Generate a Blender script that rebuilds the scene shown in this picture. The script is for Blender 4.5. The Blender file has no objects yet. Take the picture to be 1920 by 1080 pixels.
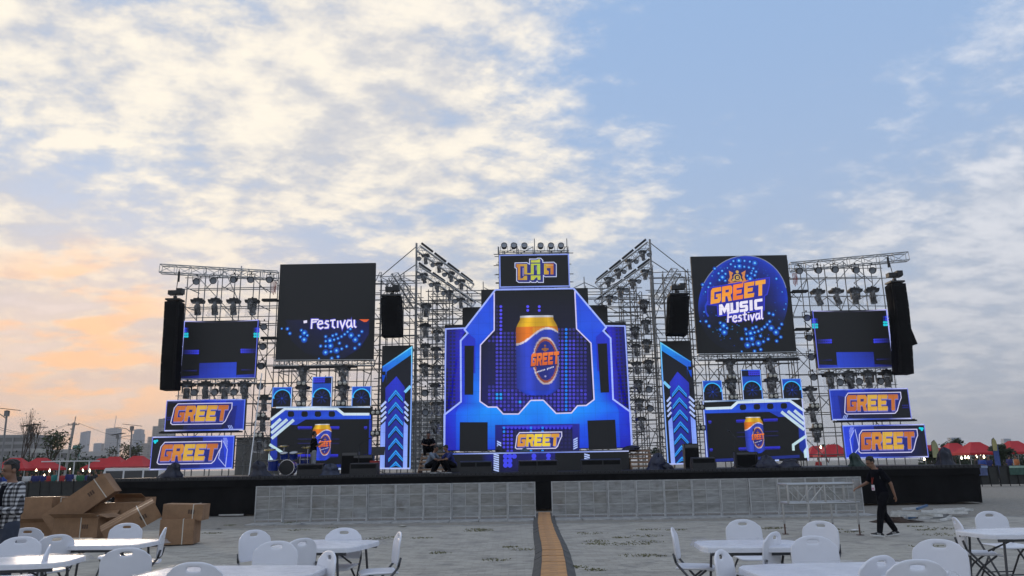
import bpy, bmesh, math, random
from mathutils import Vector, Matrix, Euler
R = math.radians
random.seed(7)
scene = bpy.context.scene
COL = scene.collection

# ---------------------------------------------------------------- camera
CAM_H = 1.6; FPX = 1440.0; PITCH = R(13.0); ROLL = -0.0165
cam_data = bpy.data.cameras.new("camera"); cam = bpy.data.objects.new("camera", cam_data); COL.objects.link(cam)
cam_data.sensor_width = 36.0; cam_data.lens = 36.0 * FPX / 1920.0
cam_data.clip_start = 0.1; cam_data.clip_end = 20000
CAM_R = Euler((R(90) + PITCH, 0, 0)).to_matrix() @ Matrix.Rotation(ROLL, 3, 'Z')
cam.matrix_world = Matrix.Translation((0, 0, CAM_H)) @ CAM_R.to_4x4()
scene.camera = cam

# ---------------------------------------------------------------- world: dusk sky with broken cloud
SUN_AZ = R(-30); SUN_EL = R(7)
world = bpy.data.worlds.new("World"); scene.world = world; world.use_nodes = True
nt = world.node_tree; nt.nodes.clear()
def nd(t, **kw):
    n = nt.nodes.new(t)
    for k, v in kw.items(): setattr(n, k, v)
    return n
def lk(a, b): nt.links.new(a, b)
def mth(op, a, b=None, c=None, clamp=False):
    n = nd('ShaderNodeMath', operation=op); n.use_clamp = clamp
    for i, v in enumerate((a, b, c)):
        if v is None: continue
        if isinstance(v, (int, float)): n.inputs[i].default_value = v
        else: lk(v, n.inputs[i])
    return n.outputs[0]
def mixc(fac, a, b):
    n = nd('ShaderNodeMix', data_type='RGBA'); 
    if isinstance(fac, (int, float)): n.inputs[0].default_value = fac
    else: lk(fac, n.inputs[0])
    for i, v in ((6, a), (7, b)):
        if isinstance(v, tuple): n.inputs[i].default_value = (*v, 1)
        else: lk(v, n.inputs[i])
    return n.outputs[2]
def smooth(x, lo, hi):
    n = nd('ShaderNodeMapRange', interpolation_type='SMOOTHSTEP'); lk(x, n.inputs[0])
    n.inputs[1].default_value = lo; n.inputs[2].default_value = hi
    return n.outputs[0]
def s2l(c):
    return tuple((v / 255 / 12.92) if v / 255 <= .04045 else ((v / 255 + .055) / 1.055) ** 2.4 for v in c)
tc = nd('ShaderNodeTexCoord'); sep = nd('ShaderNodeSeparateXYZ'); lk(tc.outputs['Generated'], sep.inputs[0])
dx, dy, dz = sep.outputs
sky = nd('ShaderNodeTexSky', sky_type='NISHITA'); sky.sun_disc = False
sky.sun_elevation = SUN_EL; sky.sun_rotation = SUN_AZ; sky.dust_density = 1.6; sky.ozone_density = 2.0; sky.altitude = 10
skyc = nd('ShaderNodeVectorMath', operation='SCALE'); lk(sky.outputs[0], skyc.inputs[0]); skyc.inputs['Scale'].default_value = 1.0
zc = mth('MAXIMUM', dz, 0.0)
inv = mth('DIVIDE', 1.0, mth('ADD', zc, 0.24))
cv = nd('ShaderNodeCombineXYZ'); lk(mth('MULTIPLY', dx, inv), cv.inputs[0]); lk(mth('MULTIPLY', dy, inv), cv.inputs[1])
mp = nd('ShaderNodeMapping'); lk(cv.outputs[0], mp.inputs[0]); mp.inputs['Rotation'].default_value = (0, 0, R(38)); mp.inputs['Scale'].default_value = (1.25, 1.65, 1.0)
mp2 = nd('ShaderNodeMapping'); lk(cv.outputs[0], mp2.inputs[0]); mp2.inputs['Rotation'].default_value = (0, 0, R(-25)); mp2.inputs['Scale'].default_value = (1.0, 1.25, 1.0)
mp.inputs['Location'].default_value = (3.1, 1.7, 0)
def noise(vec, scale, detail, rough, dist=0.0):
    n = nd('ShaderNodeTexNoise'); lk(vec, n.inputs['Vector']); n.inputs['Scale'].default_value = scale
    n.inputs['Detail'].default_value = detail; n.inputs['Roughness'].default_value = rough; n.inputs['Distortion'].default_value = dist
    return n.outputs[0]
n1 = noise(mp.outputs[0], 1.0, 4, .5, .2)
n2 = noise(mp2.outputs[0], 8.5, 11, .62, .0)
n4 = noise(mp.outputs[0], 2.6, 9, .58, .1)
n3 = noise(cv.outputs[0], .55, 4, .5)
# sun nearness, used for the warm side of the clouds
sdir = Vector((math.sin(SUN_AZ) * math.cos(SUN_EL), math.cos(SUN_AZ) * math.cos(SUN_EL), math.sin(SUN_EL)))
dt = nd('ShaderNodeVectorMath', operation='DOT_PRODUCT'); lk(tc.outputs['Generated'], dt.inputs[0]); dt.inputs[1].default_value = sdir
near = smooth(dt.outputs['Value'], 0.45, .92)
az = mth('SUBTRACT', mth('MULTIPLY', dx, 1.0), mth('MULTIPLY', zc, 0.25))
bias = mth('MULTIPLY', smooth(az, 0.16, -0.20), 0.15)
bias2 = mth('MULTIPLY', smooth(az, 0.24, 0.50), 0.15)
cover = mth('ADD', mth('ADD', mth('ADD', mth('MULTIPLY', n1, .62), mth('MULTIPLY', n4, .42)), mth('ADD', bias, bias2)), mth('MULTIPLY', mth('SUBTRACT', n2, 0.5), 0.50))
mask = mth('MULTIPLY', smooth(cover, 0.50, 0.72), 0.92)
shade = smooth(mth('ADD', mth('MULTIPLY', n2, .75), mth('MULTIPLY', n4, .55)), 0.52, 0.78)
WK = 10.0     # colours below are divided by the background strength
def wc(r, g, b): return tuple(v * WK for v in s2l((r, g, b)))
cl_far = mixc(shade, wc(164, 174, 190), wc(206, 208, 214))
cl_sun = mixc(shade, wc(186, 186, 190), wc(236, 226, 208))
cloud = mixc(near, cl_far, cl_sun)
blue = mixc(smooth(zc, .05, .6), wc(162, 176, 198), wc(140, 168, 206))
clear = mixc(.12, blue, skyc.outputs[0])
c1 = mixc(mask, clear, cloud)
low = mth('POWER', mth('SUBTRACT', 1.0, mth('MINIMUM', mth('MULTIPLY', zc, 2.6), 1.0)), 1.7)
hz = mixc(smooth(dt.outputs['Value'], 0.86, .995), wc(152, 155, 162), wc(208, 172, 150))
hz2 = mixc(mth('MULTIPLY', smooth(n3, .35, .65), .35), hz, wc(178, 176, 182))
c2a = mixc(mth('MULTIPLY', low, .88), c1, hz2)
glow = mth('MULTIPLY', smooth(dt.outputs['Value'], .986, 1.0), mth('ADD', .16, mth('MULTIPLY', smooth(n4, .46, .60), .62)))
c2 = mixc(glow, c2a, wc(250, 190, 134))
bg = nd('ShaderNodeBackground'); lk(c2, bg.inputs[0]); bg.inputs[1].default_value = 1.0 / WK
wo = nd('ShaderNodeOutputWorld'); lk(bg.outputs[0], wo.inputs[0])
sun_d = bpy.data.lights.new("sun", 'SUN'); sun_d.energy = 0.7; sun_d.angle = R(14); sun_d.color = (1, .80, .60)
sun = bpy.data.objects.new("sun", sun_d); COL.objects.link(sun)
sun.rotation_euler = sdir.to_track_quat('Z', 'Y').to_euler(); sun.location = (-60, 80, 40)
vs = scene.view_settings; vs.view_transform = 'Standard'; vs.look = 'None'; vs.exposure = 0.42; vs.gamma = 1.0
scene.render.engine = 'CYCLES'
scene.cycles.max_bounces = 6; scene.cycles.transparent_max_bounces = 12; scene.cycles.volume_bounces = 0

# ---------------------------------------------------------------- pixel helpers (photo 1920x1080)
def ray(px, py):
    return CAM_R @ Vector(((px - 960) / FPX, -(py - 540) / FPX, -1))
def at(px, py, Y):
    d = ray(px, py); return Vector((0, 0, CAM_H)) + d * (Y / d.y)
def atz(px, py, Z=0.0):
    d = ray(px, py); return Vector((0, 0, CAM_H)) + d * ((Z - CAM_H) / d.z)
def crop(x0, y0, s): return lambda x, y: (x0 + x / s, y0 + y / s)
A1 = crop(0, 700, 2.842); A2 = crop(280, 470, 3.723); A3 = crop(270, 700, 3.856); A4 = crop(500, 460, 4.153)
A5 = crop(490, 680, 3.6); A6 = crop(820, 440, 4.154); A7 = crop(820, 680, 3.6)
B1 = crop(1160, 430, 4.0); B2 = crop(1160, 640, 3.176); B3 = crop(1470, 460, 4.156); B4 = crop(1500, 680, 3.857)
B5 = crop(1440, 840, 4.0); B6 = crop(880, 940, 3.2); B7 = crop(0, 750, 5.818); B8 = crop(1700, 780, 7.714)

# ---------------------------------------------------------------- materials
MATS = {}
def mat(name, col, rough=.6, metal=0.0, noise_amt=0.0, noise_scale=8.0, bump=0.0, bump_scale=40.0, coat=0.0, spec=.5, coords='Object', col2=None, stretch=None):
    if name in MATS: return MATS[name]
    m = bpy.data.materials.new(name); m.use_nodes = True; t = m.node_tree
    p = t.nodes['Principled BSDF']
    p.inputs['Base Color'].default_value = (*col, 1); p.inputs['Roughness'].default_value = rough
    p.inputs['Metallic'].default_value = metal; p.inputs['Coat Weight'].default_value = coat
    p.inputs['Specular IOR Level'].default_value = spec
    if noise_amt or bump:
        c = t.nodes.new('ShaderNodeTexCoord'); src = c.outputs[coords]
        if stretch:
            mpn = t.nodes.new('ShaderNodeMapping'); mpn.inputs['Scale'].default_value = stretch
            t.links.new(src, mpn.inputs[0]); src = mpn.outputs[0]
    if noise_amt:
        n = t.nodes.new('ShaderNodeTexNoise'); n.inputs['Scale'].default_value = noise_scale; n.inputs['Detail'].default_value = 6; n.inputs['Roughness'].default_value = .65
        t.links.new(src, n.inputs['Vector'])
        r = t.nodes.new('ShaderNodeMapRange'); r.inputs[1].default_value = .3; r.inputs[2].default_value = .7
        t.links.new(n.outputs[0], r.inputs[0])
        x = t.nodes.new('ShaderNodeMix'); x.data_type = 'RGBA'
        lo = tuple(v * (1 - noise_amt) for v in col) if col2 is None else col2
        x.inputs[6].default_value = (*lo, 1); x.inputs[7].default_value = (*[min(1, v * (1 + noise_amt * .6)) for v in col], 1) if col2 is None else (*col, 1)
        t.links.new(r.outputs[0], x.inputs[0]); t.links.new(x.outputs[2], p.inputs['Base Color'])
    if bump:
        n = t.nodes.new('ShaderNodeTexNoise'); n.inputs['Scale'].default_value = bump_scale; n.inputs['Detail'].default_value = 4
        t.links.new(src, n.inputs['Vector'])
        b = t.nodes.new('ShaderNodeBump'); b.inputs['Strength'].default_value = bump; b.inputs['Distance'].default_value = .02
        t.links.new(n.outputs[0], b.inputs['Height']); t.links.new(b.outputs[0], p.inputs['Normal'])
    MATS[name] = m; return m
def emis(name, col, strength):
    if name in MATS: return MATS[name]
    m = bpy.data.materials.new(name); m.use_nodes = True; p = m.node_tree.nodes['Principled BSDF']
    p.inputs['Base Color'].default_value = (*[c * .5 for c in col], 1); p.inputs['Emission Color'].default_value = (*col, 1); p.inputs['Emission Strength'].default_value = strength
    MATS[name] = m; return m
def led_material():
    m = bpy.data.materials.new("led_pixels"); m.use_nodes = True; t = m.node_tree; p = t.nodes['Principled BSDF']
    p.inputs['Base Color'].default_value = (.042, .042, .042, 1); p.inputs['Roughness'].default_value = .55; p.inputs['Specular IOR Level'].default_value = .25
    a = t.nodes.new('ShaderNodeAttribute'); a.attribute_name = 'Col'
    # faint module seams: each half metre cabinet joins the next with a thin dim line
    c = t.nodes.new('ShaderNodeTexCoord'); s = t.nodes.new('ShaderNodeSeparateXYZ'); t.links.new(c.outputs['Object'], s.inputs[0])
    outs = []
    for k in (0, 2):
        f = t.nodes.new('ShaderNodeMath'); f.operation = 'PINGPONG'; f.inputs[1].default_value = .25; t.links.new(s.outputs[k], f.inputs[0])
        g = t.nodes.new('ShaderNodeMapRange'); g.inputs[1].default_value = 0; g.inputs[2].default_value = .012; g.inputs[3].default_value = .72; g.inputs[4].default_value = 1; t.links.new(f.outputs[0], g.inputs[0]); outs.append(g.outputs[0])
    q = t.nodes.new('ShaderNodeMath'); q.operation = 'MULTIPLY'; t.links.new(outs[0], q.inputs[0]); t.links.new(outs[1], q.inputs[1])
    n = t.nodes.new('ShaderNodeTexNoise'); n.inputs['Scale'].default_value = 1.7; t.links.new(c.outputs['Object'], n.inputs['Vector'])
    r = t.nodes.new('ShaderNodeMapRange'); r.inputs[3].default_value = .60; r.inputs[4].default_value = .86; t.links.new(n.outputs[0], r.inputs[0])
    q2 = t.nodes.new('ShaderNodeMath'); q2.operation = 'MULTIPLY'; t.links.new(q.outputs[0], q2.inputs[0]); t.links.new(r.outputs[0], q2.inputs[1])
    t.links.new(a.outputs['Color'], p.inputs['Emission Color']); t.links.new(q2.outputs[0], p.inputs['Emission Strength'])
    return m
LED = led_material()
M_black = mat('black_fabric', (.008, .008, .0085), .85, noise_amt=.35, noise_scale=1.2, bump=.25, bump_scale=9, spec=.2)
M_blackm = mat('black_metal', (.014, .014, .015), .45, noise_amt=.3, noise_scale=9)
M_grille = mat('speaker_grille', (.006, .006, .0065), .7, bump=.3, bump_scale=120, spec=.2)
M_steel = mat('galvanised_tube', (.30, .30, .295), .55, .25, noise_amt=.45, noise_scale=3)
M_alu = mat('aluminium', (.50, .50, .49), .42, .8, noise_amt=.2, noise_scale=5)
M_cabinet = mat('screen_cabinet', (.02, .02, .022), .6, noise_amt=.2, noise_scale=4)

# ---------------------------------------------------------------- mesh builder
class MB:
    def __init__(s): s.v = []; s.f = []; s.m = []; s.c = []
    def add(s, vs, fs, mi=0, col=None):
        o = len(s.v); s.v += [tuple(v) for v in vs]
        for f in fs: s.f.append(tuple(i + o for i in f)); s.m.append(mi)
        s.c += (col if col else [(0, 0, 0)] * len(vs))
    def box(s, c, size, rot=None, mi=0):
        hx, hy, hz = [q / 2 for q in size]; c = Vector(c)
        vs = [Vector((x, y, z)) for z in (-hz, hz) for x, y in ((-hx, -hy), (hx, -hy), (hx, hy), (-hx, hy))]
        if rot is not None: vs = [rot @ v for v in vs]
        s.add([c + v for v in vs], [(3, 2, 1, 0), (4, 5, 6, 7), (0, 1, 5, 4), (1, 2, 6, 5), (2, 3, 7, 6), (3, 0, 4, 7)], mi)
    def tube(s, a, b, r, n=6, r2=None, mi=0, caps=True):
        a = Vector(a); b = Vector(b); d = (b - a)
        if d.length < 1e-6: return
        q = d.to_track_quat('Z', 'Y'); r2 = r if r2 is None else r2
        ring = [Vector((math.cos(2 * math.pi * i / n), math.sin(2 * math.pi * i / n), 0)) for i in range(n)]
        vs = [a + q @ (p * r) for p in ring] + [b + q @ (p * r2) for p in ring]
        fs = [(i, (i + 1) % n, n + (i + 1) % n, n + i) for i in range(n)]
        if caps: fs += [tuple(range(n - 1, -1, -1)), tuple(range(n, 2 * n))]
        s.add(vs, fs, mi)
    def path(s, pts, r, n=6, mi=0):
        for a, b in zip(pts, pts[1:]): s.tube(a, b, r, n, mi=mi)
    def lathe(s, prof, n=14, M=None, mi=0):
        M = M or Matrix.Identity(4)
        vs = []; k = len(prof)
        for i in range(n):
            a = 2 * math.pi * i / n
            for r, z in prof: vs.append(M @ Vector((r * math.cos(a), r * math.sin(a), z)))
        fs = [(i * k + j, ((i + 1) % n) * k + j, ((i + 1) % n) * k + j + 1, i * k + j + 1) for i in range(n) for j in range(k - 1)]
        s.add(vs, fs, mi)
    def ball(s, c, rad, n=10, m=7, rot=None, mi=0):
        c = Vector(c); rad = Vector(rad) if not isinstance(rad, (int, float)) else Vector((rad,) * 3)
        vs = []; fs = []
        for j in range(m + 1):
            t = math.pi * j / m
            for i in range(n):
                a = 2 * math.pi * i / n
                p = Vector((math.sin(t) * math.cos(a) * rad.x, math.sin(t) * math.sin(a) * rad.y, math.cos(t) * rad.z))
                if rot is not None: p = rot @ p
                vs.append(c + p)
        for j in range(m):
            for i in range(n): fs.append((j * n + i, (j + 1) * n + i, (j + 1) * n + (i + 1) % n, j * n + (i + 1) % n))
        s.add(vs, fs, mi)
    def prism(s, pts, a, b, mi=0):
        """polygon pts (x,z) extruded along y from a to b"""
        n = len(pts); vs = [(x, a, z) for x, z in pts] + [(x, b, z) for x, z in pts]
        s.add(vs, [tuple(range(n)), tuple(range(2 * n - 1, n - 1, -1))] + [(i + n, (i + 1) % n + n, (i + 1) % n, i) for i in range(n)], mi)
    def mesh(s, name, mats, smooth=False, color=False):
        me = bpy.data.meshes.new(name); me.from_pydata(s.v, [], s.f)
        for m in (mats if isinstance(mats, (list, tuple)) else [mats]): me.materials.append(m)
        me.polygons.foreach_set('material_index', s.m)
        if smooth: me.polygons.foreach_set('use_smooth', [True] * len(s.f))
        if color:
            ca = me.color_attributes.new('Col', 'FLOAT_COLOR', 'POINT')
            ca.data.foreach_set('color', [x for c in s.c for x in (*c, 1)])
        me.update(); return me
    def build(s, name, mats, parent=None, smooth=False, color=False, fix=True):
        me = s.mesh(name, mats, smooth, color)
        if fix and not color:
            bm = bmesh.new(); bm.from_mesh(me); bmesh.ops.recalc_face_normals(bm, faces=bm.faces); bm.to_mesh(me); bm.free()
        return link(name, me, parent)
def link(name, me, parent=None, loc=None, M=None):
    o = bpy.data.objects.new(name, me); COL.objects.link(o)
    if parent is not None: o.parent = parent
    if M is not None: o.matrix_local = M
    elif loc is not None: o.location = loc
    return o
def tag(o, label, cat, group=None, kind=None):
    if label: o['label'] = label
    if cat: o['category'] = cat
    if group: o['group'] = group
    if kind: o['kind'] = kind
    return o
def thing(name, label, cat, loc=(0, 0, 0), rz=0.0, group=None):
    o = bpy.data.objects.new(name, None); COL.objects.link(o); o.empty_display_size = .2
    o.location = loc; o.rotation_euler = (0, 0, rz)
    return tag(o, label, cat, group)
def copy_tree(o, parent=None):
    c = o.copy(); COL.objects.link(c)
    if parent is not None:
        c.parent = parent; c.matrix_parent_inverse = o.matrix_parent_inverse.copy()
    for ch in KIDS.get(o.name, []): copy_tree(ch, c)
    return c
KIDS = {}
def remember(o):
    """note a prototype's children once, so that copying needs no scene search"""
    def rec(p):
        ch = [x for x in COL.objects if x.parent == p]; KIDS[p.name] = ch
        for x in ch: rec(x)
    rec(o); return o
UNIT = MB(); UNIT.tube((0, 0, 0), (0, 0, 1), 1, 6); UNIT_ME = {}
def rod(name, a, b, r, material, parent):
    """one tube as an object of its own; all tubes of a material share a mesh"""
    me = UNIT_ME.get(material.name)
    if me is None: me = UNIT.mesh('tube_' + material.name, material, True); UNIT_ME[material.name] = me
    a = Vector(a); b = Vector(b); d = b - a
    M = Matrix.Translation(a) @ d.to_track_quat('Z', 'Y').to_matrix().to_4x4() @ Matrix.Diagonal((r, r, d.length, 1))
    return link(name, me, parent, M=M)
X0 = 1.0      # the stage is symmetric about this line
def mirx(p): return Vector((2 * X0 - p[0], p[1], p[2]))
ORD = ['first', 'second', 'third', 'fourth', 'fifth', 'sixth', 'seventh', 'eighth', 'ninth', 'tenth', 'eleventh', 'twelfth', 'thirteenth', 'fourteenth']
# ================================================================ GROUND
def ground_material(name, kind):
    m = bpy.data.materials.new(name); m.use_nodes = True; t = m.node_tree; p = t.nodes['Principled BSDF']; L = t.links.new
    c = t.nodes.new('ShaderNodeTexCoord').outputs['Object']
    def ns(scale, det=5, rough=.6, vec=c):
        n = t.nodes.new('ShaderNodeTexNoise'); n.inputs['Scale'].default_value = scale; n.inputs['Detail'].default_value = det; n.inputs['Roughness'].default_value = rough; L(vec, n.inputs['Vector']); return n.outputs[0]
    def rng(x, a, b, lo=0., hi=1.):
        n = t.nodes.new('ShaderNodeMapRange'); n.inputs[1].default_value = a; n.inputs[2].default_value = b; n.inputs[3].default_value = lo; n.inputs[4].default_value = hi; L(x, n.inputs[0]); return n.outputs[0]
    def mx(f, a, b):
        n = t.nodes.new('ShaderNodeMix'); n.data_type = 'RGBA'
        if isinstance(f, float): n.inputs[0].default_value = f
        else: L(f, n.inputs[0])
        for i, v in ((6, a), (7, b)):
            if isinstance(v, tuple): n.inputs[i].default_value = (*v, 1)
            else: L(v, n.inputs[i])
        return n.outputs[2]
    if kind == 'paving':
        br = t.nodes.new('ShaderNodeTexBrick'); L(c, br.inputs['Vector']); br.inputs['Scale'].default_value = 1.0
        br.inputs['Brick Width'].default_value = .24; br.inputs['Row Height'].default_value = .12; br.inputs['Mortar Size'].default_value = .004; br.inputs['Bias'].default_value = 0.0
        br.inputs['Color1'].default_value = (.30, .28, .24, 1); br.inputs['Color2'].default_value = (.43, .405, .35, 1); br.inputs['Mortar'].default_value = (.21, .20, .18, 1)
        col = mx(rng(ns(.35), .35, .7, 0, .55), br.outputs['Color'], (.41, .385, .325))
        col = mx(rng(ns(1.6, 8, .7), .50, .66, 0, .8), col, (.19, .183, .168))
        mpx = t.nodes.new('ShaderNodeMapping'); mpx.inputs['Scale'].default_value = (1.3, 5, 1); L(c, mpx.inputs[0])
        col = mx(rng(ns(1.8, 5, .7, mpx.outputs[0]), .55, .68, 0, .75), col, (.15, .138, .112))
        col = mx(rng(ns(14, 4), .55, .8, 0, .4), col, (.44, .43, .40))
        L(col, p.inputs['Base Color']); p.inputs['Roughness'].default_value = .85
        b = t.nodes.new('ShaderNodeBump'); b.inputs['Strength'].default_value = .45; b.inputs['Distance'].default_value = .02
        h = t.nodes.new('ShaderNodeMath'); h.operation = 'ADD'; L(br.outputs['Fac'], h.inputs[0]); hh = t.nodes.new('ShaderNodeMath'); hh.operation = 'MULTIPLY'; hh.inputs[1].default_value = -1.2; L(h.outputs[0], hh.inputs[0])
        h2 = t.nodes.new('ShaderNodeMath'); h2.operation = 'ADD'; L(hh.outputs[0], h2.inputs[0]); L(ns(2.2, 6), h2.inputs[1]); L(h2.outputs[0], b.inputs['Height']); L(b.outputs[0], p.inputs['Normal'])
    else:
        col = mx(rng(ns(6, 8, .75), .35, .7), (.18, .165, .14), (.35, .325, .28))
        col = mx(rng(ns(.22, 5), .45, .7, 0, .6), col, (.23, .22, .205))
        col = mx(rng(ns(45, 3), .6, .75, 0, .7), col, (.40, .39, .37))
        L(col, p.inputs['Base Color']); p.inputs['Roughness'].default_value = .95
        b = t.nodes.new('ShaderNodeBump'); b.inputs['Strength'].default_value = .8; b.inputs['Distance'].default_value = .04; L(ns(22, 6, .7), b.inputs['Height']); L(b.outputs[0], p.inputs['Normal'])
    return m
g = MB(); g.add([(-4600, -60, 0), (4600, -60, 0), (4600, 4350, 0), (-4600, 4350, 0)], [(0, 1, 2, 3)])
tag(g.build('ground', ground_material('gravel_ground', 'gravel')), 'grey gravel ground around and under the stage', 'ground', kind='structure')
PAVE_Y = 21.6
g = MB(); g.add([(-40, -30, .03), (40, -30, .03), (40, PAVE_Y, .03), (-40, PAVE_Y, .03), (40, PAVE_Y, .0), (-40, PAVE_Y, .0)], [(0, 1, 2, 3), (3, 2, 4, 5)])
tag(g.build('pavement', ground_material('block_paving', 'paving')), 'grey block paving in front of the stage barriers', 'pavement', kind='structure')
g = MB(); 
for i in range(40): g.box((-40 + 2 * i + 1, PAVE_Y + .06, .018), (1.985, .12, .045))
tag(g.build('kerb', mat('pale_concrete', (.38, .37, .35), .85, noise_amt=.3, noise_scale=2)), 'pale flush kerb along the paving edge', 'kerb', kind='structure')

# ================================================================ STAGE
SF = 28.3; SB = 37.5; SH = 1.36; SXL = X0 - 15.4; SXR = X0 + 15.6
st = thing('stage', 'long black-skirted festival stage carrying the screens', 'stage', (X0, SF, 0))
def skirt(pts, z0fun, z1, n_per_m=7, amp=.035):
    """a hanging cloth with folds along a ground line"""
    b = MB(); pv = []; acc = 0
    for (a, c) in zip(pts, pts[1:]):
        a = Vector(a); c = Vector(c); L = (c - a).length; n = max(2, int(L * n_per_m)); nrm = Vector((c.y - a.y, a.x - c.x, 0)).normalized()
        for i in range(n):
            t = i / n; p = a.lerp(c, t); acc += L / n
            pv.append((p, nrm, acc))
    pv.append((Vector(pts[-1]), nrm, acc))
    rows = 5; vs = []; 
    for p, nrm, s in pv:
        w = math.sin(s * 5.1) + .6 * math.sin(s * 11.7 + 1.3) + .5 * math.sin(s * 2.3)
        for r in range(rows):
            t = r / (rows - 1); z = z1 + (z0fun(s) - z1) * t
            q = p + nrm * (amp * w * (.15 + t)); vs.append((q.x, q.y, z))
    fs = [(i * rows + r, (i + 1) * rows + r, (i + 1) * rows + r + 1, i * rows + r + 1) for i in range(len(pv) - 1) for r in range(rows - 1)]
    b.add(vs, fs); return b
rel = lambda x, y: (x - X0, y - SF, 0)
sk = skirt([rel(SXL, SB), rel(SXL, SF), rel(SXR, SF), rel(SXR + .35, SF + 2.2), rel(SXR + .35, SB)], lambda s: .03 + .05 * math.sin(s * 1.7) ** 2, SH - .10)
sk.build('skirt', M_black, st, smooth=True)
sk = skirt([rel(SXL, SF - .05), rel(SXR, SF - .05)], lambda s: SH - .36 + .015 * math.sin(s * 2.1), SH - .03, amp=.012)
sk.build('valance', M_black, st, smooth=True)
b = MB(); b.box((0.1, (SB - SF) / 2, SH - .06), (SXR - SXL + .1, SB - SF + .12, .12)); b.build('deck', mat('stage_deck', (.018, .018, .019), .6, noise_amt=.4, noise_scale=2), st)
b = MB()
x = SXL + .1
while x < SXR - .1:
    b.box((x - X0, -.09, SH - .05), (.10, .03, .05)); x += .16
b.build('edge_light_strip', mat('edge_strip', (.03, .03, .033), .4), st)['kind'] = 'stuff'

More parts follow.
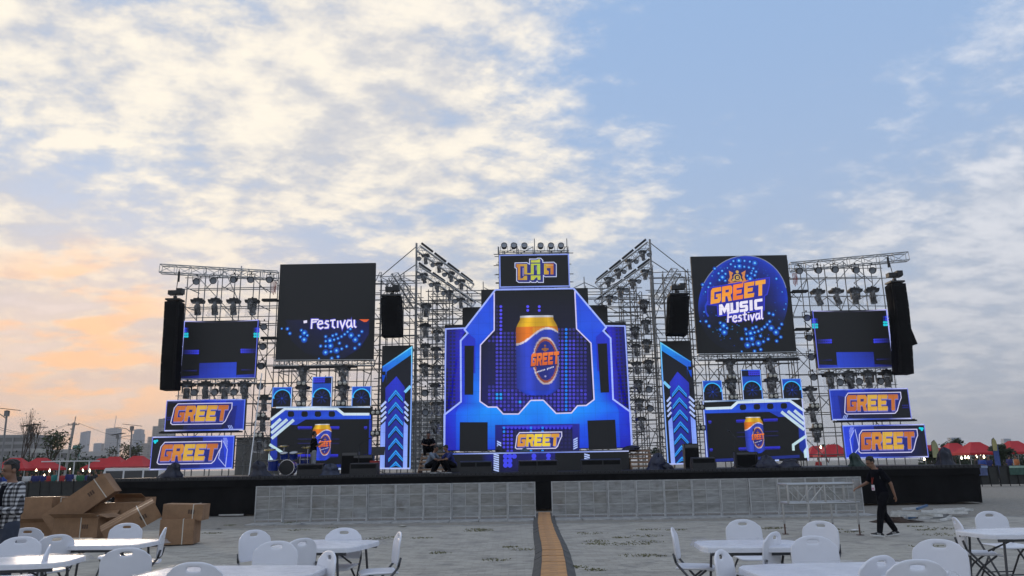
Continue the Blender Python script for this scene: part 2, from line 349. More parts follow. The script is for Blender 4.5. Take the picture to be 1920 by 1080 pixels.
# ================================================================ LED SCREENS
class Screen:
    """flat LED wall: cabinet + coloured pixel artwork in thin sheets. u runs right, v runs down (0..1)"""
    def __init__(s, name, label, corners, d, mirror=False, group=None, cabinet=True, rect=None, border=None):
        if rect: s.x0, s.x1, s.z0, s.z1 = rect
        else:
            TL, TR, BL, BR = [at(*c, d) for c in corners]
            s.x0 = (TL.x + BL.x) / 2; s.x1 = (TR.x + BR.x) / 2; s.z1 = (TL.z + TR.z) / 2; s.z0 = (BL.z + BR.z) / 2
        s.src = (s.x0, s.x1, s.z0, s.z1); s.flip = False
        if mirror: s.x0, s.x1 = 2 * X0 - s.x1, 2 * X0 - s.x0; s.flip = True
        s.d = d; s.parts = {}; s.w = s.x1 - s.x0; s.h = s.z1 - s.z0
        s.root = thing(name, label, 'screen', ((s.x0 + s.x1) / 2, d, s.z0), 0, group)
        if cabinet:
            b = MB(); b.box((0, .075, s.h / 2), (s.w, .14, s.h)); b.build('cabinet', M_cabinet, s.root)
            b = MB()
            for i in range(1, int(s.w / 1.0) + 1): b.box((-s.w / 2 + i * s.w / (int(s.w / 1.0) + 1), .20, s.h / 2), (.05, .1, s.h * .98))
            b.build('rear_frame', M_steel, s.root)
            s.rect(0, 0, 1, 1, (0, 0, 0), 0, 'display')
        if border: s.border(border)
    def px(s, p):
        w = at(p[0], p[1], s.d); x0, x1, z0, z1 = s.src
        return ((w.x - x0) / (x1 - x0), (z1 - w.z) / (z1 - z0))
    def loc(s, uv, layer):
        u = 1 - uv[0] if s.flip else uv[0]
        return ((u - .5) * s.w, -.003 - .004 * layer, (1 - uv[1]) * s.h)
    def mb(s, part):
        if part in ('dots', 'small_print', 'can_picture', 'disc'): return s.parts.setdefault(part, [MB()])[0]
        L = s.parts.setdefault(part, []); L.append(MB()); return L[-1]
    def poly(s, pts, col, layer=1, part='graphic', noflip=False):
        cs = col if isinstance(col, list) else [col] * len(pts)
        fl = s.flip
        if noflip: s.flip = False
        vs = [s.loc(p, layer) for p in pts]; s.flip = fl
        ar = sum(a[0] * b[2] - b[0] * a[2] for a, b in zip(vs, vs[1:] + vs[:1]))
        idx = list(range(len(pts)))
        if ar < 0: idx.reverse()
        s.mb(part).add(vs, [tuple(idx)], 0, [s2l(c) for c in cs])
    def rect(s, u0, v0, u1, v1, col, layer=1, part='graphic'):
        s.poly([(u0, v0), (u1, v0), (u1, v1), (u0, v1)], col, layer, part)
    def line(s, pts, wd, col, layer=2, part='outline', closed=False):
        """stroke of width wd metres"""
        P = [Vector((p[0] * s.w, p[1] * s.h)) for p in pts]; n = len(P); cs = col if isinstance(col, list) else [col] * n
        L = []; Rr = []
        for i in range(n):
            a = P[i - 1] if (i > 0 or closed) else None; b = P[(i + 1) % n] if (i < n - 1 or closed) else None
            d1 = (P[i] - a).normalized() if a is not None else None; d2 = (b - P[i]).normalized() if b is not None else None
            if d1 is None: d1 = d2
            if d2 is None: d2 = d1
            n1 = Vector((-d1.y, d1.x)); n2 = Vector((-d2.y, d2.x)); m = (n1 + n2)
            m = m.normalized() if m.length > 1e-4 else n1
            k = wd / 2 / max(.35, m.dot(n1)); L.append(P[i] + m * k); Rr.append(P[i] - m * k)
        T = lambda q: (q.x / s.w, q.y / s.h)
        vs = [s.loc(T(p), layer) for p in L + Rr]
        fs = [(i, (i + 1) % n, n + (i + 1) % n, n + i) for i in range(n if closed else n - 1)]
        s.mb(part).add(vs, fs, 0, [s2l(c) for c in cs] * 2)
    def border(s, col, wd=.055, layer=6):
        i = wd * .5; s.line([(i / s.w, i / s.h), (1 - i / s.w, i / s.h), (1 - i / s.w, 1 - i / s.h), (i / s.w, 1 - i / s.h)], wd, col, layer, 'border', True)
    def dot(s, u, v, r, col, layer=3, part='dots', n=8, rim=None):
        c = s.loc((u, v), layer); vs = [c]; 
        for i in range(n):
            a = 2 * math.pi * (i + .5) / n; vs.append((c[0] + r * math.cos(a), c[1], c[2] + r * math.sin(a)))
        s.mb(part).add(vs, [(0, 1 + i, 1 + (i + 1) % n) for i in range(n)], 0, [s2l(col)] + [s2l(rim or col)] * n)
    def glow(s, u, v, r, col, rim, layer=3, part='dots'):
        c = s.loc((u, v), layer); n = 10; vs = [c]; cl = [s2l(tuple(min(255, q + 90) for q in col))]
        for k, rr in ((.38, col), (1.0, rim)):
            for i in range(n):
                a = 2 * math.pi * i / n; vs.append((c[0] + r * k * math.cos(a), c[1], c[2] + r * k * math.sin(a))); cl.append(s2l(rr))
        fs = [(0, 1 + i, 1 + (i + 1) % n) for i in range(n)] + [(1 + i, n + 1 + i, n + 1 + (i + 1) % n, 1 + (i + 1) % n) for i in range(n)]
        s.mb(part).add(vs, fs, 0, cl)
    def finish(s):
        for k, L in s.parts.items():
            for b in L:
                o = b.build(PLAIN.get(k, k), LED, s.root, color=True)
                if k in ('dots', 'small_print', 'can_picture', 'disc'): o['kind'] = 'stuff'
        return s.root
PLAIN = {'lettering': 'letter', 'can_lettering': 'letter', 'blue_block': 'colour_field', 'graphic': 'colour_field', 'crest': 'crest_piece'}

GLY = {
 'G': [(.15, 0), (1, 0), (1, .27), (.34, .27), (.34, .73), (.68, .73), (.68, .62), (.5, .62), (.5, .42), (1, .42), (1, .86), (.86, 1), (0, 1), (0, .15)],
 'R': [(0, 0), (.86, 0), (1, .13), (1, .5), (.84, .62), (1, 1), (.66, 1), (.52, .66), (.34, .66), (.34, 1), (0, 1)],
 'E': [(0, 0), (1, 0), (.96, .26), (.34, .26), (.34, .38), (.86, .38), (.82, .62), (.34, .62), (.34, .74), (1, .74), (.96, 1), (0, 1)],
 'T': [(0, 0), (1, 0), (1, .28), (.68, .28), (.68, 1), (.32, 1), (.32, .28), (0, .28)],
 'M': [(0, 0), (.3, 0), (.5, .4), (.7, 0), (1, 0), (1, 1), (.72, 1), (.72, .52), (.5, .92), (.28, .52), (.28, 1), (0, 1)],
 'U': [(0, 0), (.32, 0), (.32, .72), (.68, .72), (.68, 0), (1, 0), (1, .88), (.88, 1), (.12, 1), (0, .88)],
 'S': [(.12, 0), (1, 0), (1, .26), (.34, .26), (.34, .38), (.88, .38), (1, .5), (1, .88), (.88, 1), (0, 1), (0, .74), (.66, .74), (.66, .62), (.12, .62), (0, .5), (0, .12)],
 'I': [(.2, 0), (.8, 0), (.8, 1), (.2, 1)],
 'C': [(.12, 0), (1, 0), (1, .27), (.34, .27), (.34, .73), (1, .73), (1, 1), (.12, 1), (0, .88), (0, .12)],
}
def word(S, text, box, skew, slope, cols, layer, part='lettering', gap=.05, hole=None, widths=None):
    """block letters in a uv box (u0,v0,u1,v1): skew leans them, slope lifts the right end"""
    u0, v0, u1, v1 = box; n = len(text); wds = widths or [1] * n; tot = sum(wds); x = 0
    for i, ch in enumerate(text):
        cw = wds[i] / tot
        def T(p, x=x, cw=cw):
            gx = x + cw * (gap / 2 + p[0] * (1 - gap)); vv = p[1]
            return (u0 + (u1 - u0) * gx + skew * (1 - vv) * (v1 - v0) * S.h / S.w, v0 + (v1 - v0) * vv - slope * gx)
        g = GLY[ch]; c = cols[i]
        cc = [tuple(c[0][k] * (1 - p[1]) + c[1][k] * p[1] for k in range(3)) for p in g] if isinstance(c, tuple) and isinstance(c[0], tuple) else c
        S.poly([T(p) for p in g], cc, layer, part, noflip=True)
        if ch == 'R' and hole: S.poly([T(p) for p in [(.34, .25), (.68, .25), (.66, .42), (.34, .42)]], hole, layer + 1, part, noflip=True)
        x += cw
GOLD = [((194, 112, 46), (178, 92, 38)), ((206, 138, 50), (196, 120, 42)), ((216, 174, 66), (212, 164, 52)), ((208, 152, 56), (214, 170, 56)), ((190, 106, 44), (184, 108, 42))]
LOGO = [(0, .93), (.04, .2), (.095, 0), (1, 0), (1, .27), (.965, .45), (.905, .88), (.86, 1), (.03, 1)]
def greet_logo(S, box, layer=4, gold=GOLD, line=.035):
    """word GREET in gold on a deep blue plate with a pale outline; box in uv"""
    u0, v0, u1, v1 = box; T = lambda p: (u0 + (u1 - u0) * p[0], v0 + (v1 - v0) * p[1])
    fl = S.flip; S.flip = False
    S.poly([T(p) for p in LOGO], (26, 34, 120), layer, 'logo_plate')
    S.line([T(p) for p in LOGO], line, (206, 204, 240), layer + 1, 'logo_outline', True)
    S.flip = fl
    ib = (u0 + (u1 - u0) * .035, v0 + (v1 - v0) * .10, u0 + (u1 - u0) * .925, v0 + (v1 - v0) * .86)
    sh = (ib[0] + .004, ib[1] + (v1 - v0) * .05, ib[2] + .004, ib[3] + (v1 - v0) * .05)
    word(S, 'GREET', sh, .10, 0, [(120, 116, 190)] * 5, layer + 1, 'lettering', .02)
    word(S, 'GREET', ib, .10, 0, gold, layer + 2, 'lettering', .05, hole=(30, 36, 120))

def can_art(S, cx, cy, hw, hh, layer, small=False):
    """the beer can picture: a shaded cylinder with gold shoulder, blue body and oval badge. cx,cy centre in uv; hw,hh half sizes in metres"""
    nx, ny = 44, 100; vs = []; cl = []; fl = S.flip; S.flip = False; c0 = S.loc((cx, cy), layer); S.flip = fl
    for j in range(ny + 1):
        t = j / ny
        k = 1.0
        if t < .20: k = .79 + .21 * math.sin(max(0, (t - .05) / .15) * math.pi / 2)
        if t > .92: k = 1 - .38 * ((t - .92) / .08) ** 1.15
        for i in range(nx + 1):
            x = -1 + 2 * i / nx
            curve = .035 * (1 - x * x) ** .5
            z = (1 - 2 * t) * hh - curve * hh * (1 if t > .5 else -.25)
            vs.append((c0[0] + x * k * hw, c0[1], c0[2] + z))
            sh = .50 + .5 * math.exp(-((x + .45) / .28) ** 2) + .28 * math.exp(-((x - .62) / .18) ** 2) - .30 * max(0, abs(x) - .75) / .25
            wave = .27 - .10 * math.sin((x + .25) * 2.1)
            if t < .025 or t > .955: c = (205, 208, 222)
            elif t < wave - .012: c = (232, 146, 20) if x > -.2 and t > .15 else (226, 176, 24) if t < .15 else (216, 112, 18)
            elif t < wave + .012: c = (225, 220, 235)
            else: c = (40, 62, 190)
            ex = ((x - .38) / .60) ** 2 + ((t - .575) / .295) ** 2
            if t > wave + .012:
                if .84 < ex < 1.0: c = (214, 196, 200)
                elif .66 < ex <= .84: c = (170, 84, 50)
                elif ex <= .66: c = (30, 40, 140)
                if t > .93: c = (26, 60, 205)
            cl.append(s2l(tuple(min(255, q * (.62 + .45 * sh)) for q in c)))
    w = nx + 1
    fs = [(j * w + i, (j + 1) * w + i, (j + 1) * w + i + 1, j * w + i + 1) for j in range(ny) for i in range(nx)]
    S.mb('can_picture').add(vs, fs, 0, cl)
    du = hw / S.w; dv = hh / S.h
    if S.flip: cx_ = cx
    bx = (cx - .34 * du, cy - .02 * dv, cx + .98 * du, cy + .30 * dv)
    word(S, 'GREET', (bx[0] - .02 * du, bx[1] + .03 * dv, bx[2], bx[3] + .03 * dv), .08, .05 * dv, [(34, 30, 90)] * 5, layer + 1, 'can_lettering', 0.0)
    word(S, 'GREET', bx, .08, .05 * dv, [((238, 122, 44), (206, 92, 30))] * 5, layer + 2, 'can_lettering', .08, hole=(34, 30, 90))
    # crown badge above the word, small print below
    fl = S.flip; S.flip = False
    for k, (ax, ay, r) in enumerate([(.36, -.12, .10), (.24, -.13, .05), (.48, -.13, .05), (.36, -.22, .05)]):
        S.dot(cx + ax * du, cy + ay * dv, r * hw, (150, 92, 40), layer + 1, 'small_print', 8)
    for k in range(13):
        if k in (7,): continue
        uu = cx + (-.12 + k * .068) * du; vv = cy + (.44 - k * .011) * dv
        S.rect(uu, vv, uu + .045 * du, vv + (.05 if k in (0, 8) else .035) * dv, (206, 206, 226), layer + 1, 'small_print')
    S.dot(cx + .34 * du, cy + .56 * dv, .05 * hw, (150, 150, 200), layer + 1, 'small_print', 8)
    S.flip = fl

LAV = (198, 200, 250)
SD = 33.4                                 # the plane most of the screens hang in
# ---- centre wall -------------------------------------------------
def centre_wall():
    pL, pR = at(832.5, 846, SD), at(1182, 846, SD)
    zb = pL.z; steps = []
    for (xa, xb, y) in ((834, 1174, 606.5), (866.5, 1138, 574), (902, 1102, 541.5)):
        steps.append((at(xa, y, SD).x, at(xb, y, SD).x, at(1000, y, SD).z))
    hwid = max((pR.x - pL.x) / 2, (steps[0][1] - steps[0][0]) / 2)
    x0, x1 = X0 - hwid, X0 + hwid; z1 = steps[2][2]
    S = Screen('main_screen', 'huge stepped centre screen showing a beer can inside a blue frame', None, SD, rect=(x0, x1, zb, z1), cabinet=False)
    hw = [hwid, (steps[1][1] - steps[1][0]) / 2, (steps[2][1] - steps[2][0]) / 2]; zz = [steps[0][2] - zb, steps[1][2] - zb, z1 - zb]
    b = MB(); lo = 0
    for k in range(3): b.box((0, .075, (lo + zz[k]) / 2), (2 * hw[k], .14, zz[k] - lo - .001)); lo = zz[k]
    b.build('cabinet', M_cabinet, S.root)
    U = lambda x: (x / S.w) + .5; V = lambda z: 1 - z / S.h
    pts = [(U(-hw[0]), 1), (U(-hw[0]), V(zz[0])), (U(-hw[1]), V(zz[0])), (U(-hw[1]), V(zz[1])), (U(-hw[2]), V(zz[1])), (U(-hw[2]), 0)]
    sym = lambda P: P + [(1 - u, v) for u, v in reversed(P)]
    S.poly(sym(pts), (0, 0, 0), 0, 'display')
    q6 = lambda x, y: S.px(A6(x, y)); q7 = lambda x, y: S.px(A7(x, y))
    # side wings with dot grids
    wing = [q7(50, 600), q6(64, 735), q6(232, 735), q6(178, 820), q7(160, 262), q7(50, 352)]
    for fl in (False, True):
        S.flip = fl
        S.poly(wing, [(14, 12, 110), (10, 10, 70), (30, 30, 190), (26, 26, 190), (26, 26, 190), (14, 12, 110)], 1, 'wing')
        S.line([q7(48, 598), q6(66, 735), q6(225, 728)], .06, (150, 170, 255), 5)
    S.flip = False
    # blue frame, outer outline and inner opening
    outer = [q7(48, 602), q7(48, 352), q7(160, 264), q6(182, 826), q6(236, 768), q6(212, 740), q6(452, 430)]
    outer[0] = (outer[0][0], .995)
    inner = [q6(443, 452), q6(443, 745), q6(336, 860), q7(288, 262), q7(343, 300), q7(402, 300), q7(445, 347), q7(548, 347), q7(630, 255)]
    OC = [(26, 30, 190), (26, 40, 205), (24, 36, 205), (24, 40, 200), (30, 70, 225), (38, 80, 220), (34, 76, 215)]
    IC = [(30, 70, 215), (24, 80, 225), (10, 70, 220), (8, 120, 240), (10, 130, 245), (10, 135, 248), (10, 138, 248), (10, 138, 248), (10, 140, 250)]
    # left half as strips between outer and inner, mirrored for the right
    quads = [([outer[6], outer[5], inner[1], inner[0]], [OC[6], OC[5], IC[1], IC[0]]),
             ([outer[5], outer[4], inner[2], inner[1]], [OC[5], OC[4], IC[2], IC[1]]),
             ([outer[4], outer[3], inner[2]], [OC[4], OC[3], IC[2]]),
             ([outer[3], outer[2], inner[3], inner[2]], [OC[3], OC[2], IC[3], IC[2]])]
    xa = q7(125, 340)
    for fl in (False, True):
        S.flip = fl
        for p, c in quads: S.poly(p, c, 2, 'frame_graphic')
        lowp = [outer[2], outer[1], outer[0], (xa[0], .995), xa]
        S.poly(lowp, [(24, 36, 205), (26, 40, 205), (22, 24, 170), (22, 24, 175), (16, 60, 220)], 2, 'frame_graphic')
        S.poly([outer[2], xa, inner[4], inner[3]], [(24, 36, 205), (14, 90, 235), (10, 135, 248), (8, 120, 240)], 2, 'frame_graphic')
        S.poly([xa, (xa[0], .995), (.5, .995), (.5, inner[8][1])] + inner[8:3:-1], [(14, 90, 235), (16, 50, 200), (16, 60, 215), (8, 140, 250)] + [(10, 140, 250)] * 5, 2, 'frame_graphic')
        # deep facets near the slots
        S.poly([q6(240, 770), q6(296, 812), q6(296, 1080), q6(205, 1080), q6(200, 830)], (30, 44, 190), 3, 'frame_graphic')
        S.poly([q6(212, 865), q6(286, 865), q7(242, 217), q7(184, 217)], (0, 0, 0), 4, 'slot')
        S.poly([q7(152, 402), q7(340, 402), q7(340, 600), q7(150, 600)], (0, 0, 0), 4, 'slot')
        S.line(outer, .075, (160, 180, 255), 6); S.line(inner, .055, (206, 200, 245), 6)
        S.line([(p[0] + .007, p[1]) for p in inner[:4]], .05, (6, 8, 40), 5)
    S.flip = False
    S.line([outer[6], (1 - outer[6][0], outer[6][1])], .07, (150, 170, 250), 6)
    S.line([inner[8], (1 - inner[8][0], inner[8][1])], .055, (206, 200, 245), 6)
    # opening: dark with dot columns (colours fade towards the dark upper part)
    S.poly(sym(list(reversed(inner))), [(14, 12, 84)] * 6 + [(8, 8, 40)] * 2 + [(2, 2, 8)] * 2 + [(8, 8, 40)] * 2 + [(14, 12, 84)] * 6, 1, 'opening')
    rnd = random.Random(3); pit = 7.15
    def inside(u, v, P):
        c = False
        for (x1_, y1_), (x2_, y2_) in zip(P, P[1:] + P[:1]):
            if (y1_ > v) != (y2_ > v) and u < (x2_ - x1_) * (v - y1_) / (y2_ - y1_) + x1_: c = not c
        return c
    inn = [(.5 + (u - .5) * .955, .5 + (v - .5) * .97) for u, v in sym(list(reversed(inner)))]
    for j in range(0, 44):
        for i in range(0, 26):
            px_, py_ = 917.5 + i * 7.2, 575 + j * 7.15
            if py_ > 772: continue
            u, v = S.px((px_, py_))
            if not inside(u, v, inn): continue
            a = 0.46 + .14 * rnd.random() if (j > 6 and (i < 8 or i > 15)) else .12; c = (30, 30, 150)
            if i in (3,) and j < 10: a = .95
            elif i in (2, 3) and j >= 8: a = .75
            elif i in (2,) and j < 9: a = .35
            elif 7 < i < 10 and j < 2: a = .0
            if i in (10, 13) and j < 2: a = 1.0
            if 18 <= i <= 22 and j >= 6: a = .80 if j > 8 else .5
            if i == 20 and j >= 6: a = 1.0; c = (20, 120, 240)
            if i < 2 and j > 9: a = .25 + .3 * (j > 20)
            if j >= 22: a = max(a, .55 + .25 * ((i * 7 + j * 3) % 5) / 4)
            if (i, j) in ((2, 23), (3, 23), (2, 24), (3, 24), (8, 25), (11, 25)): a = 1; c = (20, 150, 245)
            col = tuple(int(6 + (q - 6) * a) for q in ((84, 78, 250) if c == (30, 30, 150) else c))
            S.dot(u, v, .066 if a > .3 else .055, col, 3, 'dots', 7)
    for fl in (False, True):
        S.flip = fl
        for j in range(34):
            for i in range(6):
                u, v = S.px((838.5 + i * 6.6, 618 + j * 6.8))
                if inside(u, v, wing) and u > .015:
                    f = (.3 + .7 * i / 5) * (.9 if i >= 3 else .6); S.dot(u, v, .06, tuple(int(q * f) + 8 for q in (52, 46, 225)), 2, 'dots', 7)
    S.flip = False
    # panel with the word below the frame
    S.poly([q7(390, 420), q7(960, 412), q7(960, 598), q7(390, 600)], [(20, 20, 130), (30, 30, 150), (14, 14, 90), (12, 12, 80)], 3, 'lower_panel')
    S.poly([q7(437, 428), q7(912, 420), q7(912, 450), q7(437, 455)], (44, 40, 200), 4, 'lower_panel')
    S.poly([q7(437, 440), q7(912, 436), q7(912, 598), q7(437, 600)], (12, 10, 60), 4, 'lower_panel')
    for j in range(7):
        for i in range(18):
            if 4 <= i <= 13 and 2 <= j <= 5: continue
            u, v = S.px(A7(450 + i * 26, 440 + j * 26)); a = .9 if (i in (0, 1, 2) or j == 0 or i in (7, 10)) else .35
            S.dot(u, v, .062, (20, 130, 240) if (i in (7, 10) or (i == 0 and j < 2)) else tuple(int(q * a) + 6 for q in (64, 60, 235)), 5, 'dots', 7)
    for bx in (403, 918):
        for k in range(5):
            y = 518 + k * 15 if bx == 918 else 526 + k * 15
            sgn = -1 if bx == 918 else 1
            S.poly([q7(bx, y), q7(bx + 28, y + 14 * sgn), q7(bx + 28, y + 14 * sgn + 10), q7(bx, y + 10)], (170, 190, 250), 6, 'stripe')
    a, c = q7(525, 473), q7(842, 577)
    greet_logo(S, (a[0], a[1], c[0], c[1]), 7, [((220, 160, 50), (214, 140, 40)), ((232, 190, 50), (220, 180, 40)), ((240, 214, 60), (232, 200, 40)), ((226, 186, 60), (236, 210, 50)), ((214, 150, 44), (220, 160, 50))], .04)
    # the can
    t, bt = at(*A6(778, 632), SD), at(*A7(680, 212), SD); l, r = at(*A6(613, 850), SD), at(*A6(944, 850), SD)
    cx = ((l.x + r.x) / 2 - S.x0) / S.w; cz = (t.z + bt.z) / 2; can_art(S, cx, (S.z1 - cz) / S.h, (r.x - l.x) / 2, (t.z - bt.z) / 2, 8)
    return S.finish()
centre_wall()
# ---- Khmer word sign above the centre wall
S = Screen('sign_screen', 'black header screen with gold Khmer word above the can screen', [A6(480, 155), A6(1025, 152), A6(485, 412), A6(1035, 408)], SD, border=(130, 150, 230))
K18 = crop(955, 475, 18.0); q = lambda x, y: S.px(K18(x, y))
KH = [(190, 325), (590, 315), (680, 370), (680, 195), (910, 195), (960, 165), (1060, 170), (1130, 240), (1130, 310), (1500, 300), (1585, 370), (1585, 790), (1210, 795), (1148, 750), (1150, 985), (980, 985), (935, 935), (900, 985), (760, 985), (700, 945), (696, 985), (315, 985), (245, 930), (245, 510), (190, 490)]
S.poly([q(*p) for p in KH], (34, 38, 120), 2, 'logo_plate'); S.line([q(*p) for p in KH], .035, (196, 204, 238), 3, 'logo_outline', True)
def kh(P, ca, cb):
    xs_ = [p[0] for p in P]; a_, b_ = min(xs_), max(xs_)
    S.poly([q(*p) for p in P], [tuple(u + (v - u) * (p[0] - a_) / (b_ - a_) for u, v in zip(ca, cb)) for p in P], 4, 'lettering')
kh([(235, 365), (600, 365), (600, 670), (740, 670), (740, 715), (500, 715), (500, 440), (370, 440), (370, 850), (440, 850), (510, 760), (600, 760), (600, 905), (285, 905), (285, 480), (235, 480)], (196, 128, 50), (184, 172, 66))
kh([(725, 235), (930, 235), (970, 205), (1035, 205), (1035, 315), (725, 315)], (186, 190, 70), (188, 200, 76))
kh([(725, 350), (1040, 350), (1040, 715), (935, 715), (935, 400), (825, 400), (825, 715), (725, 715)], (180, 186, 66), (172, 204, 76))
kh([(725, 750), (1050, 750), (1050, 900), (960, 900), (940, 800), (890, 830), (820, 905), (725, 905)], (190, 192, 60), (180, 196, 70))
kh([(1170, 350), (1490, 350), (1490, 715), (1390, 715), (1390, 500), (1265, 500), (1265, 575), (1330, 600), (1330, 715), (1170, 715)], (196, 170, 52), (190, 106, 50))
S.line([q(1240, 408), q(1488, 404)], .02, (226, 190, 160), 5, 'lettering')
S.line([q(465, 490), q(465, 770)], .035, (170, 160, 210), 4, 'lettering'); S.line([q(905, 440), q(905, 580)], .02, (170, 180, 200), 4, 'lettering')
q = lambda x, y: S.px(A6(x, y))
S.line([q(486, 424), q(1030, 418)], .05, (120, 140, 250), 2, 'outline')
S.finish()

# ---- big square upper screens
BIGDOTS = [(763, 703, 1), (787, 722, 2), (762, 752, 1), (811, 741, 1), (792, 773, 2), (655, 691, 1), (678, 726, 1), (952, 750, 1), (1005, 743, 1), (1030, 733, 1), (988, 780, 2), (1018, 774, 1), (1047, 764, 1), (1072, 750, 1), (1094, 733, 1), (1114, 714, 1), (1132, 692, 1), (958, 784, 1), (923, 822, 1), (962, 823, 1), (997, 820, 2), (966, 869, 2), (1006, 863, 1), (1047, 855, 2), (1085, 842, 1), (1120, 824, 1), (1144, 741, 2), (1203, 743, 1), (1179, 773, 2), (1222, 712, 1), (1215, 808, 1), (1184, 838, 1), (1063, 800, 1), (1065, 902, 1), (1019, 914, 1), (922, 916, 0),
  (901, 235, 2), (943, 237, 1), (983, 243, 1), (1020, 253, 2), (860, 238, 1), (905, 277, 2), (873, 280, 1), (941, 281, 1), (976, 286, 1), (1009, 294, 1), (720, 296, 1), (775, 312, 1), (749, 331, 1), (800, 335, 1), (777, 360, 2), (755, 380, 1), (798, 385, 1), (630, 416, 1), (686, 405, 1), (673, 435, 1), (1182, 371, 1), (1253, 560, 0), (1158, 640, 1), (1127, 630, 1), (994, 330, 1), (965, 350, 1), (1020, 345, 1), (985, 372, 2), (1000, 312, 0), (1030, 318, 1), (840, 262, 1), (815, 290, 0), (700, 350, 0), (650, 470, 0), (1225, 470, 0), (1240, 600, 0), (640, 620, 0), (612, 690, 0)]
RB = [B1(533, 205), B1(1254, 192), B1(598, 930), B1(1340, 915)]
FEST = {  # handwritten strokes, unit heights
 'F': (.62, [[(.15, 1.0), (.2, .1), (.75, .02)], [(.18, .5), (.6, .44)]]), 'e': (.55, [[(.05, .7), (.45, .6), (.4, .42), (.2, .4), (.05, .62), (.1, .9), (.3, 1), (.52, .88)]]),
 's': (.5, [[(.42, .45), (.2, .42), (.12, .58), (.38, .74), (.34, .94), (.05, .96)]]), 't': (.5, [[(.25, .1), (.22, .85), (.42, 1)], [(.02, .4), (.46, .36)]]),
 'i': (.3, [[(.14, .42), (.14, .98)], [(.14, .2), (.15, .26)]]), 'v': (.5, [[(.04, .42), (.22, .98), (.46, .38)]]),
 'a': (.58, [[(.46, .45), (.2, .42), (.06, .7), (.18, .98), (.42, .85), (.46, .45), (.48, .9), (.56, 1)]]), 'l': (.3, [[(.12, 0), (.12, .88), (.28, 1)]])}
def festival(S, q, x, y, h, slope, clip=None):
    """script word Festival from crop point x,y with letter height h (crop px)"""
    fl = S.flip; S.flip = False; cx = x
    for ch in 'Festival':
        w, strokes = FEST[ch]
        for wd, col, ly in ((.13, (70, 66, 190), 6), (.062, (236, 230, 250), 7)):
            for st_ in strokes:
                P = [(cx + a * h * .95, y + b * h - slope * (cx + a * h - x)) for a, b in st_]
                if clip is not None:
                    P = [(a, max(b, clip)) for a, b in P]
                    if max(b for a, b in P) - clip < 2: continue
                S.line([q(*p) for p in P], wd, col, ly, 'lettering')
        cx += w * h * .95
    S.flip = fl
def big_disc(S, q, clipv=None, dots=BIGDOTS):
    c = (932, 560); rx, ry = 335, 362; n = 56; pts = []
    for i in range(n):
        a = 2 * math.pi * i / n; pts.append((c[0] + rx * math.cos(a) + (c[1] - ry * math.sin(a) - 560) * .06, c[1] + ry * math.sin(a)))
    b = S.mb('disc'); cen = S.loc(q(*c), 1); rings = [(1.0, (20, 60, 190)), (.93, (14, 44, 165)), (.7, (10, 26, 110)), (.4, (6, 10, 45))]
    vs = []; cl = []
    for k, col in rings:
        for i, p in enumerate(pts):
            pp = (c[0] + (p[0] - c[0]) * k, c[1] + (p[1] - c[1]) * k); f = 1.0 if pp[1] < 520 else max(.12, 1 - (pp[1] - 520) / 260)
            vs.append(S.loc(q(*pp), 1)); cl.append(s2l(tuple(v * f for v in col)))
    vs.append(cen); cl.append(s2l((4, 6, 26)))
    fs = [(k * n + i, k * n + (i + 1) % n, (k + 1) * n + (i + 1) % n, (k + 1) * n + i) for k in range(3) for i in range(n)] + [(3 * n + i, 3 * n + (i + 1) % n, 4 * n) for i in range(n)]
    b.add(vs, fs, 0, cl)
    arc = [p for p in pts if p[1] < 470]; arc.sort(key=lambda p: p[0]); S.line([q(*p) for p in arc], .035, (120, 130, 160), 2, 'disc_rim')
    for x, y, k in dots:
        u, v = q(x, y); S.glow(u, v, (.06, .10, .17)[k], (16, 90, 215), (8, 26, 105) if y < 520 else (4, 12, 52), 3)
        S.dot(u, v, (.02, .03, .045)[k], (110, 205, 250), 4)
S = Screen('square_screen', 'big square screen with the orange GREET MUSIC Festival title on a blue disc', RB, SD - .3)
S.flip = False; q = lambda x, y: S.px(B1(x, y))
big_disc(S, q)
rr = random.Random(5)
for k in range(90):
    a = rr.uniform(0, 6.28); r = rr.uniform(.45, .95); S.dot(*q(932 + 330 * r * math.cos(a), 555 - 350 * r * math.sin(a)), rr.uniform(.015, .03), (20, 60 + rr.randint(0, 60), 180), 3)
def W(text, box, cols, sk, sl, layer, hole=None, wd=None):
    a, c = q(box[0], box[1]), q(box[2], box[3]); word(S, text, (a[0], a[1], c[0], c[1]), sk, sl, cols, layer, 'lettering', .08, hole, wd)
plate = [(668, 452), (682, 438), (1130, 362), (1128, 420), (1112, 488), (1092, 500), (1090, 606), (745, 652), (738, 570), (668, 566)]
S.poly([q(*p) for p in plate], (30, 34, 150), 4, 'logo_plate'); S.line([q(*p) for p in plate], .05, (44, 50, 200), 5, 'logo_outline', True)
W('GREET', (676, 446, 1108, 556), [((236, 150, 40), (240, 160, 50)), ((244, 140, 30), (240, 160, 50)), ((250, 130, 40), (236, 120, 40)), ((240, 150, 40), (240, 160, 50)), ((236, 160, 50), (244, 170, 60))], .10, .088, 6, (40, 36, 140))
W('MUSIC', (744, 566, 1086, 640), [(236, 232, 250)] * 5, .05, .058, 6, wd=[1.25, 1, 1, .6, 1])
festival(S, q, 806, 625, 76, .10)
GOLDC = (200, 160, 70)
for dxx, dyy, r in ((0, 0, .17), (0, -42, .07), (-28, 20, .06), (28, 20, .06)): S.dot(*q(888 + dxx, 362 + dyy), r, GOLDC, 5, 'crest', 10)
S.dot(*q(888, 362), .13, (30, 34, 70), 6, 'crest', 10)
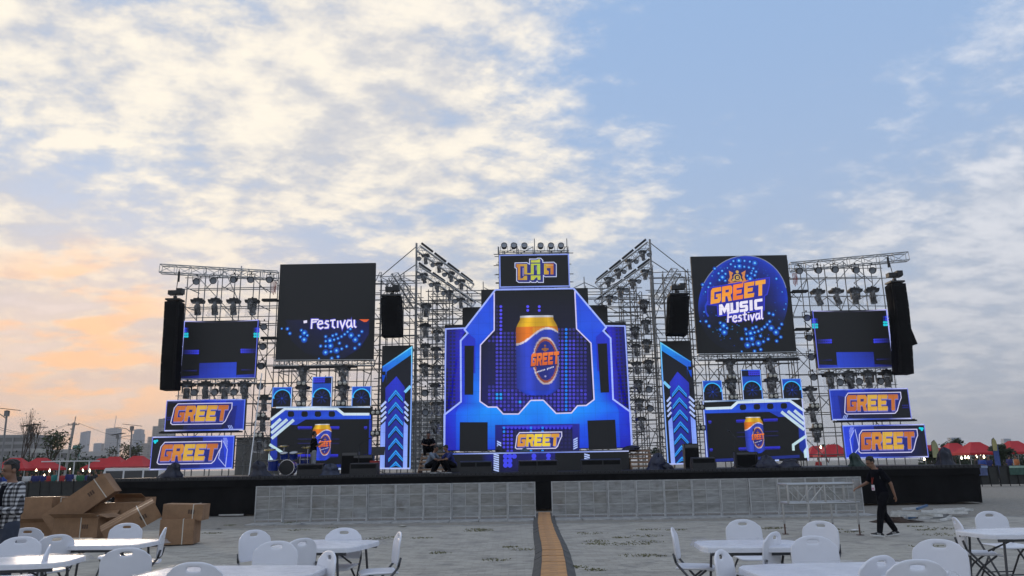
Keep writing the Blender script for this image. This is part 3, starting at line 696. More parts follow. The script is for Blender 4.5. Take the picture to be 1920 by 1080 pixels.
fl0 = q(878, 352), q(900, 374); word(S, 'G', (fl0[0][0], fl0[0][1], fl0[1][0], fl0[1][1]), 0, 0, [(214, 176, 80)], 7, 'crest')
for sg in (-1, 1):
    S.line([q(888 + sg * 34, 335), q(888 + sg * 52, 325), q(888 + sg * 46, 360), q(888 + sg * 58, 385), q(888 + sg * 36, 398)], .10, (206, 130, 70), 5, 'crest')
S.poly([q(820, 402), q(970, 380), q(974, 390), q(822, 412)], (190, 120, 60), 5, 'crest')
# deep blue swoosh left of the title
S.line([q(668, 540), q(650, 575), q(652, 620), q(672, 655)], .08, (30, 60, 190), 4, 'disc_rim')
S.finish()
LBc = [A4(107, 155), A4(846, 130), A4(65, 893), A4(833, 885)]
S = Screen('square_screen', 'big square screen, upper half black, only the word Festival and blue dots lit', LBc, SD - .3)
q4 = lambda x, y: S.px(A4(x, y))
# the same artwork sits lower half only: map right-hand crop coordinates into this screen
RBs = Screen.__new__(Screen); 
tl, tr, bl, br = [at(*c, SD - .3) for c in RB]; RBs.d = SD - .3; RBs.src = ((tl.x + bl.x) / 2, (tr.x + br.x) / 2, (bl.z + br.z) / 2, (tl.z + tr.z) / 2)
qr = lambda x, y: RBs.px(B1(x, y))
CL = q4(0, 580)[1]
b = S.mb('disc'); n = 40
for i in range(n):   # lower part of the disc, clipped at the dark half
    pass
for x, y, k in BIGDOTS:
    u, v = qr(x, y)
    if v > CL + .03: S.glow(u, v, (.06, .10, .17)[k], (16, 90, 215), (3, 8, 40), 3); S.dot(u, v, (.02, .03, .045)[k], (110, 205, 250), 4)
bg_ = [(q4(150, 580)), q4(800, 580), q4(795, 690), q4(730, 800), q4(600, 880), q4(440, 886), q4(300, 840), q4(190, 740)]
S.poly(bg_, [(4, 6, 40), (6, 10, 60), (6, 16, 80), (6, 16, 80), (3, 8, 40), (2, 4, 20), (2, 4, 24), (3, 6, 34)], 1, 'disc')
festival(S, q4, 335, 552, 100, .03, clip=580)
S.poly([q4(288, 588), q4(316, 584), q4(316, 604), q4(290, 608)], (230, 225, 250), 6, 'lettering')
S.poly([q4(720, 577), q4(800, 577), q4(780, 596), q4(760, 598)], (220, 90, 40), 5, 'lettering')
S.finish()

# ---- mirrored pairs
def pair(corners, d, draw, name, labels, border=None):
    for mir in (False, True):
        S = Screen(name, labels[mir], corners, d, mirror=mir)
        draw(S, mir)
        if border: S.border(border)
        S.finish()
def outer_upper(S, mir):
    q = lambda x, y: S.px(A2(x, y))
    for bx, n, al in ((0, 3, (0.0, .5, 1)), (1, 3, (1, .5, 0))):
        for i in range(3):
            for j in range(4):
                x = (240 + i * 13) if bx == 0 else (736 + i * 13); y = 545 + j * 18
                c = (30, 200, 220) if j >= 2 else (40, 60, 220)
                if (i == 2 and bx == 0) or (i == 0 and bx == 1): c = tuple(v // 2 for v in c) if j < 2 else c
                S.dot(*q(x, y), .055, c, 2, 'dots')
    for i in range(9):
        for j in range(2):
            f = .35 + .65 * i / 8; S.dot(*q(240 + i * 12.5, 700 + j * 16), .05, tuple(int(v * f) for v in (52, 60, 225)), 2, 'dots'); S.dot(*q(744 - i * 12.5, 692 + j * 16), .05, tuple(int(v * f) for v in (52, 60, 225)), 2, 'dots')
            if j == 0: S.dot(*q(235 + i * 11.5, 838), .035, tuple(int(v * f * .5) for v in (52, 60, 225)), 2, 'dots'); S.dot(*q(735 - i * 11, 832), .035, tuple(int(v * f * .5) for v in (52, 60, 225)), 2, 'dots')
    S.poly([q(350, 785), q(610, 778), q(606, 888), q(346, 892)], [(20, 34, 130), (30, 60, 190), (34, 66, 200), (24, 44, 160)], 1, 'blue_block')
    S.poly([q(215, 880), q(350, 870), q(346, 893), q(214, 897)], [(10, 14, 60), (20, 30, 120), (20, 34, 140), (10, 14, 70)], 1, 'blue_block')
    S.poly([q(610, 868), q(742, 860), q(740, 888), q(606, 890)], [(30, 56, 180), (16, 26, 120), (20, 36, 150), (30, 60, 190)], 1, 'blue_block')
    S.line([(.006, .004), (.3, .02), (.5, .035), (.7, .02), (.994, .004)], .05, [(190, 190, 250), (60, 60, 80), (20, 20, 30), (60, 60, 80), (190, 190, 250)], 5, 'border')
    S.line([(.006, .0), (.006, .994), (.5, .99), (.994, .994)], .05, [(150, 160, 250), (190, 200, 255), (90, 110, 230), (190, 200, 255)], 5, 'border'); S.line([(.994, .0), (.994, 1)], .04, (90, 100, 210), 5, 'border')
pair([A2(248, 490), A2(765, 485), A2(207, 900), A2(740, 893)], SD - .6, outer_upper, 'outer_screen',
     ['mostly black screen with blue block beside the left outer speaker column', 'mostly black screen with blue block beside the right outer speaker column'])
def banner(upper):
    def f(S, mir):
        C = A3; q = lambda x, y: S.px(C(x, y))
        if upper:
            S.rect(0, 0, 1, 1, [(5, 6, 24), (30, 58, 185), (22, 42, 160), (4, 5, 18)], 1, 'blue_block')
            S.poly([(.27, 0), (.76, 0), (.74, 1), (.25, 1)], [(14, 18, 80), (34, 60, 210), (12, 14, 50), (8, 10, 34)], 2, 'blue_block')
            S.poly([(.0, .12), (.26, .06), (.24, 1), (0, 1)], (0, 0, 2), 2, 'blue_block')
            S.poly([(.74, .3), (.9, .2), (.88, .94), (.72, .94)], [(6, 8, 30), (20, 34, 140), (14, 26, 110), (4, 5, 20)], 3, 'blue_block')
            for k in range(3): S.line([(.80 + .02 * k, .84), (.825 + .02 * k, .96)], .03, (150, 170, 240), 4, 'stripe')
            for i in range(4):
                for j in range(2): S.dot(.03 + .02 * i, .56 + .07 * j, .035, (24, 26, 110), 4, 'dots')
            bx = (.075, .12, .835, .79) if not mir else (.165, .13, .90, .81)
        else:
            S.rect(0, 0, 1, 1, [(2, 3, 8), (30, 56, 185), (24, 46, 170), (3, 4, 14)], 1, 'blue_block')
            S.poly([(.0, .03), (.62, .03), (.60, .96), (0, .96)], [(0, 0, 2), (10, 14, 60), (16, 24, 110), (0, 0, 2)], 2, 'blue_block')
            S.poly([(.86, .15), (.88, .02), (.99, .02), (.985, .97), (.92, .97)], (34, 62, 214), 3, 'blue_block')
            S.line([(.85, .12), (.825, .68), (.915, .93), (.925, .42), (.865, .15)], .03, (170, 184, 245), 4, 'stripe')
            for k in range(4): S.line([(.865 + .012 * k, .06 + .0 * k), (.925, .20 + .12 * (3 - k) * .6)], .02, (150, 165, 240), 4, 'stripe')
            for i, (x, y) in enumerate(((.03, .13), (.045, .13), (.06, .12), (.04, .17))): S.dot(x, y, .05, (20, 210, 230), 4, 'dots')
            bx = (.085, .17, .85, .83) if not mir else (.165, .15, .90, .84)
        greet_logo(S, bx, 5)
        S.line([(.004, .01), (.5, .012), (.996, .01)], .05, [(190, 196, 250), (60, 80, 200), (150, 170, 250)], 5, 'border'); S.line([(.004, .985), (.3, .985), (.55, .985), (.996, .985)], .055, [(200, 206, 252), (70, 80, 160), (60, 90, 210), (180, 196, 252)], 5, 'border')
        S.line([(.005, 0), (.005, 1)], .035, (110, 120, 220), 5, 'border'); S.line([(.995, 0), (.995, 1)], .04, (90, 120, 240), 5, 'border')
    return f
pair([A3(165, 195), A3(735, 187), A3(148, 415), A3(720, 413)], SD - .5, banner(True), 'banner_screen', ['upper of the two gold GREET banner screens on the left', 'upper of the two gold GREET banner screens on the right'])
pair([A3(62, 460), A3(655, 450), A3(42, 697), A3(640, 692)], SD - .9, banner(False), 'banner_screen', ['lower gold GREET banner screen at the far left of the stage', 'lower gold GREET banner screen at the far right of the stage'])

def lower_wide(S, mir):
    q = lambda x, y: S.px(A5(x, y))
    S.rect(0, 0, 1, 1, (0, 0, 0), 1, 'blue_block')
    BL_ = (26, 70, 200)
    S.poly([q(68, 390), q(165, 316), q(508, 316), q(556, 352), q(728, 352), q(740, 350), q(740, 380), q(300, 384), q(240, 420), q(190, 420), q(108, 490), q(108, 640), q(60, 700)], [(24, 60, 190)] * 3 + [(28, 80, 215)] * 4 + [(22, 56, 180)] * 3 + [(18, 40, 140)] * 3, 2, 'blue_block')
    S.line([q(64, 386), q(160, 312), q(512, 312), q(556, 348), q(730, 348)], .11, (206, 224, 236), 4, 'stripe')
    for k in range(3): S.line([q(66 + 2 * k, 442 + 36 * k - 2), q(132 + 44 * k * 1.0, 380 + 3 * k)], .13, (190, 214, 228), 4, 'stripe')
    for x in (200, 292, 382, 476): S.poly([q(x - 20, 334), q(x - 12, 328), q(x + 14, 328), q(x + 22, 338), q(x + 22, 358), q(x + 12, 366), q(x - 12, 366), q(x - 22, 356)], (0, 0, 0), 3, 'slot')
    S.line([q(56, 552), q(150, 612), q(150, 650)], .11, (190, 220, 228), 4, 'stripe')
    S.poly([q(50, 612), q(82, 656), q(78, 702), q(46, 702)], (190, 220, 232), 4, 'stripe')
    S.poly([q(728, 384), q(744, 384), q(744, 715), q(722, 715)], (20, 44, 150), 3, 'blue_block')
    for (xa, xb, y) in ((252, 345, 436), (470, 528, 436), (244, 340, 624), (462, 520, 624), (700, 716, 436), (700, 716, 624)):
        x = xa
        while x < xb: S.dot(*q(x, y), .045, (46, 48, 190), 3, 'dots'); S.dot(*q(x, y + 9), .035, (30, 32, 140), 3, 'dots'); x += 8.5
    for y in (516, 545): S.line([q(246, y), q(340, y)], .04, (16, 18, 80), 3, 'dots'); S.line([q(470, y), q(526, y)], .04, (16, 18, 80), 3, 'dots')
    S.line([q(110, 690), q(720, 700)], .12, (16, 34, 120), 3, 'blue_block')
    S.line([q(100, 303), q(250, 300), q(340, 300), q(560, 300), q(736, 300)], .06, [(190, 210, 240), (120, 150, 200), (200, 220, 250), (90, 120, 170), (190, 210, 240)], 5, 'border')
    S.line([q(520, 716), q(560, 717)], .07, (180, 200, 240), 5, 'border'); S.line([q(250, 712), q(278, 712)], .06, (170, 190, 240), 5, 'border')
    if mir: S.line([(.008, 0), (.008, 1)], .05, (190, 200, 250), 5, 'border'); S.line([(.992, 0), (.992, 1)], .05, (170, 190, 250), 5, 'border')
    a = S.px(A5(408, 535)); hh = abs(at(*A5(408, 416), S.d).z - at(*A5(408, 657), S.d).z) / 2; hwd = abs(at(*A5(344, 535), S.d).x - at(*A5(471, 535), S.d).x) / 2
    can_art(S, (1 - a[0]) if mir else a[0], a[1], hwd, hh, 5)
LWC = [A5(70, 300), A5(744, 300), A5(50, 712), A5(744, 720)]
pair(LWC, SD - .2, lower_wide, 'backdrop_screen', ['wide low screen with a beer can behind the drum kit', 'wide low screen with a beer can on the right half of the stage'])
def fan(kind):
    def f(S, mir):
        ty = .24 if kind == 'mid' else .02
        S.rect(0, 0, 1, 1, (20, 70, 180), 1, 'blue_block')
        cx, cy = .5, (1 + ty) / 2 + .06; rw = .46 * S.w
        arch = [(.05, 1), (.05, cy)] + [(.5 - .45 * math.cos(math.pi * k / 14), cy - .45 * S.w / S.h * math.sin(math.pi * k / 14)) for k in range(15)] + [(.95, cy), (.95, 1)]
        S.poly(arch, (3, 5, 16), 2, 'fan_housing'); S.line(arch[1:-1], .045, (50, 180, 255), 3, 'outline')
        for k in range(9):
            a = R(15 + 40 * k); c = (5, 18, 62) if k % 2 else (3, 10, 40)
            S.poly([(cx + .05 * math.cos(a), cy + .05 * math.sin(a)), (cx + .34 * math.cos(a - .2), cy + .34 * math.sin(a - .2) * S.w / S.h), (cx + .36 * math.cos(a + .12), cy + .36 * math.sin(a + .12) * S.w / S.h)], [(14, 44, 130), c, c], 4, 'fan_blade')
        S.dot(cx, cy, .05, (16, 60, 170), 5, 'fan_blade')
        if kind == 'mid':
            S.rect(0, 0, 1, ty - .02, (8, 10, 40), 2, 'blue_block')
            for i in range(6):
                for j in range(3): S.dot(.08 + .1 * i, .03 + .065 * j, .045, (50, 54, 210), 3, 'dots')
        S.line([(.012, .005), (.012, 1)], .03, (120, 170, 250), 5, 'border'); S.line([(.988, .005), (.988, 1)], .03, (190, 210, 250), 5, 'border'); S.line([(0, .008), (1, .008)], .03, (60, 120, 230), 5, 'border')
    return f
for kind, cs, lab in (('side', [A5(76, 167), A5(207, 167), A5(74, 298), A5(205, 298)], 'outer small fan picture screen above the %s can screen'), ('mid', [A5(345, 95), A5(477, 97), A5(342, 298), A5(475, 298)], 'tall middle fan picture screen above the %s can screen'), ('side', [A5(612, 162), A5(742, 162), A5(610, 292), A5(742, 292)], 'inner small fan picture screen above the %s can screen')):
    pair(cs, SD - .2, fan(kind), 'fan_screen', [lab % 'left', lab % 'right'])
def arrows(S, mir):
    q5 = lambda x, y: S.px(A5(x, y)); q4 = lambda x, y: S.px(A4(x, y))
    S.poly([q4(900, 952), q4(1136, 790), q4(1136, 1080), q5(1010, 150), q5(968, 185), q5(960, 715), q5(800, 715), q5(808, 40)], (4, 6, 20), 1, 'blue_block')
    S.poly([q4(903, 950), q4(1128, 796), q4(1128, 850), q4(935, 985), q4(935, 1075), q5(845, 80), q5(815, 80), q4(903, 1075)], [(22, 90, 210), (20, 150, 240), (16, 130, 225), (26, 90, 210), (30, 70, 190), (30, 60, 180), (26, 60, 180), (24, 70, 190)], 2, 'blue_block')
    S.line([q4(903, 948), q4(1130, 792), q4(1130, 1080), q5(1012, 150)], .05, [(30, 130, 230), (110, 210, 250), (90, 170, 250), (60, 150, 250)], 4, 'outline')
    S.poly([q5(838, 170), q5(912, 92), q5(968, 165), q5(968, 715), q5(838, 715)], [(28, 38, 170), (34, 50, 205), (28, 38, 170), (14, 18, 90), (14, 18, 90)], 2, 'arrow_lane')
    for k in range(7):
        y = 245 + 81 * k - (k == 6) * 4
        def chev(o, th, c, ly):
            P = [(858, y - o), (908, y - 62 - o * 1.0), (955, y - 4 - o), (955, y - 4 + th), (908, y - 62 + th + 6), (858, y + th)]
            P = [(a, min(b, 716)) for a, b in P]; S.poly([q5(*p) for p in P], c, ly, 'chevron')
        if y - 50 > 716: continue
        chev(2, 34, (4, 6, 30), 3); chev(0, 22, (40, 160, 240), 4)
        P = [(862, y + 4), (908, y - 50), (952, y), (952, y + 8), (908, y - 40), (862, y + 14)]
        S.poly([q5(a, min(b, 716)) for a, b in P], (24, 80, 200), 5, 'chevron')
    for k in range(4):
        S.line([q5(808, 298 + 34 * k), q5(842, 262 + 34 * k)], .09, (176, 196, 250), 3, 'stripe'); S.line([q5(966, 262 + 34 * k), q5(992, 292 + 34 * k)], .08, (176, 196, 250), 3, 'stripe')
    S.poly([q5(806, 425), q5(838, 395), q5(832, 716), q5(800, 716)], [(130, 160, 250), (120, 150, 250), (140, 170, 252), (150, 176, 252)], 3, 'stripe')
    S.poly([q5(962, 395), q5(990, 425), q5(984, 716), q5(956, 716)], [(120, 150, 245), (130, 160, 250), (150, 176, 252), (140, 170, 252)], 3, 'stripe')
    S.line([q5(1016, 0), q5(1004, 716)], .05, (130, 170, 250), 4, 'outline'); S.line([q5(968, 200), q5(1008, 158)], .12, (120, 200, 246), 4, 'stripe'); S.line([q5(798, 714), q5(1006, 714)], .06, (176, 190, 250), 4, 'outline')
    for k in range(3): S.rect(*q5(818, 60 + 72 * k), *q5(838, 84 + 72 * k), (0, 0, 6), 3, 'slot')
pair([A4(900, 780), A4(1138, 780), A5(797, 718), A5(1008, 718)], SD - .7, arrows, 'arrow_screen', ['tall screen with blue upward arrows left of the centre screen', 'tall screen with blue upward arrows right of the centre screen'])
# ================================================================ SCAFFOLD, TRUSSES AND RIGGING
TR = .023
rnd = random.Random(21)
def scaffold(label, x0, x1, ztops, y0=SD + .45, y1=SD + 1.55, zb=SH, step=.95, bay=.92, seed=0, dense=False):
    """tube scaffold: two rows of standards, ledgers, transoms and diagonal braces; every tube an object"""
    rn = random.Random(seed); t = thing('scaffold', label, 'scaffold', ((x0 + x1) / 2, y0, zb), 0, 'stage scaffolding')
    cx, cy = (x0 + x1) / 2, y0
    n = max(1, round((x1 - x0) / bay)); xs = [x0 + (x1 - x0) * i / n for i in range(n + 1)]
    zt = (lambda x: ztops) if not callable(ztops) else ztops
    P = lambda x, y, z: (x - cx, y - cy, z - zb)
    for i, x in enumerate(xs):
        for k, y in enumerate((y0, y1)):
            top = zt(x) + rn.uniform(-.1, .35); xx = x + (.12 if k else 0) + rn.uniform(-.05, .05)
            rod('standard', P(xx, y, zb), P(xx + rn.uniform(-.02, .02), y, top), TR, M_steel, t)
    z = zb + .35; lv = 0
    while z < max(zt(x) for x in xs) - .05:
        ok = [x for x in xs if zt(x) > z]
        if len(ok) > 1:
            for k, y in enumerate((y0, y1)):
                dz = rn.uniform(-.08, .08) + (.22 if k else 0)
                rod('ledger', P(ok[0] - .15 - rn.random() * .15, y - .05, z + dz), P(ok[-1] + .15 + rn.random() * .15, y - .05, z + dz + rn.uniform(-.03, .03)), TR * .9, M_steel, t)
            if dense or lv % 2: rod('ledger', P(ok[0] - .1, y0 + .06, z + step * .5 + rn.uniform(-.1, .1)), P(ok[-1] + .1, y0 + .06, z + step * .5), TR * .8, M_steel, t)
            for x in ok[::2]: rod('transom', P(x, y0 - .1, z + .05), P(x + .12, y1 + .1, z + .05), TR * .9, M_steel, t)
            for a, c in zip(ok, ok[1:]):
                if rn.random() < .55:
                    if rn.random() < .5: a, c = c, a
                    rod('brace', P(a, y0 + .1, z), P(c, y0 + .1, min(z + step * rn.choice((1, 1, 2)), zt(c) + .1)), TR * .8, M_steel, t)
                if rn.random() < .4: rod('brace', P(c, y1 - .1, z), P(a, y1 - .1, z + step), TR * .8, M_steel, t)
        z += step; lv += 1
    return t
def box_truss(label, a, b, s, group=None, up=Vector((0, 0, 1)), lace=.55, r=.025, material=None, name='truss'):
    a = Vector(a); b = Vector(b); material = material or M_alu; t = thing(name, label, 'truss', a, 0, group)
    d = (b - a); L = d.length; d.normalize(); sx = d.cross(up).normalized(); uz = sx.cross(d).normalized(); h = s / 2
    cor = [(-h, -h), (h, -h), (h, h), (-h, h)]; off = [sx * p + uz * q_ for p, q_ in cor]
    for o in off: rod('chord', o, o + d * L, r, material, t)
    m = MB(); n = max(2, round(L / lace))
    for k in range(4):
        o, p = off[k], off[(k + 1) % 4]
        for i in range(n + 1):
            x = d * (L * i / n); m.tube(o + x, p + x, r * .6, 5)
            if i < n:
                y = d * (L * (i + 1) / n)
                if (i + k) % 2: m.tube(o + x, p + y, r * .55, 5)
                else: m.tube(p + x, o + y, r * .55, 5)
    m.build('lacing', material, t, fix=False)['kind'] = 'stuff'
    return t
def LRpts(fn):
    for mir in (False, True): fn((lambda p: mirx(p)) if mir else (lambda p: Vector(p)), 'right' if mir else 'left')
X = lambda px, py, d=SD + .5: at(px, py, d).x
Z = lambda px, py, d=SD + .5: at(px, py, d).z
def rng_x(m, a, b):
    p, q_ = m((a, 0, 0)).x, m((b, 0, 0)).x; return min(p, q_), max(p, q_)
def rig(m, side):
    sd = 0 if side == 'left' else 100
    a, b = rng_x(m, X(345, 600), X(520, 600)); scaffold('outer %s scaffold behind the GREET banners' % side, a, b, Z(430, 512), seed=1 + sd, step=.88, bay=.85)
    a, b = rng_x(m, X(522, 700), X(708, 700)); scaffold('%s scaffold behind the big square screen' % side, a, b, Z(600, 515), seed=2 + sd, step=.8, bay=.62, dense=True)
    a, b = rng_x(m, X(712, 700), X(776, 700)); scaffold('%s scaffold behind the arrow screen and hung speaker' % side, a, b, Z(740, 524), seed=3 + sd, step=.62, bay=.55, dense=True)
    a, b = rng_x(m, X(782, 700), X(838, 700)); scaffold('%s scaffold tower of lights beside the can screen' % side, a, b, Z(810, 556), seed=4 + sd, step=.5, bay=.5, dense=True)
    # tall mast with stays
    t = thing('mast', 'tall scaffold mast with stays holding the %s sloping light trusses' % side, 'mast', m(at(779, 880, SD + .3)), 0)
    base = m(at(779, 878, SD + .3)); base.z = SH; t.location = base
    rel_ = lambda p: Vector(p) - base
    rod('pole', (0, 0, 0), rel_(m(at(781, 456, SD + .3))), .05, M_steel, t)
    for p1, p2 in (((781, 462), (712, 520)), ((781, 495), (748, 518))): rod('stay', rel_(m(at(*p1, SD + .3))), rel_(m(at(*p2, SD + .6))), .022, M_steel, t)
    # outer roof truss, screen-foot truss, banner truss
    box_truss('long top truss reaching out over the %s outer speaker column' % side, m(at(*A2(80, 128), SD - .4)), m(at(*A2(895, 175), SD + .2)), .36, 'trusses', lace=.6)
    box_truss('truss under the %s big square screen' % side, m(at(*A4(62, 920), SD - .2)), m(at(*A4(838, 915), SD - .2)), .24, 'trusses', lace=.5)
    box_truss('truss under the %s outer screen' % side, m(at(*A2(205, 914), SD - .6)), m(at(*A2(745, 908), SD - .6)), .20, 'trusses', lace=.5)
    box_truss('short steep truss above the hung %s inner speaker' % side, m(at(*A4(985, 235), SD - .9)), m(at(*A4(1130, 470), SD + .3)), .34, 'trusses', lace=.36)
    box_truss('upper sloping light truss on the %s of the centre' % side, m(at(785, 466, SD - .5)), m(at(*A6(272, 405), SD - .5)), .26, 'trusses', lace=.4)
    box_truss('lower sloping light truss on the %s of the centre' % side, m(at(783, 503, SD - .5)), m(at(*A6(285, 545), SD - .5)), .26, 'trusses', lace=.4)
    # dark boards lying on the scaffolds
    for k, (p, q_, lab) in enumerate([(A2(790, 348), A2(900, 348), 'upper dark board on the %s outer scaffold'), (A2(782, 614), A2(892, 612), 'lower dark board on the %s outer scaffold'), (A3(118, 428), A3(705, 424), 'dark board between the two %s banners'), (A4(55, 957), A4(700, 945), 'dark board under the %s big square screen')]):
        a_, b_ = m(at(*p, SD - .3)), m(at(*q_, SD - .3)); mb_ = MB(); mb_.box((0, 0, 0), (abs(b_.x - a_.x), .3, .06)); mb_.box((0, -.12, .04), (abs(b_.x - a_.x) * .96, .03, .05))
        tag(mb_.build('platform_board', mat('dark_board', (.03, .03, .03), .8, noise_amt=.4, noise_scale=3)), lab % side, 'board', 'platform boards').location = (a_ + b_) / 2
LRpts(rig)
# centre top: support behind header sign with a lamp rail, and rails across the steps
a, b = X(836, 560), X(1170, 560)
def ctop(x): return Z(1000, 470) if abs(x - X0) < (X(1068, 500) - X0) else Z(1000, 546)
scaffold('scaffold behind the centre screen and header sign', X0 - 4.6, X0 + 4.6, lambda x: Z(1000, 462) if abs(x - X0) < 1.62 else Z(1000, 535), seed=11, step=.42, bay=.77)

# ---------------------------------------------------------------- line arrays
def line_array(label, pts, width, depth, y, cable_top, m, flap=False, cover=False):
    """hung column of cabinets; pts = centre line pixels from top to bottom"""
    P = [m(at(*p, y)) for p in pts]; top = P[0]
    t = thing('line_array_speaker', label, 'speaker', P[-1], 0, 'hung speaker columns'); o = P[-1]
    L = sum((b_ - a_).length for a_, b_ in zip(P, P[1:])); n = max(4, round(L / .36))
    def along(s):
        for a_, b_ in zip(P, P[1:]):
            l = (b_ - a_).length
            if s <= l: return a_.lerp(b_, s / l), (b_ - a_).normalized()
            s -= l
        return P[-1], (P[-1] - P[-2]).normalized()
    for i in range(n):
        c, d = along((i + .5) * L / n); tilt = math.atan2(d.x, -d.z)
        mb_ = MB(); hh = L / n * .5 - .006; w = width / 2
        mb_.prism([(-w, -hh * .97), (w, -hh * .97), (w, hh), (-w, hh)], -depth / 2, depth / 2)
        ob = mb_.build('speaker_cabinet', M_grille, t); ob.location = c - o; ob.rotation_euler = (0, -tilt if False else tilt * 0, 0)
        ob.rotation_euler = (0, math.atan2(-d.x, -d.z), 0)
    mb_ = MB()   # loose black rain cover over the column
    vs = []; k = 14; rows = 20
    for r_ in range(rows + 1):
        c, d = along(L * r_ / rows)
        for i in range(k):
            a_ = 2 * math.pi * (i + .5) / k; sx, sy = math.cos(a_), math.sin(a_); e = 1 / max(abs(sx), abs(sy)); e = min(e, 1.2)
            wob = 1.07 + .03 * math.sin(i * 2.3 + r_ * .9) + .02 * math.sin(r_ * 2.1 + i)
            vs.append((c.x - o.x + sx * e * width / 2 * wob, sy * e * depth / 2 * wob, c.z - o.z))
    fs = [(r_ * k + i, r_ * k + (i + 1) % k, (r_ + 1) * k + (i + 1) % k, (r_ + 1) * k + i) for r_ in range(rows) for i in range(k)] + [tuple(range(k))]
    mb_.add(vs, fs); mb_.build('rain_cover', M_black, t, smooth=True)
    if flap:
        mb_ = MB(); f = [m(at(*p, y - .1)) - o for p in flap]; g_ = [p + Vector((0, .03, 0)) for p in f]
        nf = len(f); mb_.add([*f, *g_], [tuple(range(nf)), tuple(range(2 * nf - 1, nf - 1, -1))] + [(i, (i + 1) % nf, (i + 1) % nf + nf, i + nf) for i in range(nf)]); mb_.build('loose_flap', M_black, t)
    mb_ = MB(); bz = top.z - o.z; mb_.box((top.x - o.x, 0, bz + .10), (width * 1.0, depth * .9, .07)); mb_.box((top.x - o.x, 0, bz + .2), (.12, .12, .16)); mb_.build('flying_frame', M_blackm, t)
    if cable_top is not None:
        c = m(at(*cable_top, y)) - o; h = top - o
        mb_ = MB(); hz_ = bz + .42; mb_.box((h.x, 0, hz_), (.55, .28, .18)); mb_.box((h.x + .2, 0, hz_ + .06), (.24, .34, .22)); mb_.build('chain_hoist', M_blackm, t)
        rod('chain', (h.x, 0, bz + .2), (c.x, 0, c.z), .016, M_blackm, t); rod('chain_bag', (c.x, 0, c.z - .55), (c.x, 0, c.z - .1), .05, M_blackm, t)
I3 = lambda p: Vector(p)
line_array('long black speaker column hanging at the far left of the stage', [A2(178, 362), A2(168, 560), A2(152, 800), A2(146, 975)], .60, .62, SD - 1.5, A2(210, 130), I3)
line_array('long black speaker column with a loose flap hanging at the far right', [B3(865, 308), B3(890, 480), B3(912, 700), B3(928, 1005)], .60, .62, SD - 1.5, B3(805, 75), I3, flap=[B3(985, 630), B3(1042, 768), B3(990, 786), B3(940, 780), B3(930, 640)])
line_array('short black speaker column hanging beside the left square screen', [A4(975, 418), A4(978, 560), A4(981, 710)], .82, .7, SD - 1.2, A4(985, 300), I3)
line_array('short black speaker column hanging beside the right square screen', [B1(445, 510), B1(440, 650), B1(432, 793)], .82, .7, SD - 1.2, B1(425, 400), I3)

# ---------------------------------------------------------------- lamps
M_lens = mat('lamp_lens', (.25, .27, .3), .1, spec=.8)
M_lensw = mat('blinder_lens', (.65, .62, .52), .2, spec=.8)
def plastic_bag_material():
    m = bpy.data.materials.new('clear_plastic'); m.use_nodes = True; t = m.node_tree; t.nodes.remove(t.nodes['Principled BSDF']); out = t.nodes['Material Output']
    tr = t.nodes.new('ShaderNodeBsdfTransparent'); gl = t.nodes.new('ShaderNodeBsdfGlossy'); df = t.nodes.new('ShaderNodeBsdfDiffuse'); gl.inputs['Roughness'].default_value = .25
    df.inputs[0].default_value = (.8, .8, .82, 1); a = t.nodes.new('ShaderNodeMixShader'); a.inputs[0].default_value = .45; t.links.new(gl.outputs[0], a.inputs[1]); t.links.new(df.outputs[0], a.inputs[2])
    n = t.nodes.new('ShaderNodeTexNoise'); n.inputs['Scale'].default_value = 5; r = t.nodes.new('ShaderNodeMapRange'); r.inputs[1].default_value = .4; r.inputs[2].default_value = .7; r.inputs[3].default_value = .03; r.inputs[4].default_value = .26
    c = t.nodes.new('ShaderNodeTexCoord'); t.links.new(c.outputs['Object'], n.inputs['Vector']); t.links.new(n.outputs[0], r.inputs[0])
    mx = t.nodes.new('ShaderNodeMixShader'); t.links.new(r.outputs[0], mx.inputs[0]); t.links.new(tr.outputs[0], mx.inputs[1]); t.links.new(a.outputs[0], mx.inputs[2]); t.links.new(mx.outputs[0], out.inputs[0])
    return m
M_bag = plastic_bag_material()
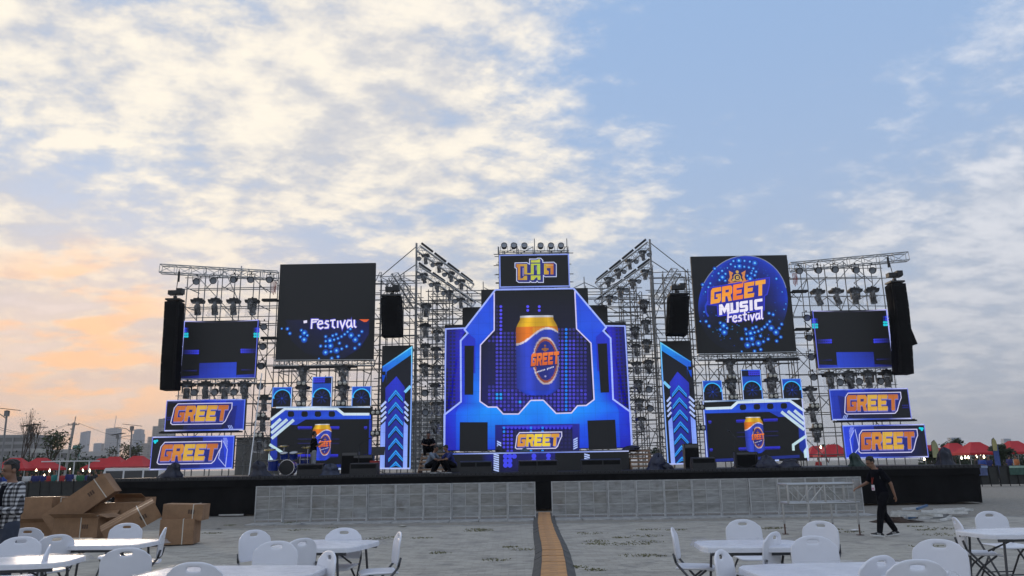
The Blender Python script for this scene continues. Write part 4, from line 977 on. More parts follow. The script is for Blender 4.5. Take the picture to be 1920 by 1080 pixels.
def proto_head(tilt, yaw):
    t = thing('moving_head_light', 'x', 'stage light', (0, 0, -50))
    b = MB(); b.prism([(-.24, -.13), (.24, -.13), (.27, -.05), (.27, 0), (-.27, 0), (-.27, -.05)], -.17, .17); b.build('base', M_blackm, t)
    b = MB(); b.box((0, 0, .05), (.36, .10, .06)); b.box((0, 0, .10), (.06, .06, .06)); b.build('clamp', M_blackm, t)
    Rz = Matrix.Rotation(yaw, 4, 'Z'); pv = Vector((0, 0, -.36))
    b = MB()
    for sx in (-1, 1):
        P = [(.13 * sx, -.13), (.20 * sx, -.13), (.185 * sx, -.42), (.145 * sx, -.42)]
        if sx > 0: P.reverse()
        b.prism(P, -.06, .06)
    b.box((0, 0, -.15), (.36, .13, .05)); o = b.build('yoke', M_blackm, t); o.matrix_local = Rz
    M = Rz @ Matrix.Translation(pv) @ Matrix.Rotation(tilt, 4, 'X')
    b = MB(); b.lathe([(0, .17), (.09, .165), (.125, .12), (.13, .02), (.12, -.1), (.135, -.2), (.13, -.27), (.105, -.27), (.10, -.25)], 14); h = b.build('lamp_head', M_blackm, t, smooth=True); h.matrix_local = M
    b = MB(); b.lathe([(.104, -.255), (.07, -.235), (.0, -.228)], 14); l = b.build('lens', M_lens, t, smooth=True); l.matrix_local = M
    b = MB(); rn = random.Random(int(tilt * 100)); n = 14
    prof = [(.16, .0), (.25, -.08), (.30, -.22), (.31, -.40), (.27, -.58), (.30, -.70)]
    vs = [(r_ * math.cos(2 * math.pi * i / n) * (1 + .16 * rn.uniform(-1, 1)), r_ * .8 * math.sin(2 * math.pi * i / n) * (1 + .16 * rn.uniform(-1, 1)), z_ + .04 * rn.uniform(-1, 1)) for r_, z_ in prof for i in range(n)]
    b.add(vs, [(j * n + i, j * n + (i + 1) % n, (j + 1) * n + (i + 1) % n, (j + 1) * n + i) for j in range(len(prof) - 1) for i in range(n)]); b.build('rain_bag', M_bag, t)
    return remember(t)
def proto_par():
    t = thing('par_can', 'x', 'stage light', (0, 0, -50))
    b = MB(); b.lathe([(0, .15), (.08, .14), (.13, .08), (.145, -.02), (.15, -.11), (.135, -.11), (.125, -.08)], 14, Matrix.Translation((0, 0, -.24)) @ Matrix.Rotation(R(-72), 4, 'X')); b.build('can', M_blackm, t, smooth=True)
    b = MB(); b.lathe([(.128, -.085), (.07, -.075), (0, -.07)], 14, Matrix.Translation((0, 0, -.24)) @ Matrix.Rotation(R(-72), 4, 'X')); b.build('lens', M_lens, t, smooth=True)
    b = MB(); b.box((0, 0, .0), (.36, .03, .02)); b.box((-.17, 0, -.12), (.02, .03, .25)); b.box((.17, 0, -.12), (.02, .03, .25)); b.box((0, 0, .04), (.05, .06, .08)); b.build('yoke', M_blackm, t)
    return remember(t)
def proto_blind():
    t = thing('blinder_light', 'x', 'stage light', (0, 0, -50))
    b = MB(); b.box((0, 0, -.13), (.40, .12, .22)); b.build('housing', M_blackm, t)
    for sx in (-.1, .1):
        b = MB(); b.lathe([(.082, -.005), (.05, .012), (0, .018)], 12, Matrix.Translation((sx, -.062, -.13)) @ Matrix.Rotation(R(90), 4, 'X')); b.build('lamp', M_lensw, t, smooth=True)
    b = MB(); b.box((0, 0, .02), (.05, .06, .08)); b.build('clamp', M_blackm, t)
    return remember(t)
HEADS = [proto_head(R(a), R(z)) for a, z in ((8, 10), (-18, 60), (24, -30), (-6, 95))]
PAR = proto_par(); BLIND = proto_blind(); USED = set()
def put(proto, p, label, group, rz=0, sc=1.0):
    if id(proto) not in USED: USED.add(id(proto)); o = proto
    else: o = copy_tree(proto)
    o.location = p; o.rotation_euler = (0, 0, rz); o.scale = (sc, sc, sc); o['label'] = label; o['group'] = group; return o
def row(proto_fn, pts, d, lab, group, sc=1.0):
    """lab has %s for ordinal and %s for side"""
    for m, side in ((I3, 'left'), (mirx, 'right')):
        P = sorted([m(at(*p, d)) for p in pts], key=lambda v: (v.x - X0) * (1 if side == 'right' else -1)) if 'out' in lab else [m(at(*p, d)) for p in pts]
        for i, p in enumerate(P):
            if hasattr(row, 'skip') and (side, i) in row.skip: continue
            put(proto_fn(i), p, lab % (ORD[i], side), group, rnd.uniform(-.3, .3), sc)
hd = lambda i: HEADS[rnd.randrange(4)]
pr = lambda i: PAR; bl = lambda i: BLIND
GH, GP, GB = 'moving head lights on the rig', 'round par lamps on the rig', 'two-lamp blinders on the rig'
row(hd, [A2(720, 345), A2(590, 345), A2(460, 345), A2(340, 345)], SD - .5, 'bagged moving light above outer screen, %s from centre, %s wing', GH, 1.05)
row(hd, [A2(665, 925), A2(530, 925), A2(395, 925), A2(265, 925)], SD - .7, 'bagged moving light between outer screen and banner, %s from centre, %s wing', GH, 1.05)
row(pr, [A2(598, 945), A2(463, 945), A2(320, 947)], SD - .7, 'round lamp between outer screen and banner, %s from centre, %s wing', GP)
row(pr, [A2(845, 165), A2(712, 165), A2(595, 165), A2(450, 172), A2(333, 178)], SD - .4, 'round lamp under the long top truss, %s from centre, %s wing', GP)
row(pr, [A2(803, 492), A2(797, 630), A2(787, 765), A2(777, 905)], SD - .2, 'round lamp beside outer screen, %s from the top, %s wing', GP)
row(hd, [A3(870, 172), A3(860, 318), A3(838, 462)], SD - .3, 'moving light between banners and can screen, %s from the top, %s wing', GH, .95)
row(bl, [A3(845, 280), A3(830, 425)], SD - .35, 'blinder between banners and can screen, %s from the top, %s wing', GB)
row(hd, [A5(555, 28), A5(280, 30), A5(550, 158), A5(280, 160)], SD - .3, 'moving light below big square screen, %s of four reading from centre, %s wing', GH)
row(bl, [A5(547, 118), A5(270, 120), A5(540, 256), A5(270, 258)], SD - .35, 'blinder below big square screen, %s of four reading from centre, %s wing', GB)
row(bl, [A5(772, 316), A5(770, 456)], SD - .4, 'blinder between can screen and arrows, %s from the top, %s wing', GB)
row(hd, [A4(1243, 465), A4(1235, 618), A4(1235, 775), A4(1230, 930)], SD - .3, 'moving light in outer column of light tower, %s from the top, %s side', GH, .85)
row(hd, [A4(1323, 668), A4(1320, 803), A4(1320, 942), A5(1175, 148), A5(1175, 273), A5(1170, 398)], SD - .35, 'moving light in inner column of light tower, %s from the top, %s side', GH, .78)
row(pr, [A5(1108, 165), A5(1108, 293)], SD - .3, 'round lamp low in the light tower, %s from the top, %s side', GP)
row(hd, [(798, 478), (823, 494), (845, 511), (865, 526)], SD - .55, 'moving light on upper sloping truss, %s from the mast, %s side', GH, .66)
row(hd, [(795, 514), (819, 531), (842, 546), (864, 560)], SD - .55, 'moving light on lower sloping truss, %s from the mast, %s side', GH, .66)
row(pr, [(786, 478), (811, 490), (834, 508), (856, 523)], SD - .6, 'round lamp on upper sloping truss, %s from the mast, %s side', GP, .7)
row(pr, [(786, 512), (808, 527), (831, 543), (853, 557)], SD - .6, 'round lamp on lower sloping truss, %s from the mast, %s side', GP, .7)
for i, x in enumerate((521, 596, 679, 805, 886, 964)):   # upright lamps along the header rail
    p = at(*A6(x, 128), SD + .2); o = put(PAR, p, 'round lamp standing on the header sign rail, %s from the left' % ORD[i], 'round lamps on the header rail', 0, .95); o.rotation_euler = (0, R(180), 0)
t = thing('lamp_rail', 'thin rail with uprights above the header sign', 'rail', at(1000, 474, SD + .2)); o = t.location.copy()
for y in (128, 140): rod('rail', at(*A6(470, y), SD + .2) - o, at(*A6(1026, y - 4), SD + .2) - o, .02, M_steel, t)
for x in (473, 745, 1018): rod('upright', at(*A6(x, 152), SD + .2) - o, at(*A6(x, 92), SD + .2) - o, .02, M_steel, t)
# dark light bars on the sloping trusses
def bars(m, side):
    for nm, P, Q in (('upper', (789, 455), (888, 530)), ('lower', (784, 492), (889, 566))):
        a_, b_ = m(at(*P, SD - .55)), m(at(*Q, SD - .55))
        for k in range(4):
            p, q_ = a_.lerp(b_, k / 4 + .015), a_.lerp(b_, (k + 1) / 4 - .02); d = q_ - p
            mb_ = MB(); rot = d.to_track_quat('X', 'Z').to_matrix(); mb_.box((0, 0, 0), (d.length, .10, .09), rot); mb_.box(rot @ Vector((0, -.052, 0)), (d.length * .97, .012, .06), rot)
            tag(mb_.build('light_bar', M_blackm), 'dark light bar on the %s sloping truss, %s from the mast, %s side' % (nm, ORD[k], side), 'light bar', 'light bars').location = (p + q_) / 2
LRpts(bars)
# red slings
for m, side in ((I3, 'left'), (mirx, 'right')):
    a_ = m(at(*A2(872, 215), SD - .1)); mb_ = MB()
    for k in range(5): mb_.path([(.05 * k - .1, 0, 0), (.05 * k - .08 + .02 * math.sin(k), -.03, -.25), (.04 * k - .09, 0, -.5 - .06 * (k % 3))], .014, 5)
    tag(mb_.build('lifting_sling', mat('red_sling', (.35, .05, .03), .8)), 'bunch of red slings hung on the %s outer scaffold' % side, 'sling').location = a_

# ================================================================ ON THE STAGE
# riser with LED front
RZ = at(1000, 848, SD).z; RY = SD - 1.9
rx0, rx1 = at(786 + 30, 868, RY).x, at(1180, 868, RY).x; rx0 = 2 * X0 - rx1
S = Screen('stage_riser', 'low riser with a dim LED front below the can screen', None, RY, rect=(rx0, rx1, SH + .003, RZ - .02), cabinet=False)
S.root['category'] = 'riser'
b = MB(); b.box((0, (SD - RY) / 2 - .08, S.h / 2), (S.w, SD - RY - .2, S.h - .01)); b.build('riser_body', M_cabinet, S.root)
b = MB(); b.box((0, (SD - RY) / 2 - .1, S.h + .012), (S.w + .06, SD - RY - .12, .03)); b.build('riser_top', mat('riser_top', (.10, .10, .12), .35, noise_amt=.2), S.root)
S.rect(0, 0, 1, 1, (0, 0, 0), 0, 'display')
q = lambda x, y: S.px(A7(x, y))
S.poly([q(420, 612), q(795, 608), q(795, 740), q(420, 742)], [(10, 10, 70), (20, 18, 110), (8, 8, 40), (8, 8, 50)], 1, 'blue_block')
S.poly([q(300, 620), q(380, 618), q(380, 690), q(305, 690)], [(6, 8, 40), (12, 24, 130), (10, 16, 90), (3, 4, 20)], 1, 'blue_block')
for x, y in [(460, 632), (490, 632), (460, 662), (490, 662), (652, 630), (652, 660), (750, 628), (750, 660), (460, 692), (490, 692), (520, 632)]: S.dot(*q(x, y), .10, (60, 66, 235), 2, 'dots', 9)
for x0_, n_ in ((380, 8), (992, 6)):
    for k in range(n_): S.poly([q(x0_, 612 + k * 15), q(x0_ + 36, 600 + k * 15 + 22), q(x0_ + 36, 600 + k * 15 + 32), q(x0_, 612 + k * 15 + 10)], (176, 196, 250), 3, 'stripe')
S.line([(0, .03), (.2, .03), (.5, .03), (.8, .03), (1, .03)], .05, [(60, 90, 200), (170, 190, 250), (80, 100, 200), (150, 170, 240), (180, 190, 240)], 3, 'outline')
S.finish()
# wooden steps either side of the riser
M_wood = mat('step_wood', (.30, .19, .12), .7, noise_amt=.35, noise_scale=3, stretch=(1, 8, 8))
def steps(label, xa, xb, y):
    t = thing('wooden_steps', label, 'steps', ((xa + xb) / 2, y, SH)); w = xb - xa; n = 5; H_ = RZ - SH
    for k in range(n):
        z_ = H_ * (k + 1) / (n + .0) - .03
        b = MB(); b.box((0, .26 * k, z_), (w, .28, .075)); b.build('tread', M_wood, t)
    for sx in (-1, 1):
        b = MB(); b.prism([(-.02, 0), (.02, 0), (.02, .1), (-.02, .1)], 0, .01); b = MB()
        b.add([(sx * w / 2 - .02, -.14, 0), (sx * w / 2 - .02, 1.2, 0), (sx * w / 2 - .02, 1.2, H_ - .06), (sx * w / 2 - .02, -.14, .08), (sx * w / 2 + .02, -.14, 0), (sx * w / 2 + .02, 1.2, 0), (sx * w / 2 + .02, 1.2, H_ - .06), (sx * w / 2 + .02, -.14, .08)], [(0, 1, 2, 3), (7, 6, 5, 4), (0, 4, 5, 1), (1, 5, 6, 2), (2, 6, 7, 3), (3, 7, 4, 0)])
        b.build('stringer', M_wood, t)
steps('wooden steps left of the riser behind the crouching people', at(786, 870, RY).x, rx0 - .05, RY - .2)
steps('wooden steps right of the riser below the dark tarp', rx1 + .05, at(1226, 870, RY).x, RY - .2)
# monitor wedges
def wedge(label, px, py, w, y, name='monitor_speaker'):
    p = at(px, py, y); p.z = SH; t = thing(name, label, 'speaker', p, rnd.uniform(-.1, .1), 'floor monitor speakers')
    b = MB(); h = .42; pts = [(-.28, 0), (.28, 0), (.30, .16), (.06, h), (-.26, h * .93)]
    b2 = MB(); b2.add([(x_, y_, z_) for x_ in (-w / 2, w / 2) for y_, z_ in pts], [tuple(range(4, -1, -1)), tuple(range(5, 10))] + [(i, (i + 1) % 5, (i + 1) % 5 + 5, i + 5) for i in range(5)]); b2.build('cabinet', M_blackm, t)
    b = MB(); b.add([(-w / 2 + .04, -.29 + .02, .05), (w / 2 - .04, -.27, .05), (w / 2 - .04, -.268, .36), (-w / 2 + .04, -.268, .36)], [(0, 1, 2, 3)]); b.build('grille', M_grille, t)
    b = MB(); b.box((-w / 2 - .008, .02, .22), (.012, .16, .05)); b.build('handle', M_blackm, t)
for k, (c, w, lab) in enumerate([(A5(340, 722), .95, 'wide monitor in front of the drum kit and can'), (A5(698, 722), 1.0, 'wide monitor left of the arrow screen foot'), (A7(210, 720), .62, 'left monitor of the pair below the left black square'), (A7(306, 720), .72, 'right monitor of the pair below the left black square'), (A7(620, 720), .80, 'left monitor of the middle pair on the stage front'), (A7(738, 720), .78, 'right monitor of the middle pair on the stage front'), (A7(1045, 715), .82, 'left monitor of the pair below the right black square'), (A7(1162, 715), .80, 'right monitor of the pair below the right black square'), (B2(500, 730), .85, 'monitor in front of the right arrow screen')]):
    wedge(lab, *c, w, SF + .9)
# tarp-covered lamps
def tarp(label, c, w, h, col=(.012, .014, .03), y=SF + .8, seed=0, zb=SH, name='covered_light'):
    rn = random.Random(seed); p = at(*c, y); p.z = zb; n = 26; rows = 12; vs = []; w *= .80; h *= .72
    for r_ in range(rows + 1):
        t_ = r_ / rows; k = (1.08 - .62 * t_ ** 1.15 + .10 * math.sin(t_ * 7 + seed)) if t_ < .86 else .50 * (1 - t_) / .14 * .9 + .02
        for i in range(n):
            a_ = 2 * math.pi * i / n; f = 1 + .17 * math.sin(i * 1.45 + seed + t_ * 2) * (1 - t_ * .5) + .07 * rn.uniform(-1, 1)
            vs.append((w / 2 * k * f * math.cos(a_) + .22 * w * t_ * math.sin(seed * 2.1), w / 2 * .8 * k * f * math.sin(a_), h * .92 * min(1, t_ * 1.05) * (1 + .16 * math.sin(i * .7 + seed) * t_)))
    b = MB(); b.add(vs, [(r_ * n + i, r_ * n + (i + 1) % n, (r_ + 1) * n + (i + 1) % n, (r_ + 1) * n + i) for r_ in range(rows) for i in range(n)] + [tuple(range(rows * n, rows * n + n))])
    o = b.build(name, mat('tarp_%d' % int(col[1] * 1000), col, .5, noise_amt=.4, noise_scale=4, bump=.3, bump_scale=7), smooth=True); o.location = p
    return tag(o, label, 'covered lamp', 'covered lamps on the stage')
tarp('dark tarp-covered lamp in front of the far left banner', A3(190, 730), .92, .72, seed=1)
tarp('dark tarp-covered lamp left of the drum kit', A3(845, 730), .85, .74, seed=2)
tarp('dark blue tarp bundle between the wide monitor and the amplifiers', A5(465, 745), .9, .55, (.02, .028, .06), seed=3)
tarp('dark tarp-covered lamp beside the right arrow screen foot', B2(222, 770), .82, .8, (.016, .02, .05), seed=4)
tarp('low dark bundle right of the right steps', B2(285, 770), .7, .42, seed=5)
tarp('dark bundle in front of the right can screen', B2(885, 745), .95, .62, (.014, .017, .04), seed=6)
tarp('low dark bundle near the right edge of the right can screen', B2(1005, 745), 1.0, .42, seed=7)
tarp('green tarp-covered lamp beside the walking man on the stage edge', B4(415, 740), .64, .66, (.012, .035, .025), seed=8)
tarp('big black-blue tarp-covered lamp at the right end of the stage', B8(555, 655), .74, .86, (.008, .011, .026), seed=9)
tarp('crumpled dark tarp on the right end of the riser', A7(1300, 590), .95, .26, y=RY + .5, zb=RZ, seed=10)
tarp('small dark bag on the left part of the riser', A7(430, 600), .5, .34, y=RY + .4, zb=RZ, seed=11)
tarp('small blue-grey cloth heap on the riser', A7(590, 605), .45, .2, (.05, .10, .14), y=RY + .4, zb=RZ, seed=12)
# drum kit
def drum_kit():
    o = at(*A5(180, 745), SF + 2.2); o.z = SH; t = thing('drum_kit', 'blue drum kit with cymbals in front of the left can screen', 'drum kit', o)
    M_bl = mat('drum_shell_blue', (.015, .035, .22), .25, coat=.6); M_sk = mat('drum_skin', (.55, .55, .55), .6); M_cy = mat('cymbal', (.35, .27, .10), .3, .9); M_ch = mat('chrome', (.6, .6, .62), .2, 1)
    def drum(x, y, z, r, h, tilt):
        M = Matrix.Translation((x, y, z)) @ Matrix.Rotation(tilt, 4, 'X'); b = MB(); b.lathe([(r, -h / 2), (r, h / 2)], 16, M); d = b.build('drum_shell', M_bl, t, smooth=True)
        b = MB(); b.lathe([(0, h / 2), (r * .97, h / 2)], 16, M); b.lathe([(0, -h / 2), (r * .97, -h / 2)], 16, M); b.build('drum_head', M_sk if tilt < 1 else M_blackm, d, fix=False)
        b = MB()
        for zz in (-h / 2, h / 2): b.lathe([(r * .96, zz - .015), (r * 1.05, zz - .015), (r * 1.05, zz + .015), (r * .96, zz + .015)], 16, M)
        b.build('hoop', M_ch, d)
    drum(0, 0, .30, .29, .42, R(90)); drum(-.17, -.05, .74, .15, .22, R(20)); drum(.2, -.05, .74, .16, .24, R(20)); drum(-.62, .1, .38, .20, .38, R(6)); drum(.55, .25, .52, .18, .15, R(6))
    for x, y, z, r in ((-.78, .1, .98, .23), (.72, .05, 1.06, .25), (-.3, .35, 1.12, .2), (.5, -.2, .82, .17)):
        b = MB(); b.lathe([(0, .02), (.04, .025), (r, 0), (.04, .012)], 16, Matrix.Translation((x, y, z)) @ Matrix.Rotation(R(14), 4, 'X')); b.build('cymbal', M_cy, t, smooth=True)
        b = MB(); b.tube((x, y, z), (x, y, .35), .012)
        for k in range(3): b.tube((x, y, .4), (x + .25 * math.cos(2.1 * k), y + .25 * math.sin(2.1 * k), 0), .01)
        b.build('stand', M_ch, t)
drum_kit()
def amp(label, c, w, h, y):
    p = at(*c, y); p.z = SH; t = thing('amplifier', label, 'amplifier', p, 0, 'amplifiers on the stage')
    b = MB(); b.box((0, 0, h / 2), (w, .36, h)); b.build('case', M_blackm, t); b = MB(); b.box((0, -.186, h * .44), (w * .9, .012, h * .74)); b.build('grille_cloth', M_grille, t)
    b = MB(); b.box((0, -.187, h * .9), (w * .9, .014, h * .12)); b.build('control_panel', mat('panel_grey', (.10, .10, .10), .4, .4), t); b = MB(); b.box((0, 0, h + .02), (w * .3, .03, .025)); b.build('handle', M_blackm, t)
amp('left black amplifier beside the can on the left screen', A5(600, 720), .66, .86, SF + 2.6); amp('right black amplifier left of the arrow screen', A5(690, 720), .80, .74, SF + 2.6)
amp('black amplifier stack beside the right arrow screen', B2(435, 745), .55, .95, SF + 2.3); amp('low black amplifier left of the right can bottom', B2(760, 745), .85, .6, SF + 2.2)
def mic(label, c, h, y, boom=.5):
    p = at(*c, y); p.z = SH; t = thing('microphone_stand', label, 'mic stand', p, rnd.uniform(0, 3), 'microphone stands')
    rod('pole', (0, 0, .02), (0, 0, h), .012, M_blackm, t); rod('boom', (-.15, 0, h - .08), (boom, 0, h + .22), .01, M_blackm, t); rod('microphone', (boom, 0, h + .22), (boom + .15, 0, h + .27), .025, M_blackm, t)
    for k in range(3): rod('foot', (0, 0, .12), (.3 * math.cos(2.09 * k), .3 * math.sin(2.09 * k), .01), .012, M_blackm, t)
mic('microphone stand right of the drum kit', A5(292, 745), 1.1, SF + 1.8); mic('microphone stand right of the amplifiers', A5(655, 745), 1.1, SF + 2.0, .3); mic('microphone stand before the right can screen', B2(700, 745), 1.15, SF + 1.5, .2); mic('microphone stand beside the low right amplifier', B2(820, 745), 1.2, SF + 1.7); mic('microphone stand near the right steps', B2(235, 760), 1.0, SF + 2.5, -.3)
p = at(*A5(785, 745), SF + 1.4); p.z = SH; t = thing('music_stand', 'black music stand in front of the left arrow screen', 'music stand', p)
rod('pole', (0, 0, .03), (0, 0, .75), .012, M_blackm, t)
b = MB(); b.box((0, 0, .85), (.5, .015, .33), Matrix.Rotation(R(-20), 3, 'X')); b.build('desk', M_blackm, t)
for k in range(3): rod('foot', (0, 0, .15), (.3 * math.cos(2.09 * k), .3 * math.sin(2.09 * k), .01), .012, M_blackm, t)
b = MB(); b.box((0, 0, .25), (.34, .3, .5)); b.box((0, -.155, .3), (.2, .01, .12)); o = b.build('flight_case', mat('red_case', (.42, .03, .02), .5, noise_amt=.2)); p = at(*A5(765, 740), SF + 1.9); p.z = SH; o.location = p; tag(o, 'small red case behind the black music stand', 'case')
# thin pole leaning beside the left banners
b = MB(); a_, c_ = at(*A3(758, 735), SF + 1.2), at(*A3(852, 0), SD - .7); a_.z = SH; b.tube((0, 0, 0), c_ - a_, .022); o = b.build('white_pole', mat('white_paint', (.7, .7, .68), .5)); o.location = a_; tag(o, 'thin pale pole leaning beside the left banners', 'pole')

# ================================================================ BARRIERS IN FRONT OF THE STAGE
def barrier_material():
    m = bpy.data.materials.new('barrier_sheet'); m.use_nodes = True; t = m.node_tree; p = t.nodes['Principled BSDF']; L = t.links.new
    oi = t.nodes.new('ShaderNodeObjectInfo'); tc_ = t.nodes.new('ShaderNodeTexCoord')
    add = t.nodes.new('ShaderNodeVectorMath'); add.operation = 'ADD'; sc_ = t.nodes.new('ShaderNodeVectorMath'); sc_.operation = 'SCALE'; sc_.inputs['Scale'].default_value = 40; L(oi.outputs['Location'], sc_.inputs[0]); L(tc_.outputs['Object'], add.inputs[0]); L(sc_.outputs[0], add.inputs[1])
    mp_ = t.nodes.new('ShaderNodeMapping'); mp_.inputs['Scale'].default_value = (1.2, 1, 7); L(add.outputs[0], mp_.inputs[0])
    n = t.nodes.new('ShaderNodeTexNoise'); n.inputs['Scale'].default_value = 1.6; n.inputs['Detail'].default_value = 7; n.inputs['Roughness'].default_value = .7; L(mp_.outputs[0], n.inputs['Vector'])
    n2_ = t.nodes.new('ShaderNodeTexNoise'); n2_.inputs['Scale'].default_value = 2.5; n2_.inputs['Detail'].default_value = 5; L(add.outputs[0], n2_.inputs['Vector'])
    cr = t.nodes.new('ShaderNodeValToRGB'); cr.color_ramp.elements[0].position = .3; cr.color_ramp.elements[0].color = (.20, .20, .19, 1); cr.color_ramp.elements[1].position = .72; cr.color_ramp.elements[1].color = (.42, .42, .41, 1); L(n.outputs[0], cr.inputs[0])
    tint = t.nodes.new('ShaderNodeMix'); tint.data_type = 'RGBA'; tint.blend_type = 'MULTIPLY'; tint.inputs[0].default_value = 1; L(cr.outputs[0], tint.inputs[6])
    cr2 = t.nodes.new('ShaderNodeValToRGB'); cr2.color_ramp.elements[0].color = (.92, .90, .85, 1); cr2.color_ramp.elements[1].color = (1.04, 1.05, 1.06, 1); L(oi.outputs['Random'], cr2.inputs[0]); L(cr2.outputs[0], tint.inputs[7])
    rust = t.nodes.new('ShaderNodeMix'); rust.data_type = 'RGBA'; r_ = t.nodes.new('ShaderNodeMapRange'); r_.inputs[1].default_value = .60; r_.inputs[2].default_value = .75; r_.inputs[4].default_value = .55; L(n2_.outputs[0], r_.inputs[0]); L(r_.outputs[0], rust.inputs[0]); L(tint.outputs[2], rust.inputs[6]); rust.inputs[7].default_value = (.14, .115, .09, 1)
    L(rust.outputs[2], p.inputs['Base Color']); p.inputs['Metallic'].default_value = .15; p.inputs['Roughness'].default_value = .55
    return m
M_bar = barrier_material(); M_barf = mat('barrier_frame', (.46, .46, .45), .5, .3, noise_amt=.35, noise_scale=4)
def proto_barrier(w):
    t = thing('crowd_barrier', 'x', 'barrier', (0, 0, -50)); h = 1.10
    for k, (za, zb_) in enumerate(((.12, .40), (.42, .78), (.80, 1.07))):
        for sx in (-1, 1):
            b = MB(); b.box((sx * w * .235, 0, (za + zb_) / 2), (w * .455, .012, zb_ - za)); 
            for i in range(1, 4): b.box((sx * w * .235, -.008, za + (zb_ - za) * i / 4), (w * .45, .008, .008))
            b.build('sheet', M_bar, t)
    for sx in (-1, 1):
        b = MB(); b.box((sx * (w / 2 - .018), -.004, h / 2), (.034, .04, h)); b.build('post', M_barf, t)
    b = MB(); b.box((0, -.004, .55), (.016, .02, 1.06)); b.build('centre_post', M_barf, t)
    for z_ in (h - .015, .79, .41, .11): b = MB(); b.box((0, -.002, z_), (w - .07, .03, .028)); b.build('rail', M_barf, t)
    b = MB(); b.box((0, -.45, .02), (w - .02, .9, .02)); b.box((0, -.89, .015), (w - .02, .03, .03)); b.build('foot_plate', M_barf, t)
    for sx in (-1, 1):
        b = MB(); b.tube((sx * (w / 2 - .06), .02, 1.0), (sx * (w / 2 - .06), .85, .05), .018); b.build('rear_stay', M_barf, t)
    return remember(t)
BY = 24.3
xa, xb = at(477, 970, BY).x, at(1005, 970, BY).x; bw = (xb - xa) / 10; BP = proto_barrier(bw)
xs = [xa + bw * (i + .5) for i in range(10)]; xr0 = at(1035, 965, BY).x; xsr = [xr0 + bw * (i + .5) for i in range(11)]
for i, x in enumerate(xs): put(BP, (x, BY + .04 * math.sin(i * 1.9), 0), 'grey metal crowd barrier, %s left of the cable ramp gap' % ORD[9 - i], 'crowd barriers', .012 * math.sin(i * 2.7))
for i, x in enumerate(xsr): put(BP, (x, BY + .04 * math.sin(i * 1.3 + 1) - .02 * i, 0), 'grey metal crowd barrier, %s right of the cable ramp gap' % ORD[i], 'crowd barriers', .015 * math.sin(i * 2.1) - .012)
# low steel step unit left of the barriers
p = atz(443, 967, 0); t = thing('deck_step', 'low black step with pale edges left of the barriers', 'step', p)
for z_, dy, w in ((.52, .35, .95), (.06, -.25, .85)):
    b = MB(); b.box((0, dy, z_), (w, .5, .03)); b.build('tread', M_blackm, t); b = MB(); b.box((0, dy - .26, z_), (w + .02, .02, .05)); b.build('nosing', M_alu, t)
for sx in (-.42, .42): rod('leg', (sx, .35, 0), (sx, .35, .5), .02, M_alu, t)
# cable ramp with orange lids
M_lid = mat('cable_ramp_lid', (.48, .25, .09), .7, noise_amt=.3, noise_scale=4, bump=.2, bump_scale=60); M_rub = mat('ramp_rubber', (.085, .083, .075), .85, noise_amt=.4, noise_scale=5)
cl = [atz(*B6(450, 86)), atz(*B6(452, 140)), atz(*B6(470, 220)), atz(*B6(495, 300)), atz(*B6(505, 380)), atz(*B6(508, 448)), atz(1040, 1140), atz(1040, 1300)]
dist = [0]
for a_, b_ in zip(cl, cl[1:]): dist.append(dist[-1] + (b_ - a_).length)
def on_path(s):
    for k in range(len(cl) - 1):
        if s <= dist[k + 1]: return cl[k].lerp(cl[k + 1], (s - dist[k]) / (dist[k + 1] - dist[k]))
    return cl[-1]
s_ = 0; k = 0
pr_ramp = None
while s_ < dist[-1] - .8 and k < 18:
    a_, b_ = on_path(s_ + .01), on_path(s_ + .86); mid = (a_ + b_) / 2; mid.z = .034; rz = math.atan2(b_.x - a_.x, -(b_.y - a_.y)) + rnd.uniform(-.02, .02)
    if pr_ramp is None:
        pr_ramp = thing('cable_ramp', 'x', 'cable ramp', mid)
        b = MB(); b.add([(x_, y_, z_) for y_ in (-.43, .43) for x_, z_ in ((-.32, 0), (-.2, .06), (.2, .06), (.32, 0))], [(0, 1, 2, 3), (7, 6, 5, 4), (0, 4, 5, 1), (1, 5, 6, 2), (2, 6, 7, 3)]); b.build('rubber_base', M_rub, pr_ramp)
        b = MB(); b.box((0, 0, .067), (.37, .83, .014)); 
        b.build('lid', M_lid, pr_ramp)
        b = MB()
        for i in range(4): b.box((0, -.3 + .2 * i, .0755), (.12, .05, .003))
        b.build('grip_marks', mat('ramp_mark', (.42, .25, .13), .7), pr_ramp)['kind'] = 'stuff'
        remember(pr_ramp); o = pr_ramp
    else: o = copy_tree(pr_ramp)
    o.location = mid; o.rotation_euler = (rnd.uniform(-.01, .01), 0, rz)
    o['label'] = 'orange-lidded cable ramp segment, %s out from the barrier gap' % (ORD + ['fifteenth', 'sixteenth', 'seventeenth', 'eighteenth'])[k]; o['group'] = 'cable ramp segments'
    s_ += .87; k += 1
